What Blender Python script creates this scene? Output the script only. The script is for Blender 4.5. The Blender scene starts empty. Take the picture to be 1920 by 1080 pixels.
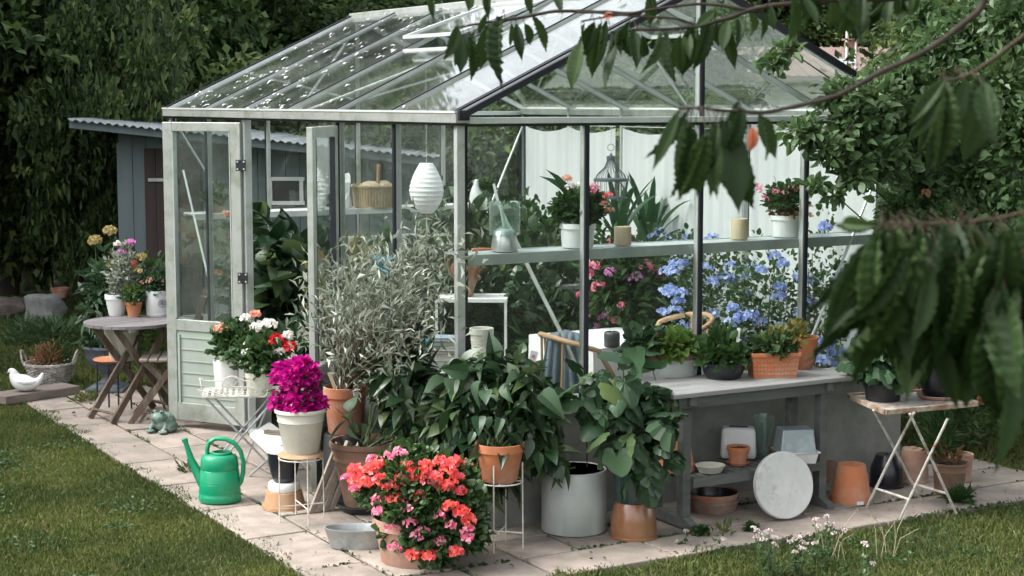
import bpy, math, random
import numpy as np
from mathutils import Vector, Matrix, Euler
R = math.radians
C = bpy.context.scene.collection
sc = bpy.context.scene
# ---------------------------------------------------------------- camera
F, PT, H, TH, CX, CY = 3169.99, .110467, 2.20331, .52268, -.25934, 8.52020
cd = bpy.data.cameras.new("camera"); cam = bpy.data.objects.new("camera", cd); C.objects.link(cam)
cam.location = (0, 0, H); cam.rotation_euler = (math.pi/2-PT, 0, 0)
cd.sensor_width = 36; cd.lens = 36*F/1920; cd.clip_start = .05; cd.clip_end = 900
cd.dof.use_dof = True; cd.dof.focus_distance = 9.3; cd.dof.aperture_fstop = 11
sc.camera = cam
# ---------------------------------------------------------------- world, sun, exposure
SUN_EL, SUN_AZ = R(50), R(-98)          # azimuth measured from +Y towards +X
w = bpy.data.worlds.new("World"); sc.world = w; w.use_nodes = True
wn, wl = w.node_tree.nodes, w.node_tree.links
sky = wn.new('ShaderNodeTexSky'); sky.sky_type = 'NISHITA'; sky.sun_disc = False
sky.sun_elevation = SUN_EL; sky.sun_rotation = SUN_AZ; sky.air_density = 1; sky.dust_density = 4
hs = wn.new('ShaderNodeHueSaturation'); hs.inputs['Saturation'].default_value = .22; hs.inputs['Value'].default_value = 1.7
wl.new(sky.outputs[0], hs.inputs['Color']); wl.new(hs.outputs[0], wn['Background'].inputs[0])
wn['Background'].inputs[1].default_value = .15
ld = bpy.data.lights.new("sun", 'SUN'); ld.energy = 1.1; ld.angle = R(25); ld.color = (1, .97, .92)
lo = bpy.data.objects.new("sun", ld); C.objects.link(lo)
sd = Vector((math.sin(SUN_AZ)*math.cos(SUN_EL), math.cos(SUN_AZ)*math.cos(SUN_EL), math.sin(SUN_EL)))
lo.rotation_euler = sd.to_track_quat('Z', 'Y').to_euler()
sc.view_settings.view_transform = 'Standard'; sc.view_settings.look = 'None'
sc.view_settings.exposure = 1.1; sc.view_settings.gamma = 1
cy = sc.cycles
cy.use_denoising = True; cy.max_bounces = 7; cy.transparent_max_bounces = 40; cy.diffuse_bounces = 3
cy.glossy_bounces = 3; cy.transmission_bounces = 4; cy.caustics_reflective = False; cy.caustics_refractive = False
cy.sample_clamp_indirect = 6; cy.use_adaptive_sampling = True; cy.adaptive_threshold = .02
# ---------------------------------------------------------------- picture <-> place
def ray(u, v):
    x = (u-960)/F; y = -(v-540)/F; c, s = math.cos(PT), math.sin(PT)
    return Vector((x, c+y*s, -s+y*c))
def G(u, v, z=0.):                     # point at height z
    r = ray(u, v); t = (z-H)/r.z; return Vector((0, 0, H))+r*t
def P(u, v, D):                        # point at distance D in front of the camera
    r = ray(u, v); return Vector((0, 0, H))+r*(D/r.y)
def W(a, b, z=0.):                     # greenhouse coordinates
    return Vector((CX+a*math.cos(TH)-b*math.sin(TH), CY+a*math.sin(TH)+b*math.cos(TH), z))
def PXM(p): return F/(p.y*math.cos(PT)+(H-p.z)*math.sin(PT))   # pixels of the 1920 picture per metre there
# ---------------------------------------------------------------- mesh building
class MB:
    def __init__(s): s.V = []; s.F = []; s.n = 0
    def add(s, v, f):
        v = np.asarray(v, float).reshape(-1, 3); s.V.append(v)
        if isinstance(f, np.ndarray): s.F.append(f+s.n)
        else:
            by = {}
            for q in f: by.setdefault(len(q), []).append(q)
            for q in by.values(): s.F.append(np.array(q)+s.n)
        s.n += len(v); return s
    def build(s, name, m, parent=None, smooth=False, sharp=40, bevel=0, loc=None, disp=None):
        if name in ('stretcher',) and len(s.V) > 1:      # every rail a part of its own
            off = 0
            for v in s.V:
                q = MB(); q.V = [v]; q.n = len(v); q.F = [f-off for f in s.F if off <= f.min() < off+len(v)]; o = q.build(name+' ', m, parent, smooth, sharp, bevel, loc); o.name = name; off += len(v)
            return o
        name = name.strip()
        me = bpy.data.meshes.new(name)
        V = np.concatenate(s.V); nl = sum(f.size for f in s.F); nf = sum(len(f) for f in s.F)
        me.vertices.add(len(V)); me.vertices.foreach_set('co', V.astype(np.float32).ravel())
        me.loops.add(nl); me.polygons.add(nf)
        me.loops.foreach_set('vertex_index', np.concatenate([f.ravel() for f in s.F]).astype(np.int32))
        tot = np.concatenate([np.full(len(f), f.shape[1]) for f in s.F])
        me.polygons.foreach_set('loop_start', np.concatenate([[0], np.cumsum(tot)[:-1]]).astype(np.int32))
        me.update(calc_edges=True); me.validate()
        smooth = smooth or (m.name.endswith(('leaves', '_foliage')) and not m.name.startswith('background'))
        if smooth:
            me.polygons.foreach_set('use_smooth', [True]*nf)
            if sharp < 180:
                try: me.set_sharp_from_angle(angle=R(sharp))
                except Exception: pass
        else: me.polygons.foreach_set('use_smooth', [False]*nf)
        me.materials.append(m)
        o = bpy.data.objects.new(name, me); C.objects.link(o)
        if parent: o.parent = parent
        if loc is not None: o.location = loc
        if bevel:
            b = o.modifiers.new('b', 'BEVEL'); b.width = bevel; b.segments = 2; b.limit_method = 'ANGLE'
        return o
    def xf(s, M):                      # transform everything so far
        M = np.array(M); s.V = [v@M[:3, :3].T+M[:3, 3] for v in s.V]; return s
    def box(s, c, d, rz=0, ry=0, rx=0, taper=1):
        c = Vector(c); d = [x/2 for x in d]; M = Euler((rx, ry, rz)).to_matrix(); v = []
        for z in (-1, 1):
            k = 1 if z < 0 else taper
            for x, y in ((-1, -1), (1, -1), (1, 1), (-1, 1)): v.append(c+M@Vector((x*d[0]*k, y*d[1]*k, z*d[2])))
        return s.add(v, [(3, 2, 1, 0), (4, 5, 6, 7), (0, 1, 5, 4), (1, 2, 6, 5), (2, 3, 7, 6), (3, 0, 4, 7)])
    def bar(s, p0, p1, w, h, up=(0, 0, 1)):      # box from p0 to p1, w across, h along up
        p0, p1 = Vector(p0), Vector(p1); d = (p1-p0).normalized(); up = Vector(up)
        x = d.cross(up)
        x = Vector((1, 0, 0)) if x.length < 1e-4 else x.normalized()
        z = x.cross(d).normalized(); v = []
        for p in (p0, p1):
            for i, j in ((-1, -1), (1, -1), (1, 1), (-1, 1)): v.append(p+x*i*w/2+z*j*h/2)
        return s.add(v, [(0, 1, 2, 3), (7, 6, 5, 4), (4, 5, 1, 0), (5, 6, 2, 1), (6, 7, 3, 2), (7, 4, 0, 3)])
    def tube(s, pts, r, n=8, caps=True, closed=False):
        pts = [Vector(p) for p in pts]; m = len(pts)
        rs = r if hasattr(r, '__len__') else [r]*m
        up = Vector((0, 0, 1)); v = []; x0 = None
        for i, p in enumerate(pts):
            a = pts[(i-1) % m] if (i or closed) else p; b = pts[(i+1) % m] if (i < m-1 or closed) else p
            d = (b-a).normalized() if (b-a).length > 1e-9 else Vector((0, 0, 1))
            if x0 is None:
                x = d.cross(up)
                x = d.cross(Vector((0, 1, 0))) if x.length < .05 else x
            else: x = x0-d*x0.dot(d)
            x = x.normalized(); x0 = x; y = d.cross(x)
            for k in range(n):
                t = 2*math.pi*k/n; v.append(p+(x*math.cos(t)+y*math.sin(t))*rs[i])
        f = []
        for i in range(m if closed else m-1):
            j = (i+1) % m
            for k in range(n):
                l = (k+1) % n; f.append((i*n+k, i*n+l, j*n+l, j*n+k))
        if caps and not closed:
            f.append(tuple(range(n-1, -1, -1))); f.append(tuple((m-1)*n+k for k in range(n)))
        return s.add(v, f)
    def lathe(s, prof, n=36, c=(0, 0, 0), sx=1, sy=1, wob=0, seed=0):
        rg = np.random.RandomState(seed); v = []; m = len(prof)
        ph = rg.rand(4)*6.28
        for r, z in prof:
            for k in range(n):
                t = 2*math.pi*k/n; q = 1+wob*(math.sin(2*t+ph[0]+z*3)+.6*math.sin(3*t+ph[1]-z*5))
                v.append((c[0]+r*q*sx*math.cos(t), c[1]+r*q*sy*math.sin(t), c[2]+z))
        f = [(i*n+k, i*n+(k+1) % n, (i+1)*n+(k+1) % n, (i+1)*n+k) for i in range(m-1) for k in range(n)]
        if prof[0][0] > 1e-5: f.append(tuple(range(n-1, -1, -1)))
        if prof[-1][0] > 1e-5: f.append(tuple((m-1)*n+k for k in range(n)))
        return s.add(v, f)
    def disc(s, c, r, z=0, sx=1, sy=1, n=28, amp=.006, seed=1):   # a bumpy disc of soil
        rg = np.random.RandomState(seed); v = [(c[0], c[1], c[2]+z+.3*amp)]; rings = 6
        for i in range(1, rings+1):
            for k in range(n):
                t = 2*math.pi*k/n; q = r*i/rings
                v.append((c[0]+q*sx*math.cos(t), c[1]+q*sy*math.sin(t), c[2]+z+(rg.rand()*2*amp-amp)*(i < rings)))
        f = [(0, 1+k, 1+(k+1) % n) for k in range(n)]
        f += [(1+i*n+k, 1+(i+1)*n+k, 1+(i+1)*n+(k+1) % n, 1+i*n+(k+1) % n) for i in range(rings-1) for k in range(n)]
        return s.add(v, f)
# leaf templates: x across, y along, z out of the blade
def T_leaf(segs=((.25, .8), (.55, 1.), (.82, .6)), fold=.25, droop=.25, ends=True):
    v = [(0, 0, 0)]; f = []
    for y, wd in segs:
        z = -droop*y*y
        v += [(-wd, y, z+fold*wd*.5), (0, y, z), (wd, y, z+fold*wd*.5)]
    v.append((0, 1, -droop)); n = len(segs)
    f += [(0, 2, 1), (0, 3, 2)]
    for i in range(n-1):
        a = 1+3*i; b = a+3; f += [(a, a+1, b+1, b), (a+1, a+2, b+2, b+1)]
    a = 1+3*(n-1); f += [(a, a+1, len(v)-1), (a+1, a+2, len(v)-1)]
    return np.array(v, float), f
T_DIA = (np.array([(0, 0, 0), (.5, .5, .12), (0, 1, 0), (-.5, .5, .12)], float), [(0, 1, 2, 3)])
T_OVAL = T_leaf(((.22, .75), (.55, 1.), (.85, .55)), .35, .2)
T_LONG = T_leaf(((.2, .7), (.5, 1.), (.8, .6)), .3, .35)
T_LAN = T_leaf(((.5, 1.),), .3, .15)
T_BIG = T_leaf(((.08, .45), (.22, .9), (.42, 1.), (.62, .82), (.82, .42)), .3, .45)
T_PALM = None
def _lobed():
    # lobed (cucumber, geranium) leaf: two rings round the stalk, toothed rim, veins pressed in along the lobes
    ang = [-158, -140, -122, -105, -88, -70, -53, -35, -18, 0, 18, 35, 53, 70, 88, 105, 122, 140, 158]
    rad = [.46, .62, .70, .66, .76, .84, .74, .82, .9, 1., .9, .82, .74, .84, .76, .66, .70, .62, .46]
    v = [(0, .3, -.03)]
    for q, zz in ((.52, .0), (1., -.1)):
        for k, (a, r_) in enumerate(zip(ang, rad)):
            vein = .035 if k % 2 else -.02
            v.append((math.sin(R(a))*r_*q*.62, .3+math.cos(R(a))*r_*q*.7, zz-.16*(r_*q)**2+vein*q))
    n = len(ang); f = [(0, i+2, i+1) for i in range(n-1)]+[(1+i, 2+i, 2+i+n, 1+i+n) for i in range(n-1)]
    return np.array(v, float), f
T_LOBE = _lobed()
def leaves(mb, pos, dirs, size, T=T_OVAL, width=.35, up=None, rng=None, roll=.6):
    """one leaf per row of pos, pointing along dirs, blade roughly facing up"""
    tv, tf = T; n = len(pos)
    if n == 0: return mb
    rng = rng or np.random.RandomState(3)
    pos = np.asarray(pos, float); D = np.asarray(dirs, float); D = D/(np.linalg.norm(D, axis=1, keepdims=True)+1e-9)
    U = np.tile([0, 0, 1.], (n, 1)) if up is None else np.asarray(up, float)
    U = U+rng.normal(0, roll, (n, 3))
    X = np.cross(D, U); X /= np.linalg.norm(X, axis=1, keepdims=True)+1e-9
    Z = np.cross(X, D)
    S = np.broadcast_to(np.asarray(size, float), (n,)).reshape(n, 1, 1)
    Wd = width if T is not T_LOBE and T is not T_DIA else 1
    if T is T_DIA: Wd = width*2
    v = np.repeat(tv[None, :, :], n, 0); v[..., 2] *= (.2+1.7*rng.rand(n, 1)); v[..., 0] += (rng.rand(n, 1)-.5)*.35*v[..., 1]**2*(1 if T is not T_DIA else 0)
    q = (v[..., 0:1]*Wd*(.85+.3*rng.rand(n, 1, 1)))*X[:, None, :]+v[..., 1:2]*D[:, None, :]+v[..., 2:3]*Z[:, None, :]
    V = pos[:, None, :]+q*S
    k = len(tv); off = (np.arange(n)*k)
    base = mb.n; mb.V.append(V.reshape(-1, 3)); mb.n += n*k
    by = {}
    for q_ in tf: by.setdefault(len(q_), []).append(q_)
    for q_ in by.values():
        A = np.array(q_); mb.F.append((A[None]+off[:, None, None]).reshape(-1, A.shape[1])+base)
    return mb
def sph(rng, n):
    d = rng.normal(0, 1, (n, 3)); return d/(np.linalg.norm(d, axis=1, keepdims=True)+1e-9)
def bush(mb, c, r, n, size, T=T_OVAL, width=.35, rng=None, shell=.45, up=.35, out=1., droop=0., zmin=None, sv=.45, roll=.6, jit=.5):
    """leaves filling an ellipsoid, pointing outwards"""
    rng = rng or np.random.RandomState(1); r = np.asarray(r, float)
    d = sph(rng, n); q = rng.rand(n, 1)**shell
    lump = 1+.16*np.sin(d[:, :1]*5+r[0]*9)+.13*np.sin(d[:, 1:2]*7+2)+.1*np.sin(d[:, 2:]*6+4)
    p = np.asarray(c)+d*q*r*lump
    if zmin is not None:
        k = p[:, 2] > zmin; p, d, n = p[k], d[k], int(k.sum())
    D = d*out+np.array([0, 0, up-droop])+rng.normal(0, jit, (n, 3))
    return leaves(mb, p, D, size*(1-sv+2*sv*rng.rand(n)), T, width, rng=rng, roll=roll)
def head(mb, c, r, n, size, rng, flat=.7, width=.5):
    """a flower head: petals facing outwards over a small dome"""
    d = sph(rng, n); d[:, 2] = np.abs(d[:, 2])*.9-.25
    p = np.asarray(c)+d*np.array([r, r, r*flat])*(.75+.3*rng.rand(n, 1))
    t = np.cross(d, sph(rng, n))
    return leaves(mb, p, t+d*.35, size*(.7+.6*rng.rand(n)), T_DIA, width, up=d, rng=rng, roll=.25)
# ---------------------------------------------------------------- things
def tag(o, label=None, cat=None, group=None, kind=None):
    if label: o['label'] = label
    if cat: o['category'] = cat
    if group: o['group'] = group
    if kind: o['kind'] = kind
    return o
def thing(name, label, cat, loc=(0, 0, 0), rz=0, group=None, rot=None, scale=1):
    o = bpy.data.objects.new(name, None); C.objects.link(o); o.empty_display_size = .1
    o.location = loc; o.rotation_euler = rot if rot is not None else (0, 0, rz); o.scale = (scale,)*3
    return tag(o, label, cat, group)
def dup(root, label, loc, rz=0, scale=None, rot=None):
    def cp(o, par):
        c = o.copy(); C.objects.link(c); c.parent = par
        for ch in list(o.children): cp(ch, c)
        return c
    kids = list(root.children); r = root.copy(); C.objects.link(r)
    for ch in kids: cp(ch, r)
    r.location = loc; r.rotation_euler = rot if rot is not None else (0, 0, rz); r['label'] = label
    if scale: r.scale = scale if hasattr(scale, '__len__') else (scale,)*3
    return r
# ---------------------------------------------------------------- materials
def _n(nt, t, **k):
    x = nt.nodes.new(t)
    for a, b in k.items(): setattr(x, a, b)
    return x
def rgb(c): return (c[0], c[1], c[2], 1)
def mat(name, c1, c2=None, scale=6., rough=.6, metal=0., bump=0., bscale=60., spec=.5, c3=None, s3=2.5, t3=.55, w3=.08,
        stretch=(1, 1, 1), rv=0., sub=0., coat=0.):
    m = bpy.data.materials.new(name); m.use_nodes = True; nt = m.node_tree; L = nt.links.new
    b = nt.nodes['Principled BSDF']; tc = _n(nt, 'ShaderNodeTexCoord'); mp = _n(nt, 'ShaderNodeMapping')
    mp.inputs['Scale'].default_value = stretch; L(tc.outputs['Object'], mp.inputs[0])
    b.inputs['Roughness'].default_value = rough; b.inputs['Metallic'].default_value = metal
    b.inputs['Specular IOR Level'].default_value = spec; b.inputs['Coat Weight'].default_value = coat
    b.inputs['Coat Roughness'].default_value = .15
    no = _n(nt, 'ShaderNodeTexNoise'); no.inputs['Scale'].default_value = scale; no.inputs['Detail'].default_value = 7
    no.inputs['Roughness'].default_value = .62; L(mp.outputs[0], no.inputs['Vector'])
    cr = _n(nt, 'ShaderNodeValToRGB'); cr.color_ramp.elements[0].position = .33; cr.color_ramp.elements[1].position = .67
    cr.color_ramp.elements[0].color = rgb(c1); cr.color_ramp.elements[1].color = rgb(c2 or [x*.8 for x in c1])
    L(no.outputs['Fac'], cr.inputs[0]); col = cr.outputs[0]
    if c3:
        n3 = _n(nt, 'ShaderNodeTexNoise'); n3.inputs['Scale'].default_value = s3; n3.inputs['Detail'].default_value = 9
        n3.inputs['Roughness'].default_value = .7; L(mp.outputs[0], n3.inputs['Vector'])
        mr = _n(nt, 'ShaderNodeMapRange'); mr.inputs[1].default_value = t3-w3; mr.inputs[2].default_value = t3+w3
        L(n3.outputs['Fac'], mr.inputs[0]); mx = _n(nt, 'ShaderNodeMix', data_type='RGBA')
        L(mr.outputs[0], mx.inputs[0]); L(col, mx.inputs[6]); mx.inputs[7].default_value = rgb(c3); col = mx.outputs[2]
    L(col, b.inputs['Base Color'])
    if rv:
        mr = _n(nt, 'ShaderNodeMapRange'); mr.inputs[3].default_value = rough-rv; mr.inputs[4].default_value = rough+rv
        L(no.outputs['Fac'], mr.inputs[0]); L(mr.outputs[0], b.inputs['Roughness'])
    if bump:
        nb = _n(nt, 'ShaderNodeTexNoise'); nb.inputs['Scale'].default_value = bscale; nb.inputs['Detail'].default_value = 6
        L(mp.outputs[0], nb.inputs['Vector']); bp = _n(nt, 'ShaderNodeBump'); bp.inputs['Strength'].default_value = bump
        bp.inputs['Distance'].default_value = .01; L(nb.outputs['Fac'], bp.inputs['Height']); L(bp.outputs[0], b.inputs['Normal'])
    if sub: b.inputs['Subsurface Weight'].default_value = sub
    return m
def leafmat(name, cols, tr=.28, rough=.45, spec=.4, trc=None):
    m = bpy.data.materials.new(name); m.use_nodes = True; nt = m.node_tree; L = nt.links.new
    b = nt.nodes['Principled BSDF']; out = nt.nodes['Material Output']
    g = _n(nt, 'ShaderNodeNewGeometry'); cr = _n(nt, 'ShaderNodeValToRGB')
    e = cr.color_ramp.elements
    while len(e) < len(cols): e.new(.5)
    for i, c in enumerate(cols): e[i].position = i/max(1, len(cols)-1); e[i].color = rgb(c)
    L(g.outputs['Random Per Island'], cr.inputs[0]); L(cr.outputs[0], b.inputs['Base Color'])
    b.inputs['Roughness'].default_value = rough; b.inputs['Specular IOR Level'].default_value = spec
    if tr:
        t = _n(nt, 'ShaderNodeBsdfTranslucent'); ms = _n(nt, 'ShaderNodeMixShader'); ms.inputs[0].default_value = tr
        hv = _n(nt, 'ShaderNodeHueSaturation'); hv.inputs['Value'].default_value = 1.5; hv.inputs['Hue'].default_value = .49
        L(cr.outputs[0], hv.inputs['Color']); L(hv.outputs[0], t.inputs[0])
        L(b.outputs[0], ms.inputs[1]); L(t.outputs[0], ms.inputs[2]); L(ms.outputs[0], out.inputs[0])
    return m
def patchy(m, scale=1.1, lo=.72, hi=1.25, hue=.02):
    nt = m.node_tree; L = nt.links.new; g = _n(nt, 'ShaderNodeNewGeometry'); no = _n(nt, 'ShaderNodeTexNoise'); no.inputs['Scale'].default_value = scale; no.inputs['Detail'].default_value = 5
    L(g.outputs['Position'], no.inputs['Vector']); mr = _n(nt, 'ShaderNodeMapRange'); mr.inputs[1].default_value = .35; mr.inputs[2].default_value = .65; mr.inputs[3].default_value = lo; mr.inputs[4].default_value = hi
    mh = _n(nt, 'ShaderNodeMapRange'); mh.inputs[1].default_value = .35; mh.inputs[2].default_value = .65; mh.inputs[3].default_value = .5+hue*.3; mh.inputs[4].default_value = .5-hue
    L(no.outputs['Fac'], mr.inputs[0]); L(no.outputs['Fac'], mh.inputs[0])
    for n_ in list(nt.nodes):
        if n_.type == 'VALTORGB':
            for l in list(n_.outputs[0].links):
                hv = _n(nt, 'ShaderNodeHueSaturation'); L(n_.outputs[0], hv.inputs['Color']); L(mr.outputs[0], hv.inputs['Value']); L(mh.outputs[0], hv.inputs['Hue']); L(hv.outputs[0], l.to_socket)
            break
def glassmat(name, tint=(.93, .97, .95), haze=.05, drops=0., hz=3., dtype=1):
    """thin pane: clear, a symmetric Fresnel sheen, some dirt film, optional bird lime"""
    m = bpy.data.materials.new(name); m.use_nodes = True; nt = m.node_tree; L = nt.links.new
    nt.nodes.remove(nt.nodes['Principled BSDF']); out = nt.nodes['Material Output']
    tr = _n(nt, 'ShaderNodeBsdfTransparent'); tr.inputs[0].default_value = rgb(tint)
    gl = _n(nt, 'ShaderNodeBsdfGlossy'); gl.inputs['Roughness'].default_value = .03
    lw = _n(nt, 'ShaderNodeLayerWeight'); lw.inputs[0].default_value = .5
    pw = _n(nt, 'ShaderNodeMath', operation='POWER'); pw.inputs[1].default_value = 5; L(lw.outputs['Facing'], pw.inputs[0])
    ma = _n(nt, 'ShaderNodeMath', operation='MULTIPLY_ADD'); ma.inputs[1].default_value = .96; ma.inputs[2].default_value = .04
    L(pw.outputs[0], ma.inputs[0])
    m1 = _n(nt, 'ShaderNodeMixShader'); L(ma.outputs[0], m1.inputs[0]); L(tr.outputs[0], m1.inputs[1]); L(gl.outputs[0], m1.inputs[2])
    df = _n(nt, 'ShaderNodeBsdfDiffuse'); df.inputs[0].default_value = (.62, .68, .62, 1)
    tc = _n(nt, 'ShaderNodeTexCoord'); no = _n(nt, 'ShaderNodeTexNoise'); no.inputs['Scale'].default_value = hz
    no.inputs['Detail'].default_value = 6; L(tc.outputs['Object'], no.inputs['Vector'])
    mr = _n(nt, 'ShaderNodeMapRange'); mr.inputs[1].default_value = .35; mr.inputs[2].default_value = .8
    mr.inputs[3].default_value = haze*.3; mr.inputs[4].default_value = haze*2.2; L(no.outputs['Fac'], mr.inputs[0])
    m2 = _n(nt, 'ShaderNodeMixShader'); L(mr.outputs[0], m2.inputs[0]); L(m1.outputs[0], m2.inputs[1]); L(df.outputs[0], m2.inputs[2])
    L(m2.outputs[0], out.inputs[0])
    return m
M = {}
M['alu'] = mat('aluminium', (.55, .57, .565), (.45, .475, .47), 5, .42, .45, c3=(.25, .31, .2), s3=3, t3=.6, w3=.12, rv=.1)
M['alu_green'] = mat('weathered_aluminium', (.5, .52, .495), (.42, .445, .41), 3, .42, .55, c3=(.22, .26, .18), s3=5, t3=.6, w3=.14)
M['alu_bright'] = mat('bright_aluminium', (.75, .78, .76), (.62, .66, .65), 9, .35, .4)
M['gasket'] = mat('black_gasket', (.012, .013, .02), (.02, .02, .03), 8, .38)
M['glass'] = glassmat('wall_glass', (.97,.985,.975), haze=.01)
M['roofglass'] = glassmat('roof_glass', (.95, .98, .965), haze=.03, hz=2.2)
M['doorglass'] = glassmat('door_glass', (.94, .975, .96), haze=.02)
M['vase'] = glassmat('vase_glass', (.85, .92, .9), haze=.08, hz=8)
M['lime'] = mat('bird_lime', (.75, .77, .74), (.6, .62, .6), 20, .7)
M['ribbed'] = mat('ribbed_panel', (.33, .37, .33), (.27, .315, .27), 3, .35, 0, c3=(.3, .4, .28), s3=2, t3=.6, w3=.1)
M['wallc'] = mat('foundation_concrete', (.31, .315, .285), (.22, .225, .205), 3.5, .85, bump=.5, bscale=25, c3=(.13, .14, .12), s3=1.6, t3=.56, w3=.13)
M['greywood'] = mat('grey_wood', (.14, .15, .14), (.085, .093, .088), 9, .75, bump=.3, bscale=30, stretch=(.25, 2.5, 2.5), c3=(.07, .08, .07), s3=3, t3=.6, w3=.1)  # darker copy of the bench wood, its shade put into the colour
M['greywood_top'] = mat('bench_top_wood', (.33, .33, .32), (.23, .23, .22), 9, .7, bump=.3, bscale=30, stretch=(.25, 2.5, 2.5), c3=(.2, .2, .19), s3=3, t3=.6, w3=.1)  # same grey wood, lightened in colour for the lit tops
M['oldwood'] = mat('brown_old_wood', (.12, .08, .055), (.07, .047, .034), 8, .75, bump=.4, bscale=40, stretch=(2.5, 2.5, .4), c3=(.18, .15, .12), s3=5, t3=.56)
M['slatwood'] = mat('pale_slat_wood', (.36, .31, .26), (.25, .21, .17), 10, .75, bump=.3, stretch=(.4, 3, 3))
M['tabletop'] = mat('weathered_tabletop', (.2, .185, .19), (.13, .12, .12), 10, .6, bump=.3, stretch=(.3, 3, 3))
M['white'] = mat('white_paint', (.74, .75, .73), (.66, .67, .65), 7, .5, c3=(.5, .5, .46), s3=4, t3=.64, w3=.1)
M['cream'] = mat('cream_glaze', (.62, .6, .52), (.54, .53, .46), 5, .42, c3=(.4, .4, .33), s3=3, t3=.6, w3=.12, bump=.08)
M['glaze'] = mat('white_glaze', (.74, .75, .74), (.68, .69, .68), 5, .25, coat=.4)
M['wire'] = mat('white_wire', (.62, .61, .56), (.5, .47, .41), 30, .5, c3=(.3, .2, .12), s3=18, t3=.62, w3=.05)
M['rustwire'] = mat('white_rusty_paint', (.52, .51, .48), (.42, .4, .36), 20, .55, c3=(.22, .11, .06), s3=14, t3=.56, w3=.06)
M['rustrim'] = mat('rusty_rim', (.5, .43, .36), (.26, .15, .09), 16, .7, c3=(.14, .075, .045), s3=10, t3=.55, w3=.07)
M['terra'] = mat('terracotta', (.36, .13, .06), (.29, .1, .05), 6, .8, bump=.1, c3=(.42, .3, .24), s3=6, t3=.56, w3=.14)
M['terra_o'] = mat('orange_terracotta', (.5, .17, .065), (.42, .135, .055), 4, .7, bump=.06, c3=(.48, .28, .19), s3=5, t3=.58, w3=.14)
M['terra_d'] = mat('aged_terracotta', (.2, .11, .075), (.14, .08, .055), 5, .85, bump=.3, c3=(.29, .22, .17), s3=4, t3=.57, w3=.12)
M['terra_p'] = mat('pale_terracotta', (.42, .25, .18), (.34, .19, .13), 5, .85, bump=.2, c3=(.5, .38, .31), s3=4, t3=.57, w3=.12)
M['terra_t'] = mat('tan_terracotta', (.4, .22, .11), (.33, .18, .09), 5, .75, bump=.1, c3=(.45, .32, .2), s3=4, t3=.6, w3=.12)
M['brownglaze'] = mat('brown_glaze', (.24, .1, .045), (.16, .065, .03), 4, .28, coat=.5, c3=(.3, .17, .08), s3=3, t3=.6, w3=.15)
M['greenglaze'] = mat('green_glaze', (.012, .05, .045), (.006, .025, .028), 5, .2, coat=.6)
M['blackglaze'] = mat('black_glaze', (.012, .013, .02), (.008, .009, .015), 5, .3, coat=.2)
M['blackplastic'] = mat('black_plastic', (.018, .019, .02), (.012, .012, .013), 9, .55)
M['bluegrey'] = mat('blue_grey_urn', (.09, .11, .13), (.06, .075, .09), 5, .6, bump=.1, c3=(.16, .18, .19), s3=4, t3=.62)
M['soil'] = mat('soil', (.06, .042, .03), (.025, .018, .013), 40, .95, bump=.9, bscale=90)
M['greypot'] = mat('grey_white_ceramic', (.5, .53, .51), (.43, .46, .44), 2.2, .35, coat=.2, c3=(.33, .37, .33), s3=2.2, t3=.56, w3=.14)
M['zinc'] = mat('zinc', (.36, .38, .38), (.27, .29, .29), 10, .48, .45, c3=(.45, .47, .46), s3=7, t3=.56, w3=.08, bump=.08)
M['zinc_blue'] = mat('blue_zinc', (.36, .41, .44), (.28, .32, .35), 10, .42, .5, c3=(.45, .5, .52), s3=6, t3=.56, w3=.08)
M['discstone'] = mat('lichen_disc', (.62, .63, .6), (.5, .51, .49), 9, .8, c3=(.36, .37, .36), s3=6, t3=.58, w3=.06, bump=.2)
M['slab'] = mat('paving', (.35, .292, .25), (.27, .228, .196), 7, .88, bump=.5, bscale=45, c3=(.17, .155, .125), s3=3.6, t3=.56, w3=.14)
M['slab2'] = mat('pale_paving', (.5, .44, .385), (.43, .375, .33), 5, .88, bump=.35, bscale=45, c3=(.34, .3, .25), s3=2.6, t3=.6, w3=.12)
M['slab3'] = mat('rosy_paving', (.43, .335, .285), (.35, .28, .24), 5, .88, bump=.35, bscale=45, c3=(.27, .24, .2), s3=2.6, t3=.6, w3=.12)
M['joint'] = mat('paving_joint', (.075, .065, .05), (.04, .045, .025), 12, .95, bump=.5)
M['lawn'] = mat('lawn_ground', (.05, .075, .02), (.03, .05, .013), 9, .95, bump=.7, bscale=70, c3=(.085, .08, .03), s3=1.2, t3=.58, w3=.1)
M['floor'] = mat('greenhouse_floor', (.2, .19, .17), (.13, .12, .11), 6, .9, bump=.4)
M['green_plastic'] = mat('green_plastic', (.0, .27, .125), (.0, .235, .105), 3, .4, coat=.05, c3=(.05, .25, .14), s3=9, t3=.6, w3=.1, rv=.1)
M['black'] = mat('black_metal', (.012, .012, .014), (.02, .02, .02), 9, .5)
M['cloth'] = mat('white_cloth', (.74, .75, .74), (.68, .7, .69), 5, .9)
M['towel'] = mat('blue_grey_linen', (.17, .22, .26), (.13, .17, .21), 14, .95, bump=.5, bscale=200, stretch=(2, 2, .7))
M['paper'] = mat('white_paper', (.84, .85, .85), (.8, .81, .81), 5, .8)
M['wicker'] = mat('grey_wicker', (.36, .33, .29), (.22, .195, .165), 25, .85, c3=(.52, .49, .45), s3=14, t3=.54)
M['basketw'] = mat('willow_basket', (.5, .4, .25), (.36, .27, .16), 20, .8)
M['stone'] = mat('granite_boulder', (.3, .31, .29), (.2, .2, .19), 5, .9, bump=.8, bscale=12, c3=(.44, .46, .42), s3=3.5, t3=.54)
M['plank'] = mat('plank', (.21, .175, .15), (.14, .115, .1), 7, .85, bump=.6, bscale=20, stretch=(.5, 2, 2))
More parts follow.
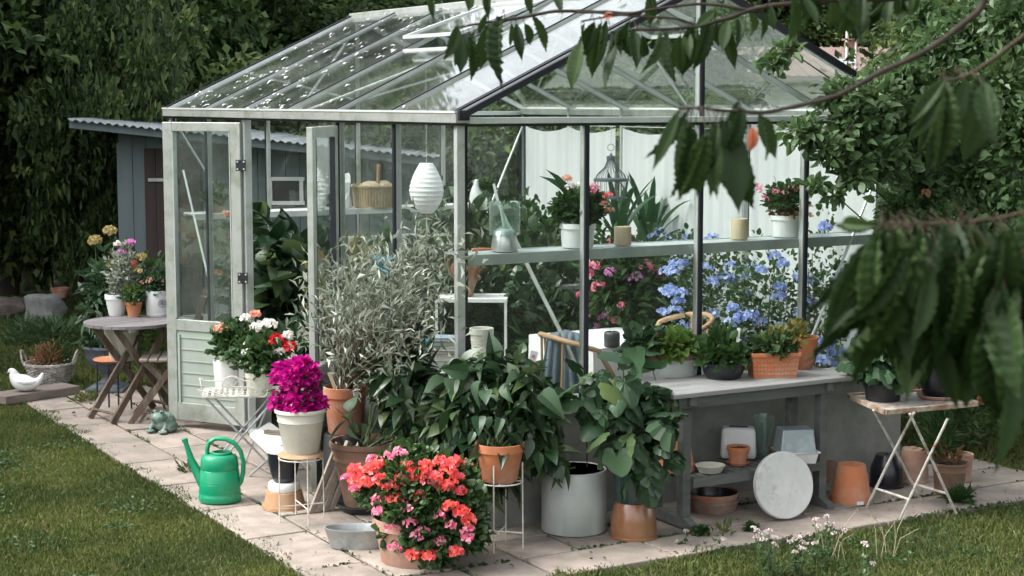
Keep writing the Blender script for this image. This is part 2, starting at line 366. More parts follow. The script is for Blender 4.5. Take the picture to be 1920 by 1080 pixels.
M['frog'] = mat('frog_glaze', (.1, .17, .13), (.05, .095, .075), 9, .55, coat=.15, c3=(.3, .37, .32), s3=8, t3=.56, w3=.08, bump=.3, bscale=40)
M['shedblue'] = mat('blue_shed_boards', (.15, .18, .19), (.115, .14, .15), 4, .8, c3=(.1, .13, .14), s3=2.5, t3=.58, w3=.1, stretch=(1, 1, .3))
M['sheddoor'] = mat('brown_shed_door', (.05, .034, .03), (.032, .023, .021), 6, .8, stretch=(3, 3, .3))
M['corr'] = mat('corrugated_metal', (.35, .38, .39), (.25, .28, .29), 4, .5, .4)
M['bark'] = mat('bark', (.075, .062, .048), (.04, .033, .027), 8, .95, bump=1., bscale=18, stretch=(1, 1, .3))
M['twig'] = mat('cherry_twig', (.022, .017, .014), (.035, .026, .02), 30, .75, spec=.2)
M['redtwig'] = mat('red_leaf_stalk', (.04, .026, .014), (.028, .024, .012), 20, .6, spec=.2)
M['stem'] = mat('green_stem', (.09, .13, .05), (.06, .09, .035), 20, .6)
M['brownstem'] = mat('woody_stem', (.15, .12, .085), (.1, .08, .055), 20, .8)
M['rooftile'] = mat('red_roof_tiles', (.2, .135, .115), (.15, .1, .088), 3, .85, stretch=(1, 1, 1))
M['brick'] = mat('chimney_brick', (.25, .12, .085), (.2, .09, .065), 8, .85)
M['cane'] = mat('rattan', (.42, .27, .15), (.33, .2, .11), 12, .6)
M['candle'] = mat('beige_wax', (.45, .38, .26), (.38, .31, .2), 12, .6, stretch=(3, 3, .4))
M['darkcandle'] = mat('charcoal_glass', (.05, .053, .055), (.03, .03, .033), 12, .4)
M['pink'] = mat('pink_paper', (.7, .25, .4), (.6, .2, .35), 6, .8)
M['bookw'] = mat('book_pages', (.68, .67, .62), (.58, .57, .52), 6, .8, stretch=(1, 1, 30))
M['bookb'] = mat('teal_book', (.02, .2, .27), (.02, .16, .22), 6, .5)
M['bookg'] = mat('pale_blue_book', (.35, .42, .48), (.3, .36, .42), 6, .6)
M['bookr'] = mat('red_brown_book', (.3, .08, .05), (.25, .07, .05), 6, .6)
M['shelfglass'] = mat('shelf_aluminium', (.4, .45, .45), (.33, .38, .385), 4, .4, .2, c3=(.27, .32, .31), s3=4, t3=.58, w3=.1)
M['steel'] = mat('steel', (.55, .56, .56), (.42, .44, .44), 6, .3, .8)
M['label'] = mat('plant_label', (.78, .78, .76), (.7, .7, .68), 6, .6)
# foliage
lm = leafmat
M['f_bg'] = lm('background_foliage', [(.016, .036, .013), (.033, .067, .018), (.06, .108, .028), (.12, .17, .05)], .3, .6)
M['f_bg2'] = lm('lighter_background_foliage', [(.02, .05, .015), (.04, .085, .022), (.06, .12, .03), (.1, .15, .05)], .3, .6)
M['f_con'] = lm('conifer_foliage', [(.04, .07, .03), (.06, .1, .04), (.09, .14, .06)], .1, .7)
M['f_cherry'] = lm('cherry_leaves', [(.013, .029, .008), (.02, .042, .011), (.032, .06, .016)], .18, .55, .2)
M['f_apple'] = lm('apple_leaves', [(.04, .08, .025), (.06, .12, .04), (.08, .15, .06), (.12, .19, .09)], .3, .45)
M['f_dark'] = lm('dark_leaves', [(.012, .034, .013), (.019, .048, .017), (.03, .065, .026), (.05, .092, .042), (.085, .12, .04)], .15, .33, .5)
M['f_mid'] = lm('mid_leaves', [(.022, .055, .016), (.038, .085, .024), (.06, .12, .035)], .28, .4)
M['f_light'] = lm('light_leaves', [(.08, .15, .03), (.13, .22, .05), (.18, .28, .07)], .35, .45)
M['f_bluegreen'] = lm('broad_green_leaves', [(.022, .055, .024), (.034, .075, .033), (.052, .105, .05), (.085, .15, .08)], .28, .4)
M['f_olive'] = lm('silver_leaves', [(.1, .125, .08), (.19, .22, .165), (.3, .335, .27), (.46, .49, .42)], .2, .55)
M['f_yel'] = lm('yellowing_leaves', [(.1, .14, .03), (.2, .2, .05), (.25, .17, .05)], .3, .5)
M['f_dry'] = lm('dry_stems', [(.2, .09, .04), (.3, .17, .08), (.16, .1, .05)], .1, .7)
M['f_strap'] = lm('strap_leaves', [(.02, .06, .03), (.035, .09, .04), (.05, .11, .045)], .2, .35)
M['f_litter'] = lm('litter_pieces', [(.09, .06, .035), (.2, .13, .07), (.06, .07, .03), (.3, .24, .15)], 0, .8)
M['grass'] = lm('grass_blades', [(.05, .085, .018), (.075, .12, .026), (.105, .15, .036), (.17, .165, .08)], .25, .6)
M['p_coral'] = lm('coral_petals', [(.75, .08, .05), (.85, .16, .14), (.85, .2, .1), (.8, .13, .2), (.85, .3, .3)], .3, .5)
M['p_pink'] = lm('pink_petals', [(.75, .12, .28), (.8, .25, .38), (.85, .5, .52)], .3, .5)
M['p_mag'] = lm('magenta_bracts', [(.42, .0, .17), (.55, .005, .24), (.36, .0, .2), (.62, .02, .3)], .25, .5)
M['p_white'] = lm('white_petals', [(.75, .74, .68), (.8, .8, .76), (.7, .6, .55)], .3, .5)
M['p_red'] = lm('red_petals', [(.6, .01, .02), (.7, .02, .03), (.5, .01, .02)], .2, .5)
M['p_blue'] = lm('blue_petals', [(.22, .26, .6), (.3, .38, .7), (.44, .52, .78), (.62, .68, .84)], .3, .5)
M['p_peach'] = lm('peach_petals', [(.75, .35, .25), (.8, .45, .35), (.7, .3, .2)], .3, .5)
M['p_yel'] = lm('yellow_petals', [(.42, .33, .12), (.5, .42, .2), (.33, .25, .1)], .3, .5)
M['p_lilac'] = lm('lilac_petals', [(.6, .2, .5), (.7, .35, .6)], .3, .5)
M['p_orange'] = lm('orange_petals', [(.55, .16, .07), (.6, .25, .14), (.4, .1, .05)], .3, .5)
M['p_sedum'] = lm('pale_stonecrop_petals', [(.6, .5, .5), (.7, .62, .6), (.45, .3, .32)], .2, .6)
patchy(M['grass'], 1.3, .7, 1.3, .03)
patchy(M['f_bg'], .55, .6, 1.45, .02)
patchy(M['f_bg2'], .6, .7, 1.4, .02)
patchy(M['f_apple'], 1.5, .75, 1.2, .015)
def curtainmat():
    m = bpy.data.materials.new('curtain_fabric'); m.use_nodes = True; nt = m.node_tree; L = nt.links.new
    b = nt.nodes['Principled BSDF']; b.inputs['Base Color'].default_value = (.9, .92, .91, 1); b.inputs['Roughness'].default_value = .9
    t = _n(nt, 'ShaderNodeBsdfTranslucent'); t.inputs[0].default_value = (.88, .9, .89, 1); ms = _n(nt, 'ShaderNodeMixShader')
    ms.inputs[0].default_value = .55; L(b.outputs[0], ms.inputs[1]); L(t.outputs[0], ms.inputs[2]); L(ms.outputs[0], nt.nodes['Material Output'].inputs[0])
    return m
M['curtain'] = curtainmat()
def island_value(m, lo=.75, hi=1.2):
    nt = m.node_tree; L = nt.links.new; b = nt.nodes['Principled BSDF']; src = b.inputs['Base Color'].links[0].from_socket
    g = _n(nt, 'ShaderNodeNewGeometry'); mr = _n(nt, 'ShaderNodeMapRange'); mr.inputs[3].default_value = lo; mr.inputs[4].default_value = hi
    hv = _n(nt, 'ShaderNodeHueSaturation'); L(g.outputs['Random Per Island'], mr.inputs[0]); L(mr.outputs[0], hv.inputs['Value'])
    L(src, hv.inputs['Color']); L(hv.outputs[0], b.inputs['Base Color'])
island_value(M['slab'], .82, 1.15)
for k in ('shedblue', 'bookw', 'greywood', 'greywood_top', 'tabletop', 'slatwood'): island_value(M[k], .85, 1.15)
def struct(name, mb, m, **k):
    o = mb.build(name, m, **k); return tag(o, kind='structure')
# ================================================================ the setting
mb = MB(); n = 60; xs = np.linspace(-1, 1, n)
gx = np.sign(xs)*np.abs(xs)**2.2*260; X, Y = np.meshgrid(gx, gx+30)
Z = -.03-0*X; mb.add(np.stack([X, Y, Z], -1).reshape(-1, 3), np.array([(i*n+j, i*n+j+1, (i+1)*n+j+1, (i+1)*n+j) for i in range(n-1) for j in range(n-1)]))
struct('lawn', mb, M['lawn'])
rg = np.random.RandomState(5)
mb = MB(); root = W(0, 0, 0)
def gbox(mb, a0, a1, b0, b1, z0, z1): return mb.box(((a0+a1)/2, (b0+b1)/2, (z0+z1)/2), (a1-a0, b1-b0, z1-z0))
gbox(mb, -1.0, 0, -.95, 5.15, -.06, -.012); gbox(mb, .002, 3.55, -.93, -.002, -.06, -.016)
o = struct('paving_bed', mb, M['joint'], loc=root); o.rotation_euler.z = TH
mb = MB(); g = .0075
def slabs(mb, a0, a1, b0, b1, along, sw, sl, seed):
    r = np.random.RandomState(seed)
    lo, hi = (a0, a1) if along == 'b' else (b0, b1); s0, s1 = (b0, b1) if along == 'b' else (a0, a1)
    x = lo; row = 0
    while x < hi-.02:
        x2 = min(x+sw, hi); y = s0-(sl*.5 if row % 2 else 0)
        while y < s1:
            p, q = max(y, s0), min(y+sl, s1)
            if q-p > .04:
                z = r.uniform(-.005, .004); tz = r.uniform(-.007, .007)
                A = (x+g, x2-g, p+g, q-g) if along == 'b' else (p+g, q-g, x+g, x2-g)
                mb.box(((A[0]+A[1])/2, (A[2]+A[3])/2, -.025+z), (A[1]-A[0], A[3]-A[2], .05), ry=tz)
            y += sl
        x = x2; row += 1
slabs(mb, -1.02, 0, -.95, 5.2, 'b', .34, .68, 1); slabs(mb, .002, 3.6, -.95, -.002, 'a', .34, .68, 2)
o = struct('paving', mb, M['slab'], loc=root, bevel=.006); o.rotation_euler.z = TH
mb = MB(); gbox(mb, .1, 2.86, .1, 4.34, -.05, .004)
o = struct('greenhouse_floor', mb, M['floor'], loc=root); o.rotation_euler.z = TH
# grass: blades over the lawn that is near enough to show them
def AB(x, y):
    dx, dy = x-CX, y-CY; return dx*math.cos(TH)+dy*math.sin(TH), -dx*math.sin(TH)+dy*math.cos(TH)
def grass(mb, x0, x1, y0, y1, n, ln, wd, test, rg):
    x = rg.uniform(x0, x1, n); y = rg.uniform(y0, y1, n); a, b = AB(x, y)
    k = test(a, b, x, y); x, y = x[k], y[k]; m = len(x)
    pa = np.sin(x*2.1+1)*np.sin(y*1.7)+.6*np.sin(x*6.3+y*4.1); L_ = ln*(.75+.12*pa)*(.6+.8*rg.rand(m))
    d = np.stack([rg.normal(0, .38, m), rg.normal(0, .38, m), np.full(m, 1.)], -1)
    up = rg.normal(0, 1, (m, 3)); up[:, 2] = .1
    leaves(mb, np.stack([x, y, np.full(m, -.035)], -1), d, L_, T_LAN, wd, up=up, rng=rg, roll=.1)
def edge(a, b): return .05*np.sin(b*9)+.035*np.sin(b*23+1)+.04*np.sin(a*11)
mb = MB(); inview = lambda x, y: (np.abs(x)/y < .33)
out = lambda a, b, x, y: ((a < -1.0+edge(a, b)+.02*rg.rand(len(a))) | (b < -.96+edge(b, a)+.02*rg.rand(len(a))) | (b > 5.15)) & inview(x, y)
grass(mb, -3.9, -.9, 7.3, 12.6, 190000, .046, .085, out, rg)
grass(mb, -.9, 3.7, 7.2, 9.7, 80000, .05, .08, out, rg)
tag(mb.build('mown_grass', M['grass']), 'short mown lawn grass along the edge of the paving', 'grass', kind='stuff')
mb = MB()
grass(mb, -7., -2.2, 12.4, 19, 60000, .08, .09, lambda a, b, x, y: ((a < -1.0) | (b > 5.15)) & inview(x, y), rg)
grass(mb, 2.5, 5.5, 9.3, 16, 45000, .09, .08, lambda a, b, x, y: ((a > 3.55) | (b < -.96)) & inview(x, y), rg)
tag(mb.build('far_grass', M['grass']), 'lawn grass further back between hedge and greenhouse', 'grass', kind='stuff')
# small weeds in the paving joints
def weed(u, v, r, n, label, T=T_LAN, wd=.12, m='grass', sz=.06, up=1.2):
    t = thing('weed', label, 'weed', G(u, v)); rr = np.random.RandomState(int(u)); mb = MB()
    bush(mb, (0, 0, .01), (r, r, .03), n, sz, T, wd, rr, up=up, zmin=-.01); mb.build('foliage', M[m], t); return t
weed(1315, 1002, .045, 170, 'mossy green weed on the paving left of the grassy joint before the bench', T_OVAL, .4, 'f_mid', .022, .6)
weed(1358, 1003, .05, 40, 'thin grassy weed in the paving joint in front of the bench', sz=.045)
weed(1410, 996, .035, 110, 'small mossy weed at the foot of the round white disc', T_OVAL, .4, 'f_mid', .022, .6)
weed(165, 752, .09, 130, 'grass tuft in the paving beside the plank', sz=.05)
weed(1800, 940, .05, 200, 'feathery green weed growing below the brown clay pot', T_LAN, .1, 'f_mid', .06, 1.)
weed(350, 884, .04, 60, 'small grass tuft in the paving left of the watering can', sz=.04)
# dead leaves and crumbs on the paving
mb = MB(); r = np.random.RandomState(77); pts = []
while len(pts) < 420:
    a, b = (r.uniform(-1., -.02), r.uniform(-.95, 5)) if r.rand() < .5 else (r.uniform(-.9, 3.5), r.uniform(-.95, -.02))
    if r.rand() < .45: a = round(a/.34)*.34+r.normal(0, .012)
    elif r.rand() < .3: b = -.03-abs(r.normal(0, .04)) if a > 0 else b
    pts.append(tuple(W(a, b, .004+.004*r.rand())))
leaves(mb, pts, np.concatenate([r.normal(0, 1, (420, 2)), r.normal(0, .12, (420, 1))], 1), .008+.022*r.rand(420)**2, T_OVAL, .35, rng=r, roll=.4)
tag(mb.build('leaf_litter', M['f_litter']), 'small dead leaves and crumbs scattered over the paving slabs', 'leaf litter', kind='stuff')
# moss in the joints, clover in the lawn
pts = []
while len(pts) < 1500:
    if r.rand() < .5: a = -1.02+.34*r.randint(0, 4)+r.normal(0, .008); b = r.uniform(-.95, 5)
    else: a = r.uniform(-.9, 3.5); b = -.95+.34*r.randint(0, 3)+r.normal(0, .008)
    if math.sin(a*4.1+b*3.3)+math.sin(b*7.7-a*2) > .2: pts.append(tuple(W(a, b, -.006)))
mb = MB(); n_ = len(pts); leaves(mb, pts, np.concatenate([r.normal(0, 1, (n_, 2)), .5+r.rand(n_, 1)], 1), .01+.014*r.rand(n_), T_OVAL, .4, rng=r, roll=.4)
tag(mb.build('joint_moss', M['f_mid']), 'low green moss growing in the joints between the paving slabs', 'moss', kind='stuff')
mb = MB()
for i in range(46):
    a, b = (r.uniform(-3.2, -1.15), r.uniform(-1.4, 4.5)) if i < 32 else (r.uniform(.9, 3.4), r.uniform(-1.7, -1.1)); c = W(a, b, -.005); k = r.randint(20, 70); sp_ = r.uniform(.03, .12)
    leaves(mb, np.array(c)+r.normal(0, 1, (k, 3))*[sp_, sp_, .004]+[0, 0, .012], np.concatenate([r.normal(0, 1, (k, 2)), .25*r.rand(k, 1)], 1), .014+.01*r.rand(k), T_OVAL, .5, rng=r, roll=.3)
tag(mb.build('clover', M['f_mid']), 'patches of clover leaves among the lawn grass', 'clover', kind='stuff')
# ================================================================ greenhouse
B = .74; WD = 4*B; LN = 6*B; ZS, ZE, ZA = .62, 2.09, 2.83; ZR = 2.135
gh = thing('greenhouse', 'aluminium framed glass greenhouse with open double doors on a low grey concrete wall', 'greenhouse', W(0, 0, 0), TH)
def gp(name, mb, m, par=None, **k): return mb.build(name, M[m], par or gh, **k)
# foundation
T0 = .16
for (x0, x1, y0, y1) in ((-.02, WD+.02, -.02, T0), (-.02, WD+.02, LN-T0, LN+.02), (WD-T0, WD+.02, T0+.001, LN-T0-.001), (-.02, T0, T0+.001, 2*B-.03), (-.02, T0, 4*B+.03, LN-T0-.001)):
    mb = MB(); gbox(mb, x0, x1, y0, y1, -.05, ZS-.03); gp('foundation_wall', mb, 'wallc', bevel=.004)
for (x0, x1, y0, y1) in ((-.05, WD+.05, -.06, T0+.02), (-.05, WD+.05, LN-T0-.02, LN+.05), (WD-T0-.02, WD+.05, T0+.021, LN-T0-.021), (-.05, T0+.02, T0+.021, 2*B-.03), (-.05, T0+.02, 4*B+.03, LN-T0-.021)):
    mb = MB(); gbox(mb, x0, x1, y0, y1, ZS-.03, ZS); gp('sill', mb, 'greywood_top', bevel=.004)
mb = MB(); gbox(mb, -.03, .06, 2*B, 4*B, -.02, .035); gp('threshold', mb, 'alu')
def pane4(pts, th=.004, m='glass', name='pane', par=None):
    p = [Vector(q) for q in pts]; nn = (p[1]-p[0]).cross(p[2]-p[0]).normalized()*th/2; k = len(p); mb = MB()
    mb.add([q-nn for q in p]+[q+nn for q in p], [tuple(range(k-1, -1, -1)), tuple(range(k, 2*k))]+[(i, (i+1) % k, k+(i+1) % k, k+i) for i in range(k)])
    return mb.build(name, M[m], par or gh)
def post(a, b, z0, z1, nx, ny, corner=False, gs=1):
    """(nx,ny) points outwards; the gasket strip sits on the outer face"""
    tx, ty = -ny, nx
    mb = MB(); w_ = .046 if corner else .022
    mb.box((a-nx*.012, b-ny*.012, (z0+z1)/2), (abs(tx)*w_+abs(nx)*.036, abs(ty)*w_+abs(ny)*.036, z1-z0))
    o = gp('corner_post' if corner else 'post', mb, 'alu', bevel=.003)
    if not corner:
        g_ = MB(); g_.box((a+nx*.013+tx*gs*.006, b+ny*.013+ty*gs*.006, (z0+z1)/2), (abs(tx)*.022+abs(nx)*.014, abs(ty)*.022+abs(ny)*.014, z1-z0-.004))
        g_.build('gasket', M['gasket'], o)
    return o
for k in (1, 2, 3):
    post(k*B, 0, ZS, ZA-.03 if k == 2 else ZE, 0, -1, gs=1); post(k*B, LN, ZS, ZA-.03 if k == 2 else ZE, 0, 1)
for k in (1, 2, 5): post(0, k*B, .03 if k == 2 else ZS, ZE, -1, 0, gs=1)
mb = MB(); mb.box((.005, 4*B+.01, (.03+ZE)/2), (.05, .055, ZE-.03)); gp('door_post', mb, 'alu', bevel=.003)
for k in range(1, 6): post(WD, k*B, ZS, ZE, 1, 0)
for a, b in ((0, 0), (WD, 0), (0, LN), (WD, LN)):
    o = post(a, b, ZS, ZE, 0, -1 if b == 0 else 1, corner=True)
    for dx, dy in ((.034, 0), (0, .034)):
        g_ = MB(); g_.box((a+(dx if a == 0 else -dx), b+(dy if b == 0 else -dy)+(.012 if b == 0 else -.012), (ZS+ZE)/2), (.016, .02 if dx else .016, ZE-ZS-.004)); g_.build('gasket', M['gasket'], o)
# eave beams and gutters
for x0, x1, sgn in ((-.055, .03, -1), (WD-.03, WD+.055, 1)):
    mb = MB(); gbox(mb, x0, x1, -.05, LN+.05, ZE, ZE+.05); o = gp('gutter', mb, 'alu_green', bevel=.004)
    l = MB(); xx = x0 if sgn < 0 else x1-.012; gbox(l, xx-.004, xx+.012, -.05, LN+.05, ZE+.0505, ZE+.062); l.build('lip', M['alu_bright'], o)
    l = MB(); gbox(l, x0+.012, x1-.012, -.04, LN+.04, ZE-.012, ZE-.0005); l.build('seal', M['gasket'], o)
for y0, y1 in ((-.035, .02), (LN-.02, LN+.035)):
    mb = MB(); gbox(mb, .032, WD-.032, y0, y1, ZE-.004, ZE+.028); o = gp('eave_beam', mb, 'alu_bright', bevel=.003)
    l = MB(); gbox(l, .034, WD-.034, y0+.01, y1-.01, ZE-.018, ZE-.0045); l.build('seal', M['gasket'], o)
mb = MB(); mb.box((-.01, -.04, ZE+.04), (.062, .05, .05)); gp('corner_joint', mb, 'gasket', bevel=.004)
# roof
mb = MB(); mb.bar((WD/2, -.06, ZA+.012), (WD/2, LN+.06, ZA+.012), .07, .05); gp('ridge', mb, 'alu', bevel=.004)
for s in (0, 1):
    for k in range(7):
        b = k*B; a0, a1 = (0, WD/2) if s == 0 else (WD, WD/2); end = k in (0, 6)
        b_ = b-.03 if k == 0 else b+.03 if k == 6 else b
        p0, p1 = (a0-(.03 if s == 0 else -.03), b_, ZR-.005), (a1, b_, ZA+.005)
        mb = MB(); mb.bar(p0, p1, .044 if end else .022, .036 if end else .03); o = gp('rake' if end else 'rafter', mb, 'alu' if not end else 'alu_bright', bevel=.003)
        up = Vector((-(ZA-ZR) if s == 0 else (ZA-ZR), 0, WD/2)).normalized()
        for off, ww, hh in (((-.014, .012, .01), (.014, .012, .01), (-.034 if k == 0 else .034, .016, .03)) if end else ((-.005, .01, .007),)):
            g_ = MB(); q = Vector((0, off, 0)); lift = up*((.0235 if end else .019) if abs(off) < .03 else -.006)
            g_.bar(Vector(p0)+q+lift, Vector(p1)+q+lift, ww, hh); g_.build('gasket', M['gasket'], o)
    for k in range(6):
        a0, a1 = (.0, WD/2-.02) if s == 0 else (WD, WD/2+.02)
        zz0, zz1 = ZR+.012, ZA+.002; b0, b1 = k*B+.008, (k+1)*B-.008
        def at(t): return a0+(a1-a0)*t, zz0+(zz1-zz0)*t
        vent = (s == 0 and k == 2) or (s == 1 and k == 1)
        tt = .54 if vent else 1
        x1, z1 = at(tt); pane4([(a0, b0, zz0), (x1, b0, z1), (x1, b1, z1), (a0, b1, zz0)], m='roofglass', name='roof_pane')
        if vent:
            x2, z2 = at(.97); lift = .085
            fr = MB()
            for q0, q1 in (((x1, b0, z1+lift), (x1, b1, z1+lift)), ((x2, b0, z2+.01), (x2, b1, z2+.01)), ((x1, b0, z1+lift), (x2, b0, z2+.01)), ((x1, b1, z1+lift), (x2, b1, z2+.01))): fr.bar(q0, q1, .028, .022)
            fr.bar((x1, b0, z1), (x1, b1, z1), .03, .02)
            fo = gp('roof_vent', fr, 'alu_bright'); pane4([(x1, b0, z1+lift), (x2, b0, z2+.01), (x2, b1, z2+.01), (x1, b1, z1+lift)], m='roofglass', name='pane', par=fo)
# wall panes
for k in range(4):
    for b in (0., LN):
        pane4([(k*B+.02, b, ZS), ((k+1)*B-.02, b, ZS), ((k+1)*B-.02, b, ZE), (k*B+.02, b, ZE)])
for b in (0., LN):
    for q in (((.03, b, ZE+.03), (WD/2-.02, b, ZE+.03), (WD/2-.02, b, ZA-.03), (.12, b, ZE+.075)), ((WD/2+.02, b, ZE+.03), (WD-.03, b, ZE+.03), (WD-.12, b, ZE+.075), (WD/2+.02, b, ZA-.03))): pane4(q, name='gable_pane')
for k in range(6):
    pane4([(WD, k*B+.02, ZS), (WD, (k+1)*B-.02, ZS), (WD, (k+1)*B-.02, ZE), (WD, k*B+.02, ZE)])
    if k not in (2, 3): pane4([(0, k*B+.02, ZS), (0, (k+1)*B-.02, ZS), (0, (k+1)*B-.02, ZE), (0, k*B+.02, ZE)])
# braces
for p0, p1 in (((.03, LN-.03, 2.02), (.29, LN-.03, 1.6)), ((.03, 4.3, 1.7), (.03, 3.75, .86)), ((2.93, LN-.04, 1.99), (2.53, LN-.04, 1.14)),
               ((2.93, .04, 2.03), (2.33, .04, .84)), ((.06, 3.02*B, 2.13), (1.2, 5.3*B, 2.68)), ((1.55, .9, 2.76), (2.88, 2.02, 2.13)), ((1.4, 1.2, 2.76), (.1, 2.2, 2.14)),
               ((1.48, LN-.03, 2.2), (.6, LN-.03, 2.4)), ((1.48, LN-.03, 2.2), (2.3, LN-.03, 2.42))):
    mb = MB(); mb.tube([p0, p1], .0085, 8); gp('brace', mb, 'alu_bright', smooth=True)
# bird lime and drips on the roof
rg = np.random.RandomState(11); mb = MB(); sl = Vector((WD/2, 0, ZA-ZR)).normalized()
nrm = np.array([-sl.z, 0, sl.x])
for k in range(170):
    t = rg.rand()**1.1; bb = rg.choice([rg.uniform(2.3, 4.4), rg.uniform(.2, 4.4)], p=[.8, .2]); n_ = rg.randint(1, 4)
    q = np.array([WD/2*t, bb, ZR+(ZA-ZR)*t])+nrm*.021
    for j in range(n_):
        d = -np.array(sl)+rg.normal(0, .35, 3)*np.array([1, 1, 0]); d -= nrm*d.dot(nrm)
        leaves(mb, [q+rg.normal(0, .012, 3)*np.array([1, 1, 0])], [d], rg.uniform(.012, .045)*(1 if rg.rand() < .85 else 1.7), T_DIA, rg.uniform(.12, .28), up=[nrm], rng=rg, roll=.01)
tag(gp('bird_lime', mb, 'lime'), kind='stuff')
# doors
def door(hinge, free, label, hz=True):
    h = Vector(hinge); f = Vector(free); wd = (f-h).length; ang = math.atan2(f.y-h.y, f.x-h.x); z0, z1 = .05, 2.06
    mb = MB()
    for x in (.04, wd-.04): mb.box((x, 0, (z0+z1)/2), (.078, .034, z1-z0))
    for z, hh in ((z0+.06, .12), (.70, .075), (z1-.03, .06)): mb.box((wd/2, 0, z), (wd-.158, .03, hh))
    o = gp('door', mb, 'alu_green', bevel=.003); o.location = (h.x, h.y, 0); o.rotation_euler.z = ang; tag(o, label)
    p = MB(); p.box((wd/2, 0, (.7375+2.0)/2), (wd-.16, .006, 2.0-.738)); p.build('pane', M['doorglass'], o)
    p = MB(); p.box((wd/2, 0, (.17+.662)/2), (wd-.16, .012, .49))
    for i in range(6):
        for sg in (-1, 1): p.box((wd/2, sg*.0085, .215+i*.08), (wd-.165, .006, .006))
    for sg in (-1, 1): p.box((wd-.1, sg*.012, .4), (.016, .014, .47))
    p.build('ribbed_panel', M['ribbed'], o)
    g_ = MB()
    for x in (.084, wd-.084): g_.box((x, 0, 1.37), (.008, .038, 1.25))
    g_.build('gasket', M['gasket'] if not hz else M['alu'], o)
    return o
d1 = door((-.03, 4*B+.01, 0), (-.375, 3.50, 0), 'wide open left door leaf with green algae tint')
d2 = door((-.03, 2*B-.01, 0), (-.40, .98, 0), 'open right door leaf seen nearly edge on', hz=False)
for bb, zs, sgn in ((4*B, (1.783, 1.045), 1), (2*B, (1.74,), -1)):
    for z in zs:
        hM = Matrix.Translation((-.052, bb-.03*sgn, z))@Matrix.Rotation(R(-30 if sgn > 0 else 20), 4, 'Z')
        mb = MB(); mb.box((0, 0, 0), (.066 if sgn > 0 else .02, .01, .072)); mb.xf(hM); o = gp('hinge', mb, 'black', bevel=.002)
        s_ = MB()
        for dy in (-.021, .021):
            for dz in (-.024, .024): s_.tube([(dy, -.0052, dz), (dy, -.009, dz)], .006, 8)
        s_.xf(hM)
        s_.build('screw', M['alu_bright'], o)
# curtain on the far long wall
def curtain(b0, b1, ztop, zbot, label, sag=.04, seed=0, amp=.012):
    r = np.random.RandomState(seed); nx, nz = 90, 14; V = []
    ph = r.rand(6)*6.28
    for j in range(nz+1):
        for i in range(nx+1):
            t = i/nx; b = b0+(b1-b0)*t; L_ = b1-b0
            nsc = max(1, round(L_/.72)); sg = sag*abs(math.sin(math.pi*t*nsc))
            z = ztop-sg-(ztop-sg-zbot)*j/nz
            x = WD-.06+amp*(math.sin(b*38+ph[0])+.7*math.sin(b*61+ph[1]+j*.05)+.5*math.sin(b*97+ph[2]))*(.35+.65*j/nz)
            V.append((x, b, z))
    mb = MB(); mb.add(V, np.array([(j*(nx+1)+i, j*(nx+1)+i+1, (j+1)*(nx+1)+i+1, (j+1)*(nx+1)+i) for j in range(nz) for i in range(nx)]))
    t = thing('curtain', label, 'curtain', W(0, 0, 0), TH, 'white curtains along the glass'); mb.build('cloth', M['curtain'], t, smooth=True, sharp=180)
    r_ = MB(); r_.tube([(WD-.06, b0, ztop+.012), (WD-.06, b1, ztop+.012)], .004, 6); r_.build('wire', M['alu'], t)
    return t
curtain(2.98, 4.30, 2.0, .25, 'white sheer curtain panel hanging behind the pink flowers, left of the birdcage', seed=1)
curtain(1.47, 2.88, 2.0, .25, 'white sheer curtain panel behind the strap-leaved plants and hanging cherry leaves', seed=2)
curtain(.16, 1.37, 1.99, .25, 'white sheer curtain panel behind the blue flowers, nearest the apple tree', seed=3)
# shelves
def shelf(label, pts, z, dep, th, m, cat='shelf', brk=True):
    """a shelf along the glass, pts = (a0,a1,b0,b1)"""
    a0, a1, b0, b1 = pts; t = thing('wall_shelf', label, cat, W(0, 0, 0), TH)
    mb = MB(); gbox(mb, a0, a1, b0, b1, z-.006, z); mb.build('shelf_board', M[m], t)
    mb = MB()
    if a1-a0 > b1-b0:
        gbox(mb, a0, a1, b0-.012, b0-.001, z-th, z+.004); gbox(mb, a0, a1, b1+.001, b1+.012, z-th*.6, z+.004)
    else:
        gbox(mb, a0-.012, a0-.001, b0, b1, z-th, z+.004); gbox(mb, a1+.001, a1+.012, b0, b1, z-th*.6, z+.004)
    mb.build('front_rail', M[m], t, bevel=.002)
    return t
shelf('long blue-grey aluminium shelf along the front gable glass', (.05, 2.90, .045, .26), 1.415, .22, .052, 'shelfglass')
shelf('white shelf along the far gable glass', (.05, 2.88, 4.12, 4.36), 1.39, .24, .04, 'white')
shelf('lower narrow white shelf on the far gable', (.5, 2.3, 4.2, 4.36), 1.16, .2, .03, 'white')
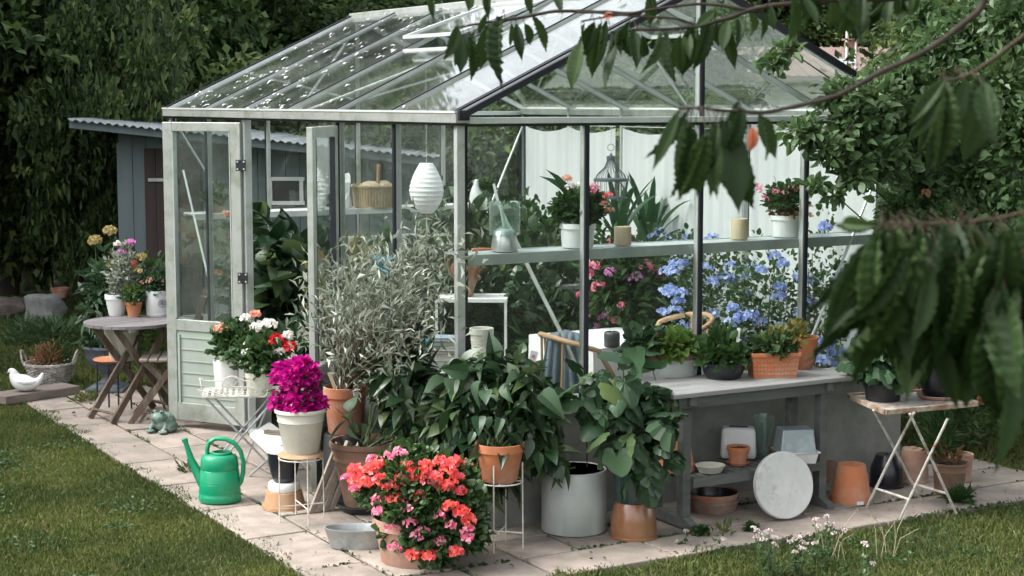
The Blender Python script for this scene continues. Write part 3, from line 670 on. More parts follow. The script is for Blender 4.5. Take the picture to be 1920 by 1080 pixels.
# ================================================================ background
# shed
sh = thing('garden_shed', 'blue-grey wooden shed with brown door and corrugated metal roof behind the greenhouse', 'shed', P(228, 500, 16.2))
sh.location.z = 0; pm = F/16.2
X0 = 0; X1 = (800-228)/pm
def sz(u, v): return H-(v-188)/pm*1.0
mb = MB(); zl, zr = 1.93, 1.62; nb = 22
dx0, dx1 = (272-228)/pm, (385-228)/pm
for i in range(nb):
    a, b = X0+(X1-X0)*i/nb, X0+(X1-X0)*(i+1)/nb
    mid = (a+b)/2; top = zl+(zr-zl)*mid/X1
    if dx0 < mid < dx1:
        if top > 1.78: mb.box((mid, 0, (1.75+top)/2), (b-a-.004, .03, top-1.75))
        continue
    mb.box((mid, 0, top/2), (b-a-.006, .03+.006*(i % 2), top))
mb.box(((X0+X1)/2, 2.2, .85), (X1-X0, .04, 1.7)); mb.box((X0, 1.1, .9), (.04, 2.2, 1.8)); mb.box((X1, 1.1, .8), (.04, 2.2, 1.6))
mb.build('wall', M['shedblue'], sh)
mb = MB()
for i in range(5): mb.box((dx0+.02+(dx1-dx0-.04)*(i+.5)/5, -.01, .88), ((dx1-dx0-.04)/5-.004, .03, 1.74))
d = mb.build('door', M['sheddoor'], sh)
mb = MB(); mb.bar((dx0+.06, -.04, 1.45), (dx0+.3, -.04, 1.45), .02, .03); mb.build('latch', M['zinc'], d)
wx0, wx1 = (512-228)/pm, (570-228)/pm; wz0, wz1 = 1.23, 1.46
mb = MB(); mb.box(((wx0+wx1)/2, -.03, (wz0+wz1)/2), (wx1-wx0, .02, wz1-wz0)); wo = mb.build('window', M['black'], sh)
mb = MB()
for z in (wz0, wz1): mb.box(((wx0+wx1)/2, -.05, z), (wx1-wx0+.06, .03, .035))
for x in (wx0, wx1): mb.box((x, -.05, (wz0+wz1)/2), (.035, .032, wz1-wz0-.036))
mb.build('frame', M['white'], wo)
mb = MB(); nx = 150; V = []; xa, xb = -.36, X1+.15
for i in range(nx+1):
    x = xa+(xb-xa)*i/nx; z = 2.03+(1.68-2.03)*(x-xa)/(xb-xa)+.012*math.sin(x*2*math.pi/.076)
    for th in (0, -.006):
        for y in (-.45, 2.5): V.append((x, y, z+th+(.0 if y < 0 else -.02)))
f = []
for i in range(nx):
    a = i*4; b = a+4; f += [(a, b, b+1, a+1), (a+2, a+3, b+3, b+2), (a, a+2, b+2, b)]
mb.add(V, f); ro = mb.build('roof', M['corr'], sh)
mb = MB(); mb.bar((xa, -.38, 1.985), (xb, -.38, 1.625), .03, .07); mb.build('fascia', M['shedblue'], ro)
# trees
def tree_meshes(seed, rx, rz, zc, ncl, per, leaf, T=T_DIA, wd=.3, lump=.36, trunk_r=.16, low=0.3):
    r = np.random.RandomState(seed); mb = MB(); tk = MB()
    zt = zc
    tk.tube([(0, 0, -.1), (.05, 0, zt*.4), (-.04, .08, zt*.8), (.1, 0, zt+rz*.5)], [trunk_r*1.2, trunk_r, trunk_r*.7, trunk_r*.25], 10)
    for k in range(ncl):
        d = sph(r, 1)[0]; q = r.rand()**.4*.9
        c = np.array([d[0]*rx*q, d[1]*rx*q, zc+d[2]*rz*q]); cr = rx*lump*r.uniform(.6, 1.15)
        if c[2]-cr*.5 < low: c[2] = low+cr*.5
        if k % 3 == 0:
            s0 = Vector((0, 0, min(zt, max(.8, c[2]*.6)))); tk.tube([s0, s0.lerp(Vector(c), .5)+Vector((0, 0, .15)), Vector(c)], [trunk_r*.4, trunk_r*.22, .01], 6, caps=False)
        dd = sph(r, per); dd[:, 2] = np.where(r.rand(per) < .6, np.abs(dd[:, 2]), dd[:, 2])
        p = c+dd*cr*np.array([1, 1, .62])*(r.rand(per, 1)**.3)
        D = dd*np.array([1, 1, .3])+np.array([0, 0, -.12])+r.normal(0, .75, (per, 3))
        leaves(mb, p, D, leaf*(.6+.8*r.rand(per)), T, wd, rng=r, roll=.5)
    return tk, mb
def mk_tree(name, label, cat, loc, tm, leafm, scale, rz=0, group=None):
    t = thing(name, label, cat, loc, rz, group, scale=1); t.scale = scale
    tm[0].build('trunk', M['bark'], t, smooth=True); tm[1].build('crown', M[leafm], t); return t
A = tree_meshes(1, 2.6, 2.9, 3.3, 150, 420, .115, low=.2)
Bt = tree_meshes(2, 2.2, 2.5, 2.6, 130, 380, .105, low=.1)
Cn = tree_meshes(3, 1.6, 1.8, 1.7, 110, 380, .1, T_LAN, .22, .26, .1, low=0)
D_ = tree_meshes(4, 1.5, 1.1, 1.15, 70, 300, .10, low=.0)
def gpos(u, D): p = P(u, 600, D); return (p.x, p.y, 0)
gr = 'leafy trees behind the shed and greenhouse'
t1 = mk_tree('leafy_tree', 'dark leafy tree at the left edge, above the picket fence', 'tree', gpos(20, 22), A, 'f_bg', (1.15, 1.1, 1.35), .3, gr)
t2 = mk_tree('leafy_tree', 'lighter yellow-green tree above the corrugated shed roof', 'tree', gpos(190, 21), Bt, 'f_bg2', (1.0, 1.0, 1.3), 1.3, gr)
t2.location = gpos(175, 21.5)
for lab, src, u, D, s, rz in (
    ('dark tree rising behind the left end of the greenhouse roof', t1, 300, 24, (1.1, 1.1, 1.45), 2.1), ('dark tree behind the middle of the left roof slope', t1, 560, 25, (1., 1.1, .78), 4.0),
    ('shadowy tree behind the hanging paper lantern', t1, 760, 25.5, (1.2, 1.2, .68), 5.2), ('green tree behind the white curtains', t2, 980, 23, (1.2, 1.2, .6), .7),
    ('green tree behind the gable peak', t2, 1130, 26, (1.2, 1.2, .5), 2.9), ('dark tree directly left of the far red-roofed house', t1, 1180, 34, (1.1, 1.1, .8), 1.0),
    ('dark woodland tree behind the far house chimney', t1, 1600, 62, (2.2, 1.6, 1.45), 3.3), ('dark woodland tree right of the far house', t1, 1760, 58, (2.0, 1.6, 1.5), 4.4),
    ('tall dark tree at the upper right corner', t1, 1905, 30, (1.3, 1.3, 1.4), 5.9), ('dark woodland tree left of the far house', t1, 1420, 60, (2.1, 1.6, 1.4), 2.2),
    ('tall far tree over the left roof slope', t1, 420, 36, (2.0, 1.6, 1.75), 3.0), ('tall far tree filling the gap at the top left', t1, 150, 44, (2.0, 1.7, .55), 4.9), ('tall far tree behind the roof ridge', t1, 720, 38, (2., 1.6, 1.6), 1.1)):
    dup(src, lab, gpos(u, D), rz, s)
for lab, x, y, s, rz in (('garden tree left of the picture beyond the lawn', -7.6, 17, (1.1, 1.1, 1.2), .5), ('garden tree further left beyond the lawn', -9.8, 13.8, (1.2, 1.2, 1.1), 1.9), ('garden tree left of the picture beyond the second lawn tree', -11.6, 10, (1.2, 1.2, 1.15), 2.7), ('garden tree behind the lawn trees at the left', -14, 16, (1.3, 1.3, 1.3), 4.1), ('garden tree far left beside the lawn', -13, 6, (1.2, 1.2, 1.2), 3.3), ('garden tree to the right behind the border', 9.5, 4.5, (1.2, 1.2, 1.0), 2.2)):
    dup(t1, lab, (x, y, 0), rz, s)  # unseen trees outside the frame, added to darken what the glass reflects
bs = mk_tree('shrub', 'dark shrub in front of the picket fence at the left edge', 'shrub', gpos(10, 19.4), D_, 'f_bg', (1, 1, 1.5), 0, 'dark shrubs of the back hedge')
for lab, u, D, s, rz in (('dark shrub between the boulder and the shed', 150, 19, (1., 1, 1.75), 1.), ('dark shrub just left of the shed corner', 215, 17.6, (.55, .6, 1.55), 2.), ('dark shrub seen through the left door glass', 600, 19.5, (1.2, 1, 1.2), 3.),
                         ('dark shrub behind the paper lantern', 850, 18.6, (1.3, 1, 1.2), 4.4), ('dark shrub behind the far greenhouse corner', 965, 17.6, (.8, 1, 1.1), .4), ('dark shrub outside the curtains', 1180, 18.8, (1.4, 1, .6), 3.9),
                         ('dark shrub outside the right greenhouse wall', 1420, 16.5, (1.2, 1, .55), 5.0), ('dark hedge shrub high at the left edge', 70, 20.2, (1.2, 1, 2.1), 5.5)):
    dup(bs, lab, gpos(u, D), rz, s)
cf = mk_tree('conifer', 'pale green conifer rising beyond the bent cherry twig', 'tree', gpos(1950, 21), Cn, 'f_con', (1.0, 1.0, 1.15), 0, 'conifers behind the apple tree')
dup(cf, 'green conifer at the right edge behind the apple tree', gpos(2050, 17), 2., (.9, .9, 1.25))
dup(cf, 'darker conifer low behind the right end of the greenhouse', gpos(1720, 17), 4., (.8, .8, .5))
# far house
hp = P(1600, 150, 46); hs_ = thing('house', 'far white house with a red-brown tiled roof and skylight', 'house', (hp.x, hp.y, 0), R(4)); q = F/46
mb = MB(); mb.box((0, 3, 1.45), (9, 6, 2.9)); mb.build('wall', M['white'], hs_)
mb = MB(); ze, zp = 2.85, 3.72
mb.add([(-4.8, -.3, ze), (4.8, -.3, ze), (4.8, 3, zp), (-4.8, 3, zp), (-4.8, 6.3, ze), (4.8, 6.3, ze), (-4.8, -.3, ze-.12), (4.8, -.3, ze-.12), (4.8, 6.3, ze-.12), (-4.8, 6.3, ze-.12)],
       [(0, 1, 2, 3), (3, 2, 5, 4), (6, 7, 1, 0), (4, 5, 8, 9), (6, 9, 8, 7), (0, 3, 4, 9, 6), (1, 7, 8, 5, 2)])
for i in range(34): mb.bar((-4.7+i*.285, -.31, ze+.012), (-4.7+i*.285, 2.98, zp+.012), .05, .03)
ro = mb.build('roof', M['rooftile'], hs_)
mb = MB(); mb.box((.62, 2.6, 3.7), (.3, .34, .36)); mb.box((.62, 2.6, 3.93), (.42, .46, .05)); mb.build('chimney', M['brick'], ro)
mb = MB(); mb.box((-.05, 1.1, 3.27), (.75, .5, .04), rx=.26); mb.build('skylight', M['zinc_blue'], ro, bevel=.01)
pp = P(1587, 150, 30); fp = thing('flagpole', 'thick white flagpole in front of the far house roof', 'flagpole', (pp.x, pp.y, 0))
mb = MB(); mb.tube([(0, 0, 0), (0, 0, 3.42)], [.035, .028], 10); mb.build('pole', M['white'], fp, smooth=True)
mb = MB(); mb.lathe([(0, 0), (.04, .02), (.045, .045), (0, .09)], 12, (0, 0, 3.42)); mb.build('finial', M['white'], fp, smooth=True)
pp = P(1603, 150, 40); fp = thing('flagpole', 'thin distant pole just right of the thick white flagpole', 'pole', (pp.x, pp.y, 0))
mb = MB(); mb.tube([(0, 0, 0), (0, 0, 4.1)], [.03, .018], 8); mb.build('pole', M['white'], fp, smooth=True)
mb = MB(); mb.lathe([(0, 0), (.03, .02), (0, .06)], 10, (0, 0, 4.1)); mb.build('finial', M['white'], fp)
# picket fence
fe = thing('picket_fence', 'weathered white picket fence under the dark hedge', 'fence', gpos(-20, 20.6), R(-4)); 
for z in (.25, .7):
    mb = MB(); mb.bar((-1, .03, z), (3.6, .03, z), .03, .06); mb.build('rail', M['white'], fe)
for i in range(36):
    mb = MB(); x = -1+i*.128; mb.box((x, 0, .46), (.07, .02, .84)); mb.add([(x-.035, -.01, .88), (x+.035, -.01, .88), (x, -.01, .94), (x-.035, .01, .88), (x+.035, .01, .88), (x, .01, .94)], [(0, 1, 2), (5, 4, 3), (0, 2, 5, 3), (1, 4, 5, 2), (0, 3, 4, 1)])
    mb.build('picket', M['white'], fe)
# boulders
def boulder(u, v, w_, h_, label, seed, m='stone'):
    p = G(u, v); s = PXM(p); t = thing('boulder', label, 'boulder', p, seed); mb = MB(); r = np.random.RandomState(seed)
    nu, nv = 20, 12; V = []; ph = r.rand(6)*6
    for j in range(nv+1):
        for i in range(nu):
            th, fi = 2*math.pi*i/nu, math.pi*j/nv; d = Vector((math.sin(fi)*math.cos(th), math.sin(fi)*math.sin(th), math.cos(fi)))
            q = 1+.16*math.sin(3*d.x+ph[0])+.13*math.sin(5*d.y+ph[1])+.1*math.sin(6*d.z+ph[2]+3*d.x)
            d = Vector([math.copysign(abs(c)**.7, c) for c in d])
            V.append((d.x*q*w_/s/2, d.y*q*w_/s/2.4, h_/s*.42+d.z*q*h_/s*.5))
    mb.add(V, np.array([(j*nu+i, (j+1)*nu+i, (j+1)*nu+(i+1) % nu, j*nu+(i+1) % nu) for j in range(nv) for i in range(nu)]))
    mb.build('rock', M[m], t, smooth=True, sharp=50); return t
boulder(90, 602, 70, 56, 'pale grey boulder carrying a small terracotta pot', 1)
boulder(14, 590, 60, 34, 'brownish boulder half hidden in grass at the left edge', 2, 'plank')
boulder(45, 580, 40, 26, 'small stone between the two larger boulders', 4, 'plank')
boulder(1560, 812, 20, 10, 'small stone beside the bench foot', 5)
boulder(1555, 925, 14, 9, 'pebble by the right bench foot', 6)
# ================================================================ pots and furniture
def shape(u, vb, vt, wt, wb, z=0.):
    """measures of a round thing standing at height z: base middle, radii, height"""
    p = G(u, vb, z); s = PXM(p); rt, rb = wt/2/s, wb/2/s
    c = Vector((p.x, p.y+rb, z)); top = P(u, vt, c.y+rt); return c, rt, rb, top.z-z
def potprof(rt, rb, h, style='rim'):
    t = .009
    if style == 'rim': o = [(0, 0), (rb*.96, 0), (rb, .006), (rt*.93, h*.78), (rt, h*.785), (rt, h*.99), (rt-.004, h)]
    elif style == 'plain': o = [(0, 0), (rb*.97, 0), (rb, .005), (rt, h*.985), (rt-.003, h)]
    elif style == 'roll': o = [(0, 0), (rb*.96, 0), (rb, .008), (rt*.86, h*.7), (rt*.9, h*.72), (rt*.88, h*.745), (rt*.93, h*.9), (rt, h*.92), (rt*1.01, h*.96), (rt*.98, h)]
    elif style == 'bowl': o = [(0, 0), (rb*.9, 0), (rb, .008), (rb+(rt-rb)*.55, h*.35), (rb+(rt-rb)*.88, h*.68), (rt*.97, h*.86), (rt, h*.9), (rt, h*.985), (rt-.004, h)]
    elif style == 'belly': o = [(0, 0), (rb*.95, 0), (rb, .01), (rb*1.1, h*.2), (rt*1.06, h*.55), (rt*1.03, h*.8), (rt*.96, h*.92), (rt, h*.96), (rt*.98, h)]
    return o+[(rt-t-.002, h-.002), (rt-t-.004, h*.86), (rb-t, .02), (0, .02)]
def pot(par, rt, rb, h, m, style='rim', soil=.86, n=40, sx=1, sy=1, z=0, name='pot'):
    mb = MB(); mb.lathe(potprof(rt, rb, h, style), n, (0, 0, z), sx, sy, .004, int(rt*1e4)); o = mb.build(name, M[m], par, smooth=True, sharp=45)
    if soil:
        s_ = MB(); s_.disc((0, 0, z+h*soil), (rb+(rt-rb)*soil)-.006 if style != 'belly' else rt*.93, sx=sx, sy=sy); s_.build('soil', M['soil'], par, smooth=True, sharp=180)
    return o
def potthing(name, label, cat, u, vb, vt, wt, wb, m, style='rim', z=0., group=None, soil=.86, sx=1, sy=1):
    c, rt, rb, h = shape(u, vb, vt, wt, wb, z); t = thing(name, label, cat, c, 0, group); pot(t, rt, rb, h, m, style, soil, sx=sx, sy=sy)
    return t, rt, rb, h
def upturned(label, u, vb, vt, wt, wb, m, z=0., hole=True, rimmed=True):
    """a pot standing on its mouth: wb is the mouth on the ground"""
    c, rt, rb, h = shape(u, vb, vt, wt, wb, z); t = thing('upturned_pot', label, 'flower pot', c); mb = MB()
    if rimmed: pr = [(rb-.014, 0), (rb, .0), (rb, h*.2), (rb*.93, h*.205), (rt*1.02, h*.985), (rt*.98, h)]
    else: pr = [(rb-.014, 0), (rb, .0), (rb*1.0, h*.06), (rb*.95, h*.075), (rb*.97, h*.2), (rb*.92, h*.6), (rt*1.04, h*.9), (rt*.94, h)]
    pr += [(.014, h), (.013, h-.012), (0, h-.012)] if hole else [(0, h)]
    mb.lathe(pr, 40, wob=.004); mb.build('pot', M[m], t, smooth=True, sharp=45); return t, rt, rb, h
def stems(mb, base, tips, r, rng, bend=.15, n=5):
    for tp in tips:
        a, b = Vector(base), Vector(tp); a = a+Vector((rng.uniform(-.02, .02), rng.uniform(-.02, .02), 0)); m_ = a.lerp(b, .5)+Vector((rng.uniform(-1, 1), rng.uniform(-1, 1), .3))*(b-a).length*bend
        pts = [a.lerp(m_, t).lerp(m_.lerp(b, t), t) for t in (0, .25, .5, .75, 1)]
        mb.tube(pts, [r, r*.9, r*.75, r*.6, r*.4], n, caps=False)
def saucer(label, u, vb, w_, m, z=0., h=.022):
    p = G(u, vb, z); s = PXM(p); r = w_/2/s; t = thing('saucer', label, 'saucer', (p.x, p.y+r*.85, z)); mb = MB()
    mb.lathe([(0, 0), (r*.85, 0), (r, h*.9), (r*.985, h), (r*.96, h), (r*.83, .006), (0, .006)], 40); mb.build('dish', M[m], t, smooth=True, sharp=50); return t, r
# ---- plank, dove, basket
p0, p1 = G(22, 760), G(140, 742); d = p1-p0; t = thing('plank', 'weathered wooden plank lying on the paving under the white dove', 'plank', (p0+p1)/2+Vector((-.1, .12, 0)), math.atan2(d.y, d.x))
mb = MB(); mb.box((0, 0, .032), (d.length+.1, .24, .062)); mb.build('board', M['plank'], t, bevel=.006)
p = G(43, 736, .063); s = PXM(p); t = thing('dove_figurine', 'white ceramic dove sitting on the plank', 'figurine', (p.x+.01, p.y+.05, .063), R(6)); mb = MB()
pts = [(-.128, .143, .002), (-.12, .15, .014), (-.108, .158, .026), (-.094, .15, .032), (-.086, .125, .036), (-.075, .098, .05), (-.05, .075, .064), (-.01, .062, .066), (.035, .056, .056), (.07, .062, .038), (.1, .085, .024), (.118, .115, .017), (.124, .138, .01)]
mb.tube([(x, 0, z) for x, z, r in pts], [r for x, z, r in pts], 18)
b_ = mb.build('body', M['glaze'], t, smooth=True, sharp=180); sm = b_.modifiers.new('s', 'SUBSURF'); sm.levels = 1; sm.render_levels = 1
mb = MB(); mb.add([(-.128, -.006, .148), (-.128, .006, .148), (-.145, 0, .14), (-.128, 0, .138)], [(0, 1, 2), (1, 3, 2), (3, 0, 2)]); mb.build('beak', M['glaze'], t)
for sg in (-1, 1):
    mb = MB(); mb.tube([(-.108, sg*.0275, .162), (-.108, sg*.031, .162)], .0035, 8); mb.build('eye', M['bluegrey'], t)
    mb = MB(); mb.tube([(-.05, sg*.052, .085), (0, sg*.056, .075), (.05, sg*.04, .07), (.085, sg*.02, .08)], [.012, .02, .016, .004], 10); mb.build('wing', M['glaze'], t, smooth=True)
c, rt, rb, h = shape(86, 727, 672, 90, 62); t = thing('wicker_basket', 'grey wicker basket with two loop handles and dry heather on the lawn edge', 'basket', c); mb = MB(); r = np.random.RandomState(2)
rows = 15; ns = 30
for j in range(rows):
    z = .012+(h-.03)*j/(rows-1); q = rb+(rt-rb)*(j/(rows-1))**.9
    mb.tube([((q+.006*(1 if (i+j) % 2 else -1))*math.cos(2*math.pi*i/(ns*1)), (q+.006*(1 if (i+j) % 2 else -1))*math.sin(2*math.pi*i/ns), z+.001*r.randn()) for i in range(ns)], .0062, 6, closed=True)
for i in range(ns): a = 2*math.pi*i/ns; mb.tube([(rb*math.cos(a), rb*math.sin(a), 0), (rt*math.cos(a), rt*math.sin(a), h)], .004, 5)
mb.lathe([(0, .004), (rb, .004), (rb, .012), (0, .012)], 24)
mb.build('basket_body', M['wicker'], t, smooth=True)
mb = MB()
for k in range(3): mb.tube([((rt+.004)*math.cos(a)+.004*math.cos(9*a+k*2), (rt+.004)*math.sin(a), h-.008+.007*math.sin(9*a+k*2.1)) for a in np.linspace(0, 2*math.pi, 60)[:-1]], .0065, 6, closed=True)
mb.build('rim', M['wicker'], t, smooth=True)
for sg in (-1, 1):
    mb = MB()
    for k in range(2): mb.tube([(sg*(rt+.004+.03*math.sin(a))+.004*math.cos(12*a+k*3), .055*math.cos(a)*1., h-.01+.1*math.sin(a)+.004*math.sin(12*a+k*3)) for a in np.linspace(0, math.pi, 18)], .006, 6)
    mb.build('handle', M['wicker'], t, smooth=True)
mb = MB(); mb.disc((0, 0, h-.04), rt*.85); mb.build('soil', M['soil'], t)
r = np.random.RandomState(7); mb = MB(); bush(mb, (-.01, 0, h+.03), (rt*.7, rt*.7, .09), 520, .05, T_LAN, .1, r, up=1.3, zmin=h-.05); mb.build('dry_heather', M['f_dry'], t)
mb = MB(); bush(mb, (.07, 0, h+.03), (rt*.5, rt*.5, .10), 160, .07, T_LAN, .09, r, up=1.4, zmin=h-.05); mb.build('foliage', M['f_mid'], t)
# ---- urn with dahlias
c, rt, rb, h = shape(196, 736, 640, 88, 60); t = thing('dahlia_urn', 'dark blue-grey footed urn with tall green plant and yellow flower heads', 'potted plant', c)
mb = MB(); mb.lathe([(0, .05), (.055, .05), (.07, .06), (.045, .085), (.035, .11), (.05, .14), (rt*.75, .2), (rt*.95, .27), (rt*1.02, h*.93), (rt*1.08, h*.95), (rt*1.06, h), (rt*.98, h), (rt*.92, h*.9), (0, h*.88)], 40); mb.build('bowl', M['bluegrey'], t, smooth=True, sharp=50)
mb = MB(); mb.box((0, 0, .014), (.29, .29, .028)); mb.box((0, 0, .043), (.24, .24, .028), taper=.7); mb.build('foot', M['bluegrey'], t, bevel=.006)
mb = MB(); mb.disc((0, 0, h*.9), rt*.9); mb.build('soil', M['soil'], t)
r = np.random.RandomState(3); mb = MB(); bush(mb, (-.03, .02, h+.30), (.15, .15, .36), 620, .085, T_LONG, .2, r, up=.2, droop=.35, shell=.6); bush(mb, (.0, .0, h+.03), (.17, .15, .12), 160, .08, T_LONG, .25, r, up=.1); mb.build('foliage', M['f_bluegreen'], t)
tips = [(-.07, 0, h+.80), (.04, .02, h+.87), (.05, 0, h+.62), (-.12, 0, h+.6), (.13, 0, h+.5), (0, .05, h+.5), (-.05, -.06, h+.4)]
mb = MB(); stems(mb, (0, 0, h*.9), tips, .005, r, .06); mb.build('stem', M['stem'], t, smooth=True)
for q, rr in zip(tips[:3], (.043, .04, .024)):
    mb = MB(); head(mb, q, rr, 130, .028, r, .95); mb.build('flower', M['p_yel'], t)
mb = MB()
for q in ((.09, -.12, h+.06), (.12, -.1, h-.0), (.05, -.15, h+.02)): head(mb, q, .03, 40, .02, r)
mb.build('blossom', M['p_peach'], t)
# ---- bistro table with pots
F1, F2 = G(171, 783), G(213, 793); ux = Vector((.707, .707, 0)); cen = (F1+F2)/2+ux*.25
t = thing('bistro_table', 'round weathered wooden folding table with crossed legs beside the open door', 'table', cen, R(45)); ht = .672; TT = cen
mb = MB(); rr = .325
for i in range(9):
    y0 = -rr+2*rr*i/9; y1 = y0+2*rr/9-.005; n = 14; V = []
    ym = (y0+y1)/2
    pts = [(-math.sqrt(max(0, rr*rr-y*y)), y) for y in np.linspace(y0, y1, 6)]+[(math.sqrt(max(0, rr*rr-y*y)), y) for y in np.linspace(y1, y0, 6)]
    k = len(pts); V = [(x, y, ht-.02) for x, y in pts]+[(x, y, ht) for x, y in pts]
    mb.add(V, [tuple(range(k-1, -1, -1)), tuple(range(k, 2*k))]+[(a, (a+1) % k, k+(a+1) % k, k+a) for a in range(k)])
for x in (-.16, .16): mb.box((x, 0, ht-.032), (.05, .56, .022))
mb.build('tabletop', M['tabletop'], t)
for y, o in ((-.16, 0), (.13, .0)):
    mb = MB(); mb.bar((-.27, y, 0), (.2, y, ht-.03), .024, .045); mb.build('leg', M['oldwood'], t, bevel=.003)
    mb = MB(); mb.bar((.27, y+.028, 0), (-.2, y+.028, ht-.03), .024, .045); mb.build('leg', M['oldwood'], t, bevel=.003)
mb = MB(); mb.tube([(-.235, -.16, .06), (-.235, .13, .06)], .011, 8); mb.tube([(.235, -.13, .06), (.235, .16, .06)], .011, 8); mb.build('stretcher', M['oldwood'], t, smooth=True)
def flower_dots(mb, c, r, n, hr, np_, ps, rng, zlo=0):
    for d in sph(rng, n):
        d[2] = abs(d[2])*.9+zlo; head(mb, np.asarray(c)+d*np.asarray(r), hr*rng.uniform(.7, 1.2), np_, ps, rng)
T_Z = ht+.0
ta, rt, rb, h = potthing('potted_plant', 'white tapered pot on the bistro table, leftmost, with airy grey-green plant and mauve flowers', 'potted plant', 215, 593, 549, 42, 28, 'glaze', z=T_Z, group='pots on the bistro table')
r = np.random.RandomState(4); mb = MB(); bush(mb, (.06, 0, h+.16), (.11, .1, .18), 520, .035, T_OVAL, .3, r, up=.6); bush(mb, (.0, 0, h+.03), (.06, .06, .06), 90, .035, T_OVAL, .3, r, up=.6); mb.build('foliage', M['f_olive'], ta)
tips = [(.02+.05*i-.03, .02*(i % 2), h+.26+.03*(i % 3)) for i in range(5)]; mb = MB(); stems(mb, (0, 0, h*.85), tips, .003, r, .1); mb.build('stem', M['brownstem'], ta)
for q, m_, rr in zip([(.12, 0, h+.37), (.06, -.03, h+.31), (.19, 0, h+.27), (.13, -.03, h+.22), (.17, -.05, h+.17), (.02, 0, h+.36)], ('p_lilac', 'p_lilac', 'p_yel', 'p_orange', 'p_yel', 'p_white'), (.028, .026, .034, .025, .025, .018)):
    mb = MB(); head(mb, q, rr, 60, .02, r); mb.build('flower', M[m_], ta)
tb, rt, rb, h = potthing('potted_plant', 'small terracotta pot between two white pots on the bistro table', 'potted plant', 249, 595, 563, 32, 22, 'terra_o', z=T_Z, group='pots on the bistro table')
mb = MB(); bush(mb, (0, 0, h+.035), (.075, .07, .065), 420, .03, T_OVAL, .32, r, up=.8, zmin=h*.8); mb.build('foliage', M['f_apple'], tb)
mb = MB(); bush(mb, (0, 0, h+.07), (.07, .06, .04), 160, .024, T_OVAL, .3, r, up=1); mb.build('young_foliage', M['f_light'], tb)
tc_, rt, rb, h = potthing('potted_plant', 'white cylindrical pot with round grey emblem on the bistro table', 'potted plant', 293, 594, 541, 50, 47, 'glaze', 'plain', z=T_Z, group='pots on the bistro table')
mb = MB(); mb.lathe([(rt*.985, h*.9), (rt*1.02, h*.91), (rt*1.02, h*.95), (rt*.98, h*.96)], 40); mb.lathe([(rb*.99, h*.06), (rb*1.015, h*.07), (rb*1.015, h*.1), (rb*.99, h*.11)], 40); mb.build('band', M['glaze'], tc_, smooth=True)
mb = MB(); ea = R(-62); er = rt*1.0; 
def onpot(x, z): a = ea+x/er; return (math.cos(a)*(er+.0012), math.sin(a)*(er+.0012), h*.52+z)
mb.tube([onpot(.028*math.cos(a), .026*math.sin(a)) for a in np.linspace(0, 2*math.pi, 26)[:-1]], .0016, 5, closed=True)
for i in range(3): mb.tube([onpot(-.018, .01-i*.009), onpot(0, .014-i*.009), onpot(.018, .01-i*.009)], .0016, 5)
mb.tube([onpot(0, -.018), onpot(0, .018)], .0014, 5); mb.build('emblem', M['bluegrey'], tc_)
mb = MB(); bush(mb, (0, 0, h+.035), (.12, .1, .07), 460, .035, T_OVAL, .35, r, up=.7, zmin=h*.85); bush(mb, (.03, 0, h+.11), (.07, .07, .06), 130, .04, T_OVAL, .2, r, up=.9); mb.build('foliage', M['f_bluegreen'], tc_)
mb = MB(); flower_dots(mb, (-.02, -.02, h+.06), (.09, .07, .07), 5, .014, 18, .014, r); mb.build('flower', M['p_peach'], tc_)
# cream pot on terracotta disc on black stand, behind the table legs
zt = .36; p = G(212, 676, zt)
t = thing('plant_stand', 'black metal stand under the table carrying a terracotta disc', 'plant stand', (p.x, p.y, 0))
mb = MB(); mb.tube([(.12*math.cos(a), .12*math.sin(a), zt-.012) for a in np.linspace(0, 6.283, 30)[:-1]], .005, 6, closed=True); mb.build('ring', M['black'], t, smooth=True)
for a in (.5, 2.1, 3.7, 5.2):
    mb = MB(); mb.tube([(.118*math.cos(a), .118*math.sin(a), zt-.012), (.125*math.cos(a), .125*math.sin(a), 0)], .0065, 6); mb.build('leg', M['black'], t, smooth=True)
t = thing('saucer', 'terracotta disc on the black stand beneath the bistro table', 'saucer', (p.x, p.y, zt-.006)); mb = MB(); mb.lathe([(0, 0), (.12, 0), (.142, .018), (.138, .022), (.12, .012), (0, .012)], 36); mb.build('dish', M['terra_o'], t, smooth=True)
t = thing('flower_pot', 'large cream pot standing behind the crossed legs of the bistro table', 'flower pot', (p.x+.07, p.y+.0, zt+.007)); pot(t, .125, .09, .235, 'cream')
r = np.random.RandomState(41); t = thing('trailing_plant', 'yellow-green plant growing through the bistro table legs', 'plant', (p.x+.36, p.y+.06, 0)); mb = MB(); bush(mb, (-.05, 0, .5), (.07, .07, .16), 70, .075, T_OVAL, .32, r, up=-.2, droop=.5); mb.build('foliage', M['f_light'], t)
mb = MB(); stems(mb, (0, 0, 0), [(-.05, 0, .6), (-.08, .03, .5)], .005, r); mb.build('stem', M['stem'], t)
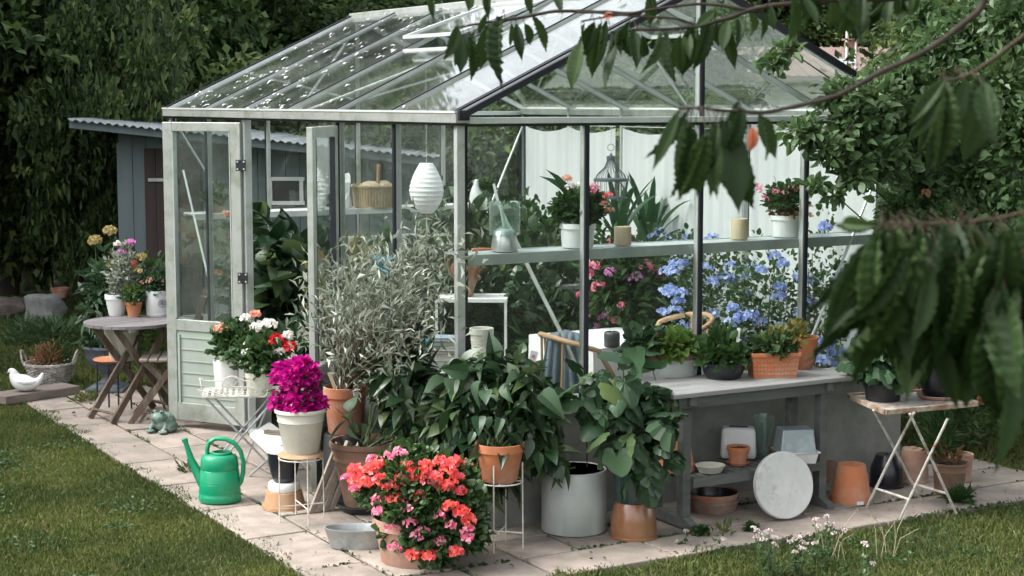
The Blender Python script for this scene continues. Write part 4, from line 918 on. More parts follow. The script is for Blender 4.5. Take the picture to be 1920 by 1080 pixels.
# folding chair
def folding_chair(label, loc, rz, wood='oldwood', seatm='slatwood', s=1):
    t = thing('folding_chair', label, 'chair', loc, rz, scale=s)
    for y in (-.185, .185):
        mb = MB(); pts = [(.27, y, 0), (.14, y, .17), (-.03, y, .40), (-.17, y, .62), (-.24, y, .86)]
        for i in range(4): mb.bar(pts[i], Vector(pts[i+1])+(Vector(pts[i+1])-Vector(pts[i])).normalized()*.012, .022, .042, (1, 0, .7))
        mb.build('leg', M[wood], t, bevel=.002)
        mb = MB(); y2 = y*.86; mb.bar((-.24, y2, 0), (.17, y2, .43), .022, .04, (1, 0, 1)); mb.build('leg', M[wood], t, bevel=.002)
    mb = MB()
    for i in range(6): mb.box((-.16+i*.066, 0, .44), (.056, .40, .016))
    for y in (-.13, .13): mb.box((0, y, .424), (.38, .025, .018))
    mb.build('seat', M[seatm], t, bevel=.002)
    mb = MB()
    for z, x in ((.8, -.228), (.7, -.2), (.62, -.172)):
        n = 12; V = []
        for i in range(n+1):
            y = -.185+.37*i/n; zz = z+.022*math.cos(math.pi*(i/n-.5))*(1 if z > .75 else .3)
            for dx in (-.008, .008):
                for dz in (-.028, .028): V.append((x+dx-.018*math.cos(math.pi*(i/n-.5)), y, zz+dz*(1 if z > .75 else .7)))
        f = []
        for i in range(n): a = i*4; b = a+4; f += [(a, a+1, b+1, b), (a+3, a+2, b+2, b+3), (a+1, a+3, b+3, b+1), (a+2, a, b, b+2)]
        mb.add(V, f)
    mb.build('backrest', M[wood], t)
    mb = MB(); mb.tube([(.235, -.18, .045), (.235, .18, .045)], .011, 8); mb.tube([(-.21, -.16, .04), (-.21, .16, .04)], .011, 8); mb.build('stretcher', M[wood], t, smooth=True)
    return t
folding_chair('wooden slatted folding chair next to the bistro table, behind the open door', (-2.37, 11.62, 0), R(187))
# frog
p = G(303, 812); t = thing('frog_figurine', 'green glazed ceramic frog squatting on the paving by the door', 'figurine', (p.x, p.y+.06, 0), R(-25)); mb = MB()
def ell(mb, c, r, n=18, m=12, rot=0, pw=1):
    V = []; c = Vector(c); Mr = Euler((0, rot, 0)).to_matrix()
    for j in range(m+1):
        for i in range(n):
            th, fi = 2*math.pi*i/n, math.pi*j/m; V.append(c+Mr@Vector((r[0]*math.sin(fi)*math.cos(th), r[1]*math.sin(fi)*math.sin(th), r[2]*math.cos(fi))))
    return mb.add(V, np.array([(j*n+i, (j+1)*n+i, (j+1)*n+(i+1) % n, j*n+(i+1) % n) for j in range(m) for i in range(n)]))
ell(mb, (0, .01, .066), (.075, .085, .066)); ell(mb, (.0, -.045, .1), (.058, .052, .038))
for sg in (-1, 1):
    ell(mb, (sg*.062, .01, .035), (.032, .06, .036)); ell(mb, (sg*.05, -.075, .012), (.032, .03, .012)); ell(mb, (sg*.028, -.05, .137), (.017, .017, .017))
    mb.tube([(sg*.045, -.03, .07), (sg*.055, -.06, .035), (sg*.05, -.075, .012)], [.018, .014, .012], 8)
o = mb.build('body', M['frog'], t, smooth=True, sharp=180); rm = o.modifiers.new('r', 'REMESH'); rm.mode = 'VOXEL'; rm.voxel_size = .004; rm.use_smooth_shade = True
for sg in (-1, 1):
    mb = MB(); ell(mb, (sg*.033, -.063, .14), (.0075, .0075, .0075), 10, 8); mb.build('eye', M['black'], t, smooth=True)
mb = MB(); mb.tube([(.045*math.sin(a), -.045-.052*math.cos(a), .097+.006*abs(math.sin(a))) for a in np.linspace(-1.2, 1.2, 12)], .0022, 5); mb.build('mouth', M['black'], t)
# ---- white metal table with geranium pots
zt = .465; c1 = G(448, 742, zt); t = thing('metal_side_table', 'low white metal folding table with openwork top in front of the open door', 'table', (c1.x, c1.y+.12, 0), R(8)); s = PXM(c1)
wx, wy = .225, .15; mb = MB()
rim = [(-wx, -wy, zt), (wx, -wy, zt), (wx, wy, zt), (-wx, wy, zt)]
for i in range(4): mb.tube([rim[i], rim[(i+1) % 4]], .008, 8)
for i in range(13): x = -wx+2*wx*(i+.5)/13; mb.box((x, 0, zt), (.017, 2*wy, .004))
for i in range(3): mb.box((0, -wy*.6+i*wy*.6, zt+.004), (2*wx, .01, .003))
mb.build('tabletop', M['wire'], t, smooth=False)
for y in (-wy+.02, wy-.02):
    for sg in (-1, 1):
        mb = MB(); mb.tube([(sg*(wx-.02), y+sg*.008, zt-.01), (-sg*(wx-.03), y+sg*.008, 0)], .007, 6); mb.build('leg', M['zinc'], t, smooth=True)
mb = MB()
for sg in (-1, 1): mb.tube([(sg*(wx-.06), -wy+.02, .06), (sg*(wx-.06), wy-.02, .06)], .005, 6)
mb.build('stretcher', M['zinc'], t, smooth=True)
TZ = zt+.006
def geranium(label, u, vb, vt, wt, wb, m, style, z, fol, fr, flowers, leafm='f_mid', lift=.1, seed=0, n=420, group=None, fz=.7, lsz=.05):
    t, rt, rb, h = potthing('potted_geranium', label, 'potted plant', u, vb, vt, wt, wb, m, style, z=z, group=group)
    r = np.random.RandomState(seed); fr = np.asarray(fr)
    mb = MB(); bush(mb, (fol[0], fol[1], h+lift), fr, n, lsz, T_LOBE, 1, r, up=.7, zmin=h*.7, shell=.5); mb.build('foliage', M[leafm], t)
    tips = [(fol[0]+fr[0]*q[0]*.8, fol[1]+fr[1]*q[1]*.8, h+lift+fr[2]*.5*abs(q[2])) for q in sph(r, 9)]
    mb = MB(); stems(mb, (0, 0, h*.85), tips, .004, r); mb.build('stem', M['stem'], t, smooth=True)
    for (x, y, z_, q, mm) in flowers:
        mb = MB(); head(mb, (x, y, h+z_), q, 46, .024, r, .75); mb.build('flower_head', M[mm], t)
        st = MB(); st.tube([(x*.6, y*.6, h+z_*.4), (x, y, h+z_)], .0018, 5); st.build('flower_stalk', M['stem'], t)
    return t
geranium('white cylindrical pot on the white metal table with salmon pink geranium', 421, 727, 668, 50, 44, 'glaze', 'plain', TZ, (.05, 0, 0), (.13, .11, .12),
         [(-.02, -.06, .19, .036, 'p_peach'), (.13, -.05, .25, .025, 'p_white'), (.18, 0, .27, .02, 'p_peach'), (.22, -.02, .21, .022, 'p_white')], seed=21)
geranium('pale grey-white pot on the white metal table with red and white geranium flowers', 484, 744, 692, 58, 44, 'cream', 'rim', TZ, (.04, 0, 0), (.2, .14, .12),
         [(-.02, 0, .26, .033, 'p_white'), (.06, .02, .28, .04, 'p_white'), (-.03, -.08, .18, .028, 'p_white'), (.1, -.05, .2, .045, 'p_red'), (.18, -.05, .16, .04, 'p_red'), (.17, -.02, .215, .026, 'p_white'),
          (.13, -.08, .13, .03, 'p_white'), (.2, -.08, .09, .025, 'p_white'), (-.05, -.09, .13, .025, 'p_white')], seed=22, n=620)
c2 = G(437, 744, TZ); t = thing('wire_bicycle_planter', 'white wire bicycle ornament standing on the metal table', 'ornament', (c2.x, c2.y-.01, TZ), R(3)); mb = MB()
for cx_, rr in ((-.0, .062), (.17, .035)):
    mb = MB(); mb.tube([(cx_+rr*math.cos(a), 0, rr+rr*math.sin(a)) for a in np.linspace(0, 6.283, 30)[:-1]], .0035, 6, closed=True)
    for k in range(4): a = k*math.pi/4; mb.tube([(cx_+rr*math.cos(a), 0, rr+rr*math.sin(a)), (cx_-rr*math.cos(a), 0, rr-rr*math.sin(a))], .0015, 4)
    mb.build('wheel', M['wire'], t, smooth=True)
mb = MB(); mb.tube([(-.19, 0, .115), (-.17, 0, .1), (-.1, 0, .095), (-.06, 0, .1), (0, 0, .062)], .004, 6); mb.tube([(-.19, 0, .115), (-.18, -.03, .08), (-.175, -.03, .055)], .0035, 6)
mb.tube([(0, 0, .062), (.08, 0, .06), (.17, 0, .04)], .0035, 6); mb.tube([(0, 0, .12), (.06, 0, .1), (.1, 0, .09)], .0035, 6); mb.build('frame', M['wire'], t, smooth=True)
mb = MB()
for j in range(4): mb.tube([(-.07+(.05+.008*j)*math.cos(a)-.06, (.05+.008*j)*math.sin(a)*.6, .008+j*.013) for a in np.linspace(0, 6.283, 24)[:-1]], .002, 5, closed=True)
mb.build('basket', M['wire'], t, smooth=True)
# low white stool / tray behind the can
pz = .26; cs = [G(468, 815, pz), G(505, 792, pz), G(548, 822, pz), G(505, 850, pz)]; ce = sum(cs, Vector())/4
t = thing('folding_stool', 'small white folding stool between the watering can and the magenta flower pot', 'stool', (ce.x, ce.y, 0)); mb = MB()
L_ = [c-Vector((ce.x, ce.y, 0)) for c in cs]
mb.add([q+Vector((0, 0, k)) for k in (-.012, .004) for q in L_], [(3, 2, 1, 0), (4, 5, 6, 7), (0, 1, 5, 4), (1, 2, 6, 5), (2, 3, 7, 6), (3, 0, 4, 7)]); mb.build('seat', M['white'], t, bevel=.002)
f1, f2 = G(468, 892)-Vector((ce.x, ce.y, 0)), G(500, 872)-Vector((ce.x, ce.y, 0))
for a, b in ((L_[2], f1), (L_[1]+Vector((0, 0, .12)), G(455, 878)-Vector((ce.x, ce.y, 0))), (L_[0], G(548, 905)-Vector((ce.x, ce.y, 0))), (L_[1], G(575, 880)-Vector((ce.x, ce.y, 0)))):
    mb = MB(); mb.tube([a, b], .007, 6); mb.build('leg', M['zinc'], t, smooth=True)
t = thing('twig_bundle', 'small bundle of brown twigs lying on the white stool', 'twigs', (ce.x+.05, ce.y+.02, pz+.008)); mb = MB(); r = np.random.RandomState(3)
for i in range(9): a = R(-25+r.uniform(-14, 14)); o_ = Vector((0, r.uniform(-.03, .03), .004+.006*(i % 3))); dd = Vector((math.cos(a), math.sin(a), 0))*.1; mb.tube([o_-dd, o_+Vector((0, 0, .004)), o_+dd], [.004, .0045, .003], 6)
mb.build('twigs', M['brownstem'], t, smooth=True)
# ---- watering can
p = G(408, 946); t = thing('watering_can', 'bright green plastic watering can on the pale paving', 'watering can', (p.x, p.y+.08, 0), R(2)); mb = MB()
mb.lathe([(0, 0), (.108, 0), (.117, .009), (.118, .04), (.113, .047), (.115, .054), (.107, .175), (.102, .181), (.106, .188), (.102, .235), (.094, .256), (.075, .266), (.05, .268), (0, .266)], 48, sx=1, sy=.82)
mb.build('body', M['green_plastic'], t, smooth=True, sharp=60)
mb = MB(); mb.tube([(-.085, 0, .10), (-.12, 0, .16), (-.155, 0, .24), (-.178, 0, .315), (-.184, 0, .34)], [.036, .027, .018, .0135, .014], 16)
mb.tube([(-.184, 0, .335), (-.189, 0, .352)], [.017, .017], 16); mb.build('spout', M['green_plastic'], t, smooth=True, sharp=60)
mb = MB(); hp_ = [(-.062, 0, .255), (-.066, 0, .29), (-.055, 0, .33), (-.02, 0, .352), (.035, 0, .35), (.085, 0, .325), (.118, 0, .28), (.132, 0, .22), (.13, 0, .16), (.118, 0, .11), (.1, 0, .085)]
V = []; 
for i, q in enumerate(hp_):
    a = Vector(hp_[max(0, i-1)]); b = Vector(hp_[min(len(hp_)-1, i+1)]); d = (b-a).normalized(); nx_ = Vector((-d.z, 0, d.x))
    for k in range(12): an = 2*math.pi*k/12; V.append(Vector(q)+nx_*math.cos(an)*.0125+Vector((0, 1, 0))*math.sin(an)*.02)
mb.add(V, [(i*12+k, i*12+(k+1) % 12, (i+1)*12+(k+1) % 12, (i+1)*12+k) for i in range(len(hp_)-1) for k in range(12)]+[tuple(range(11, -1, -1)), tuple((len(hp_)-1)*12+k for k in range(12))])
mb.build('handle', M['green_plastic'], t, smooth=True, sharp=70)
mb = MB(); mb.lathe([(.03, .266), (.052, .266), (.056, .273), (.053, .279), (.046, .279), (.044, .266)], 32, (.015, 0, 0)); mb.build('filler_rim', M['green_plastic'], t, smooth=True)
mb = MB(); mb.lathe([(0, .2705), (.046, .2705), (.045, .266), (0, .266)], 24, (.015, 0, 0)); mb.build('filler_opening', M['black'], t)
mb = MB()
for i in range(5):
    for j, w_ in enumerate((.9, .6)): pass
for z, x0, x1 in ((.12, -.055, .02), (.105, -.055, .0), (.09, -.055, .01)): 
    a0, a1 = math.asin(x0/.11), math.asin(x1/.11); mb.tube([(.1105*math.sin(a), -.1105*.82*math.cos(a), z) for a in np.linspace(a0, a1, 6)], .0016, 5)
mb.build('embossed_lines', M['green_plastic'], t)
# ---- wire plant stands
def wirestand(label, loc, r, h, m='wire', nleg=4, ph=.4, lr=.0035, ext=.0):
    t = thing('plant_stand', label, 'plant stand', loc); mb = MB()
    mb.tube([(r*math.cos(a), r*math.sin(a), h) for a in np.linspace(0, 6.283, 36)[:-1]], lr, 6, closed=True); mb.tube([(r*.6*math.cos(a), r*.6*math.sin(a), h) for a in np.linspace(0, 6.283, 30)[:-1]], lr, 6, closed=True)
    mb.tube([(-r, 0, h), (r, 0, h)], lr, 6); mb.tube([(0, -r, h), (0, r, h)], lr, 6); mb.build('ring', M[m], t, smooth=True)
    for k in range(nleg):
        a = ph+2*math.pi*k/nleg; mb = MB(); mb.tube([(r*math.cos(a), r*math.sin(a), h+ext), (r*1.03*math.cos(a), r*1.03*math.sin(a), 0)], lr, 6); mb.build('leg', M[m], t, smooth=True)
    mb = MB()
    for k in range(nleg): a = ph+2*math.pi*k/nleg; mb.tube([(0, 0, .08), (r*1.02*math.cos(a), r*1.02*math.sin(a), .08)], lr, 6)
    mb.build('brace', M[m], t, smooth=True); return t
p = G(561, 985); BO = Vector((p.x, p.y+.12, 0)); zt = .335
wirestand('white wire plant stand under the magenta bougainvillea', BO, .118, zt, ext=.02)
t = thing('saucer', 'terracotta saucer under the pot of magenta bougainvillea', 'saucer', BO+Vector((0, 0, zt+.004))); mb = MB(); mb.lathe([(0, 0), (.09, 0), (.122, .01), (.112, .022), (.09, .026), (.0, .024)], 36); mb.build('dish', M['terra_t'], t, smooth=True)
t = thing('potted_bougainvillea', 'cream rolled-rim pot overflowing with bright magenta bougainvillea', 'potted plant', BO+Vector((0, 0, zt+.03))); hb = .235
pot(t, .138, .094, hb, 'cream', 'roll', n=48)
r = np.random.RandomState(9)
for nm, cc, rr, n in (('flower_mass', (0, 0, hb+.035), (.125, .11, .06), 1300), ('flower_mass', (-.012, 0, hb+.175), (.11, .1, .07), 1500)):
    mb = MB(); bush(mb, cc, rr, n, .032, T_OVAL, .42, r, up=.3, shell=.28, zmin=hb-.02, jit=.8); mb.build(nm, M['p_mag'], t)
mb = MB(); bush(mb, (.0, 0, hb+.10), (.12, .1, .12), 150, .035, T_OVAL, .35, r, shell=.2); mb.build('foliage', M['f_mid'], t)
mb = MB(); bush(mb, (.0, 0, hb+.10), (.13, .11, .14), 90, .011, T_OVAL, .5, r, shell=.1); mb.build('tiny_flower', M['p_white'], t)
mb = MB(); stems(mb, (0, 0, hb*.85), [(-.05, 0, hb+.15), (.05, 0, hb+.16), (0, .04, hb+.1)], .004, r); mb.build('stem', M['brownstem'], t)
# upturned tan pot, white rim, dark jar behind it
t, rt, rb, h = upturned('tan terracotta pot standing upside down behind the wire plant stand', 528, 961, 912, 66, 84, 'terra_t'); c = t.location.copy()
t = thing('saucer', 'white dish on the upturned tan pot', 'saucer', c+Vector((0, 0, h))); mb = MB(); mb.lathe([(0, 0), (.08, 0), (.088, .012), (.086, .045), (.08, .05), (.0, .048)], 36); mb.build('dish', M['glaze'], t, smooth=True, sharp=50)
t = thing('flower_pot', 'black glazed pot with cream rim on the white dish', 'flower pot', c+Vector((0, 0, h+.05))); pot(t, .09, .06, .17, 'blackglaze', 'bowl')
mb = MB(); mb.lathe([(.088, .164), (.094, .166), (.094, .176), (.086, .178)], 36); mb.build('rim', M['cream'], t, smooth=True)
# ---- olive shrub
c = P(648, 800, 9.2); c.z = 0
t = thing('upturned_pot', 'black plastic tub turned upside down under the silver shrub pot', 'tub', c); mb = MB(); mb.lathe([(.14, 0), (.145, .0), (.14, .03), (.12, .37), (.115, .38), (0, .38)], 36); mb.build('tub', M['blackplastic'], t, smooth=True)
t = thing('silver_shrub', 'terracotta pot with tall shrub of thin silvery grey leaves against the glass', 'potted shrub', c+Vector((0, 0, .381))); pot(t, .122, .095, .26, 'terra'); h = .26
r = np.random.RandomState(12); mb = MB(); lf = MB(); cl = []
def PA(u, v, a):                      # the spot where a picture ray meets the upright plane at greenhouse a
    q = ray(u, v); O = Vector((0, 0, H)); n_ = Vector((math.cos(TH), math.sin(TH), 0)); return O+q*((W(a, 0, 0)-O).dot(n_)/q.dot(n_))
SO = np.array(t.location)
for i in range(56):
    d = sph(r, 1)[0]; q = r.rand()**.45; u, v = 690+d[0]*122*q, 600+d[2]*125*q; cl.append(np.array(PA(u, v, -.24+.12*d[1]))-SO)
for i in range(7): cl.append(np.array(PA(r.uniform(740, 830), r.uniform(450, 590), -.12))-SO)
cl += [np.array(PA(u, v, -.12))-SO for u, v in ((600, 560), (580, 620), (590, 690), (640, 520), (700, 490), (760, 470), (800, 440), (850, 480), (835, 540), (700, 690), (600, 650))]
for q in cl:
    q[2] = max(q[2], h+.03)
    stems(mb, (0, 0, h*.85), [q], .006, r, .12)
    n = 38; pp_ = q+r.normal(0, 1, (n, 3))*np.array([.075, .06, .075]); dd = (q-np.array([0.05, 0, h*.8])); dd = dd/np.linalg.norm(dd)
    leaves(lf, pp_, dd*.7+r.normal(0, .65, (n, 3))+np.array([0, 0, .25]), .062*(.6+.7*r.rand(n)), T_LAN, .1, rng=r, roll=.9)
mb.build('branch', M['brownstem'], t, smooth=True); lf.build('foliage', M['f_olive'], t)
mb = MB(); mb.box((-.06, -.07, h+.03), (.02, .003, .12), ry=-.35); mb.build('wooden_marker', M['candle'], t)
mb = MB(); mb.box((.07, -.112, h*.9), (.028, .004, .026), rz=R(32)); mb.build('price_tag', M['label'], t)
t = thing('wooden_trestle', 'old bundle of pale wooden laths leaning behind the wire plant stand', 'laths', G(600, 962)); mb = MB()
for i, (dx, lean) in enumerate(((-.05, .14), (-.02, .17), (.02, .12), (.05, .16))): mb.bar((dx, .02*i, .0), (dx+lean, .12+.02*i, .36), .018, .03)
mb.build('laths', M['slatwood'], t, bevel=.002)
# ---- big brown pot
bp, rt, rb, h = potthing('potted_pepper_plant', 'large brown clay pot with dark leafy plant behind the coral geranium', 'potted plant', 681, 965, 822, 132, 78, 'terra_d', 'roll')
bp.location.z = .03
sc_ = thing('saucer', 'black saucer under the large brown clay pot', 'saucer', (bp.location.x, bp.location.y, 0)); mb = MB(); mb.lathe([(0, 0), (.125, 0), (.15, .035), (.145, .038), (.115, .028), (0, .0285)], 36); mb.build('dish', M['blackplastic'], sc_, smooth=True)
r = np.random.RandomState(14); BL = np.array(bp.location)
def leafy(t, blobs, n, size, m, seed, T=T_BIG, width=.4, base=None, stem='stem', up=.1, droop=.3, D=None, jit=.5, sr=.006, shell=.55, name='foliage', roll=.45):
    """blobs given as picture spots: (u, v, half width px, half height px) at distance D"""
    r = np.random.RandomState(seed); mb = MB(); st = MB(); o = np.array(t.location)
    for (u, v, ru, rv) in blobs:
        c = P(u, v, D); s = PXM(c); k = int(n*ru*rv/900)
        cc = np.array(c)-o
        bush(mb, cc, (ru/s, min(ru, rv, 60)/s, rv/s), k, size, T, width, r, up=up, droop=droop, shell=shell, jit=jit, roll=roll)
        if stem: stems(st, base if base is not None else (0, 0, 0), [cc+r.normal(0, .02, 3) for _ in range(2)], sr, r, .12)
    mb.build(name, M[m], t)
    if stem: st.build('stem', M[stem], t, smooth=True)
leafy(bp, [(765, 790, 38, 45), (765, 720, 55, 55), (720, 690, 40, 40), (800, 760, 50, 50), (755, 670, 35, 25), (860, 800, 30, 40)], 34, .1, 'f_dark', 15, base=(0, 0, h*.85), D=8.95, width=.27)
leafy(bp, [(655, 785, 32, 18)], 13, .12, 'f_bluegreen', 16, base=(0, 0, h*.85), D=8.8, width=.36, name='pale_leaves')
# ---- zinc tub, coral geranium
p = G(668, 1032); t = thing('zinc_tub', 'small oval zinc tub on the paving left of the coral geranium', 'tub', (p.x, p.y+.06, 0), R(-4)); mb = MB()
mb.lathe([(0, .0), (.13, 0), (.135, .006), (.162, .092), (.168, .096), (.168, .102), (.158, .102), (.15, .09), (.125, .012), (0, .012)], 48, sx=1, sy=.5); mb.build('tub', M['zinc'], t, smooth=True, sharp=50)
p = P(778, 985, 7.95); t = thing('potted_geranium', 'large terracotta pot with dome of coral and pink geranium flowers in front', 'potted plant', (p.x, p.y, 0)); hg = .225; pot(t, .205, .16, hg, 'terra_p', 'rim', n=48)
r = np.random.RandomState(31); cz = hg+.2
mb = MB(); bush(mb, (0, 0, cz-.06), (.265, .24, .17), 4200, .036, T_LOBE, 1, r, up=.5, zmin=.04, shell=.35); bush(mb, (.09, -.11, cz-.19), (.23, .15, .23), 3400, .036, T_LOBE, 1, r, up=.2, zmin=.02, shell=.35, droop=.3); mb.build('foliage', M['f_mid'], t)
mb = MB(); bush(mb, (0, 0, cz-.06), (.27, .25, .17), 260, .03, T_LOBE, 1, r, up=.6, zmin=.1, shell=.1); mb.build('young_foliage', M['f_light'], t)
hs3 = {'p_coral': [], 'p_pink': []}
fl = [(700, 880), (735, 875), (690, 905), (720, 895), (760, 890), (780, 905), (800, 880), (820, 890), (845, 880), (800, 870), (835, 905), (860, 895), (865, 920), (740, 905), (770, 870), (675, 905), (668, 890), (850, 940), (820, 930), (700, 920), (790, 920), (870, 950), (885, 965), (860, 1025), (780, 1028), (880, 935), (690, 965), (672, 960), (745, 925), (712, 872), (765, 862), (830, 865), (790, 858), (745, 862), (857, 870), (810, 1030), (840, 905), (725, 885), (800, 890), (775, 885)]
pk = [(752, 850), (665, 925), (710, 932), (760, 930), (735, 930), (775, 945), (715, 948), (800, 985), (850, 975), (690, 978), (742, 978), (745, 1018), (880, 1000), (775, 968), (830, 955), (700, 866), (730, 858), (884, 985), (655, 905), (788, 992), (830, 1005), (720, 1000)]
for lst, mm, q, ps in ((fl, 'p_coral', .031, .024), (pk, 'p_pink', .026, .02)):
    for (u, v) in lst:
        if mm == 'p_coral' and r.rand() < .36: continue
        if u < 725 and v > 955: continue
        x = (u-778)/398; z = (1-0)*(H-(v-188)/F*7.9); zz = z-cz+.06; rr = 1-(x/.29)**2-(zz/.22)**2
        y = -.25*math.sqrt(max(.02, rr)) if v < 935 else -.285+.1*abs(x); mb = MB(); head(mb, (x, y, z), q*r.uniform(.75, 1.15), 64 if mm == 'p_coral' else 34, ps, r, .8); mb.build('flower_head', M[mm], t)
fl = fl
for k in range(9):
    d = sph(r, 1)[0]; d[2] = abs(d[2]); 
    if d[1] < -.2: continue
    mb = MB(); head(mb, (d[0]*.27, d[1]*.25, cz-.05+d[2]*.18), .034, 44, .026, r, .8); mb.build('flower_head', M['p_coral'], t)
mb = MB(); stems(mb, (0, 0, hg*.85), [tuple(np.array([0, 0, cz-.05])+q*np.array([.2, .18, .16])) for q in sph(r, 16)], .005, r); mb.build('stem', M['stem'], t)
# ---- fig-like plant on wire stand
p = G(937, 1037); FG = Vector((p.x, p.y+.11, 0)); zt = .335
wirestand('white wire plant stand under the terracotta pot right of the coral geranium', FG, .115, zt, ph=-.25+math.pi/4*0, lr=.004, ext=.1)
t = thing('potted_leafy_plant', 'terracotta pot on wire stand hidden under a mass of drooping dark green leaves', 'potted plant', FG+Vector((0, 0, zt+.005))); pot(t, .122, .088, .19, 'terra_o')
leafy(t, [(930, 790, 95, 65), (870, 740, 70, 60), (960, 720, 70, 60), (835, 800, 45, 55), (900, 850, 60, 40), (1010, 790, 50, 70), (870, 840, 50, 45), (1030, 850, 30, 45), (920, 690, 60, 35), (850, 780, 40, 50), (990, 740, 50, 45), (935, 875, 34, 40), (900, 860, 30, 30), (940, 900, 24, 30)], 24, .098, 'f_dark', 18, base=(0, 0, .16), D=8.35, width=.29, droop=.5)
leafy(t, [(940, 780, 90, 60), (925, 720, 60, 40)], 3, .11, 'f_bluegreen', 19, base=(0, 0, .16), D=8.2, width=.33, droop=.5, stem=None, name='pale_leaves')
t = thing('potted_lily', 'dark glossy plant with long leaves behind the leafy mass left of the corner post', 'potted plant', P(800, 800, 9.1)); t.location.z = 0
pot(t, .13, .1, .24, 'blackplastic', 'plain'); leafy(t, [(760, 730, 55, 50), (730, 700, 35, 40), (840, 760, 45, 40), (780, 800, 70, 60), (720, 790, 30, 50)], 16, .12, 'f_dark', 20, base=(0, 0, .2), D=9.0, width=.17, up=.7, droop=0, T=T_LONG)
# ---- white cylinder and cucumber plant
t, rt, rb, h = potthing('planter', 'tall white-grey cylindrical planter with a thin cane', 'planter', 1078, 1008, 866, 124, 124, 'greypot', 'plain', soil=.88)
mb = MB(); mb.lathe([(rt-.012, h+.001), (rt-.01, h+.004), (rt-.002, h+.004), (rt, h+.001)], 44); mb.build('rim', M['glaze'], t, smooth=True)
mb = MB(); mb.tube([(.07, .03, h*.8), (.06, .05, h+.46)], .0035, 6); mb.build('cane', M['black'], t)
r = np.random.RandomState(23); mb = MB(); leaves(mb, np.array([[-.03, 0, h*.9]]*4), r.normal(0, .6, (4, 3))+[0, 0, 1], .06, T_OVAL, .4, rng=r); mb.build('sprout', M['f_light'], t)
u_, rt, rb, hu = upturned('shiny brown glazed pot upside down beside the white cylinder planter', 1191, 1017, 931, 72, 92, 'brownglaze', rimmed=False, hole=False)
t = thing('potted_cucumber', 'dark green glazed pot with climbing large-leaved cucumber plant', 'potted plant', u_.location+Vector((0, 0, hu))); pot(t, .108, .09, .17, 'greenglaze', 'plain'); 
leafy(t, [(1190, 790, 60, 80), (1150, 730, 60, 50), (1220, 740, 50, 40), (1130, 780, 30, 50), (1200, 850, 55, 40), (1240, 780, 30, 40), (1100, 740, 45, 30), (1170, 690, 45, 30)], 4.6, .135, 'f_bluegreen', 24, T=T_LOBE, width=1, base=(0, 0, .14), D=8.35, droop=.75, up=0, jit=.4)
leafy(t, [(1190, 880, 36, 36), (1170, 820, 60, 60), (1215, 830, 55, 60), (1110, 710, 50, 20)], 4, .13, 'f_dark', 25, T=T_LOBE, width=1, base=(0, 0, .14), D=8.28, droop=.8, up=0, jit=.4, stem=None, name='dark_leaves')
leafy(t, [(1250, 800, 25, 40), (1265, 780, 12, 20)], 14, .05, 'f_mid', 26, base=(0, 0, .14), D=8.4, sr=.003, name='side_shoot')
mb = MB(); mb.tube([(0, .03, .1), (0, .04, .75)], .005, 6); mb.build('cane', M['brownstem'], t)
# ---- potting bench
LW = lambda a, b, z=0.: W(a, b, z)
t = thing('potting_bench', 'grey weathered wooden potting bench with slatted lower shelf against the wall', 'bench', W(0, 0, 0), TH); a0, a1, b0, b1 = .90, 2.12, -.60, -.15; zt = .72
mb = MB()
for i in range(4): gbox(mb, a0, a1, b0+(b1-b0)*i/4+.002, b0+(b1-b0)*(i+1)/4-.002, zt-.024, zt)
mb.build('tabletop', M['greywood_top'], t, bevel=.003)
mb = MB(); gbox(mb, a0+.07, a1-.07, b0+.05, b0+.072, zt-.09, zt-.025); gbox(mb, a0+.07, a1-.07, b1-.07, b1-.05, zt-.09, zt-.025); mb.build('apron', M['greywood'], t, bevel=.002)
for a in (a0+.14, a1-.17):
    mb = MB(); gbox(mb, a-.022, a+.022, b0+.02, b1-.02, zt-.075, zt-.025); mb.build('cross_bar', M['greywood'], t, bevel=.006)
    for b in (b0+.1, b1-.1):
        mb = MB(); gbox(mb, a-.025, a+.025, b-.027, b+.027, .055, zt-.076); mb.build('leg', M['greywood'], t, bevel=.003)
    mb = MB(); y0, y1 = b0+.0, b1+.0; V = []
    pr = [(y0, 0), (y0+.0, .025), (y0+.07, .055), (y1-.07, .055), (y1, .025), (y1, 0)]
    for x in (a-.024, a+.024): V += [(x, y, z) for y, z in pr]
    mb.add(V, [(5, 4, 3, 2, 1, 0), (6, 7, 8, 9, 10, 11)]+[(i, (i+1) % 6, 6+(i+1) % 6, 6+i) for i in range(6)]); mb.build('foot', M['greywood'], t, bevel=.002)
mb = MB(); sz_ = .255
for i in range(17): x = a0+.14+(a1-a0-.31)*(i+.5)/17; gbox(mb, x-.018, x+.018, b0+.075, b1-.075, sz_-.014, sz_)
gbox(mb, a0+.166, a1-.196, b0+.05, b0+.074, sz_-.045, sz_+.004); gbox(mb, a0+.166, a1-.196, b1-.074, b1-.05, sz_-.045, sz_+.004); mb.build('lower_shelf', M['greywood'], t, bevel=.002)
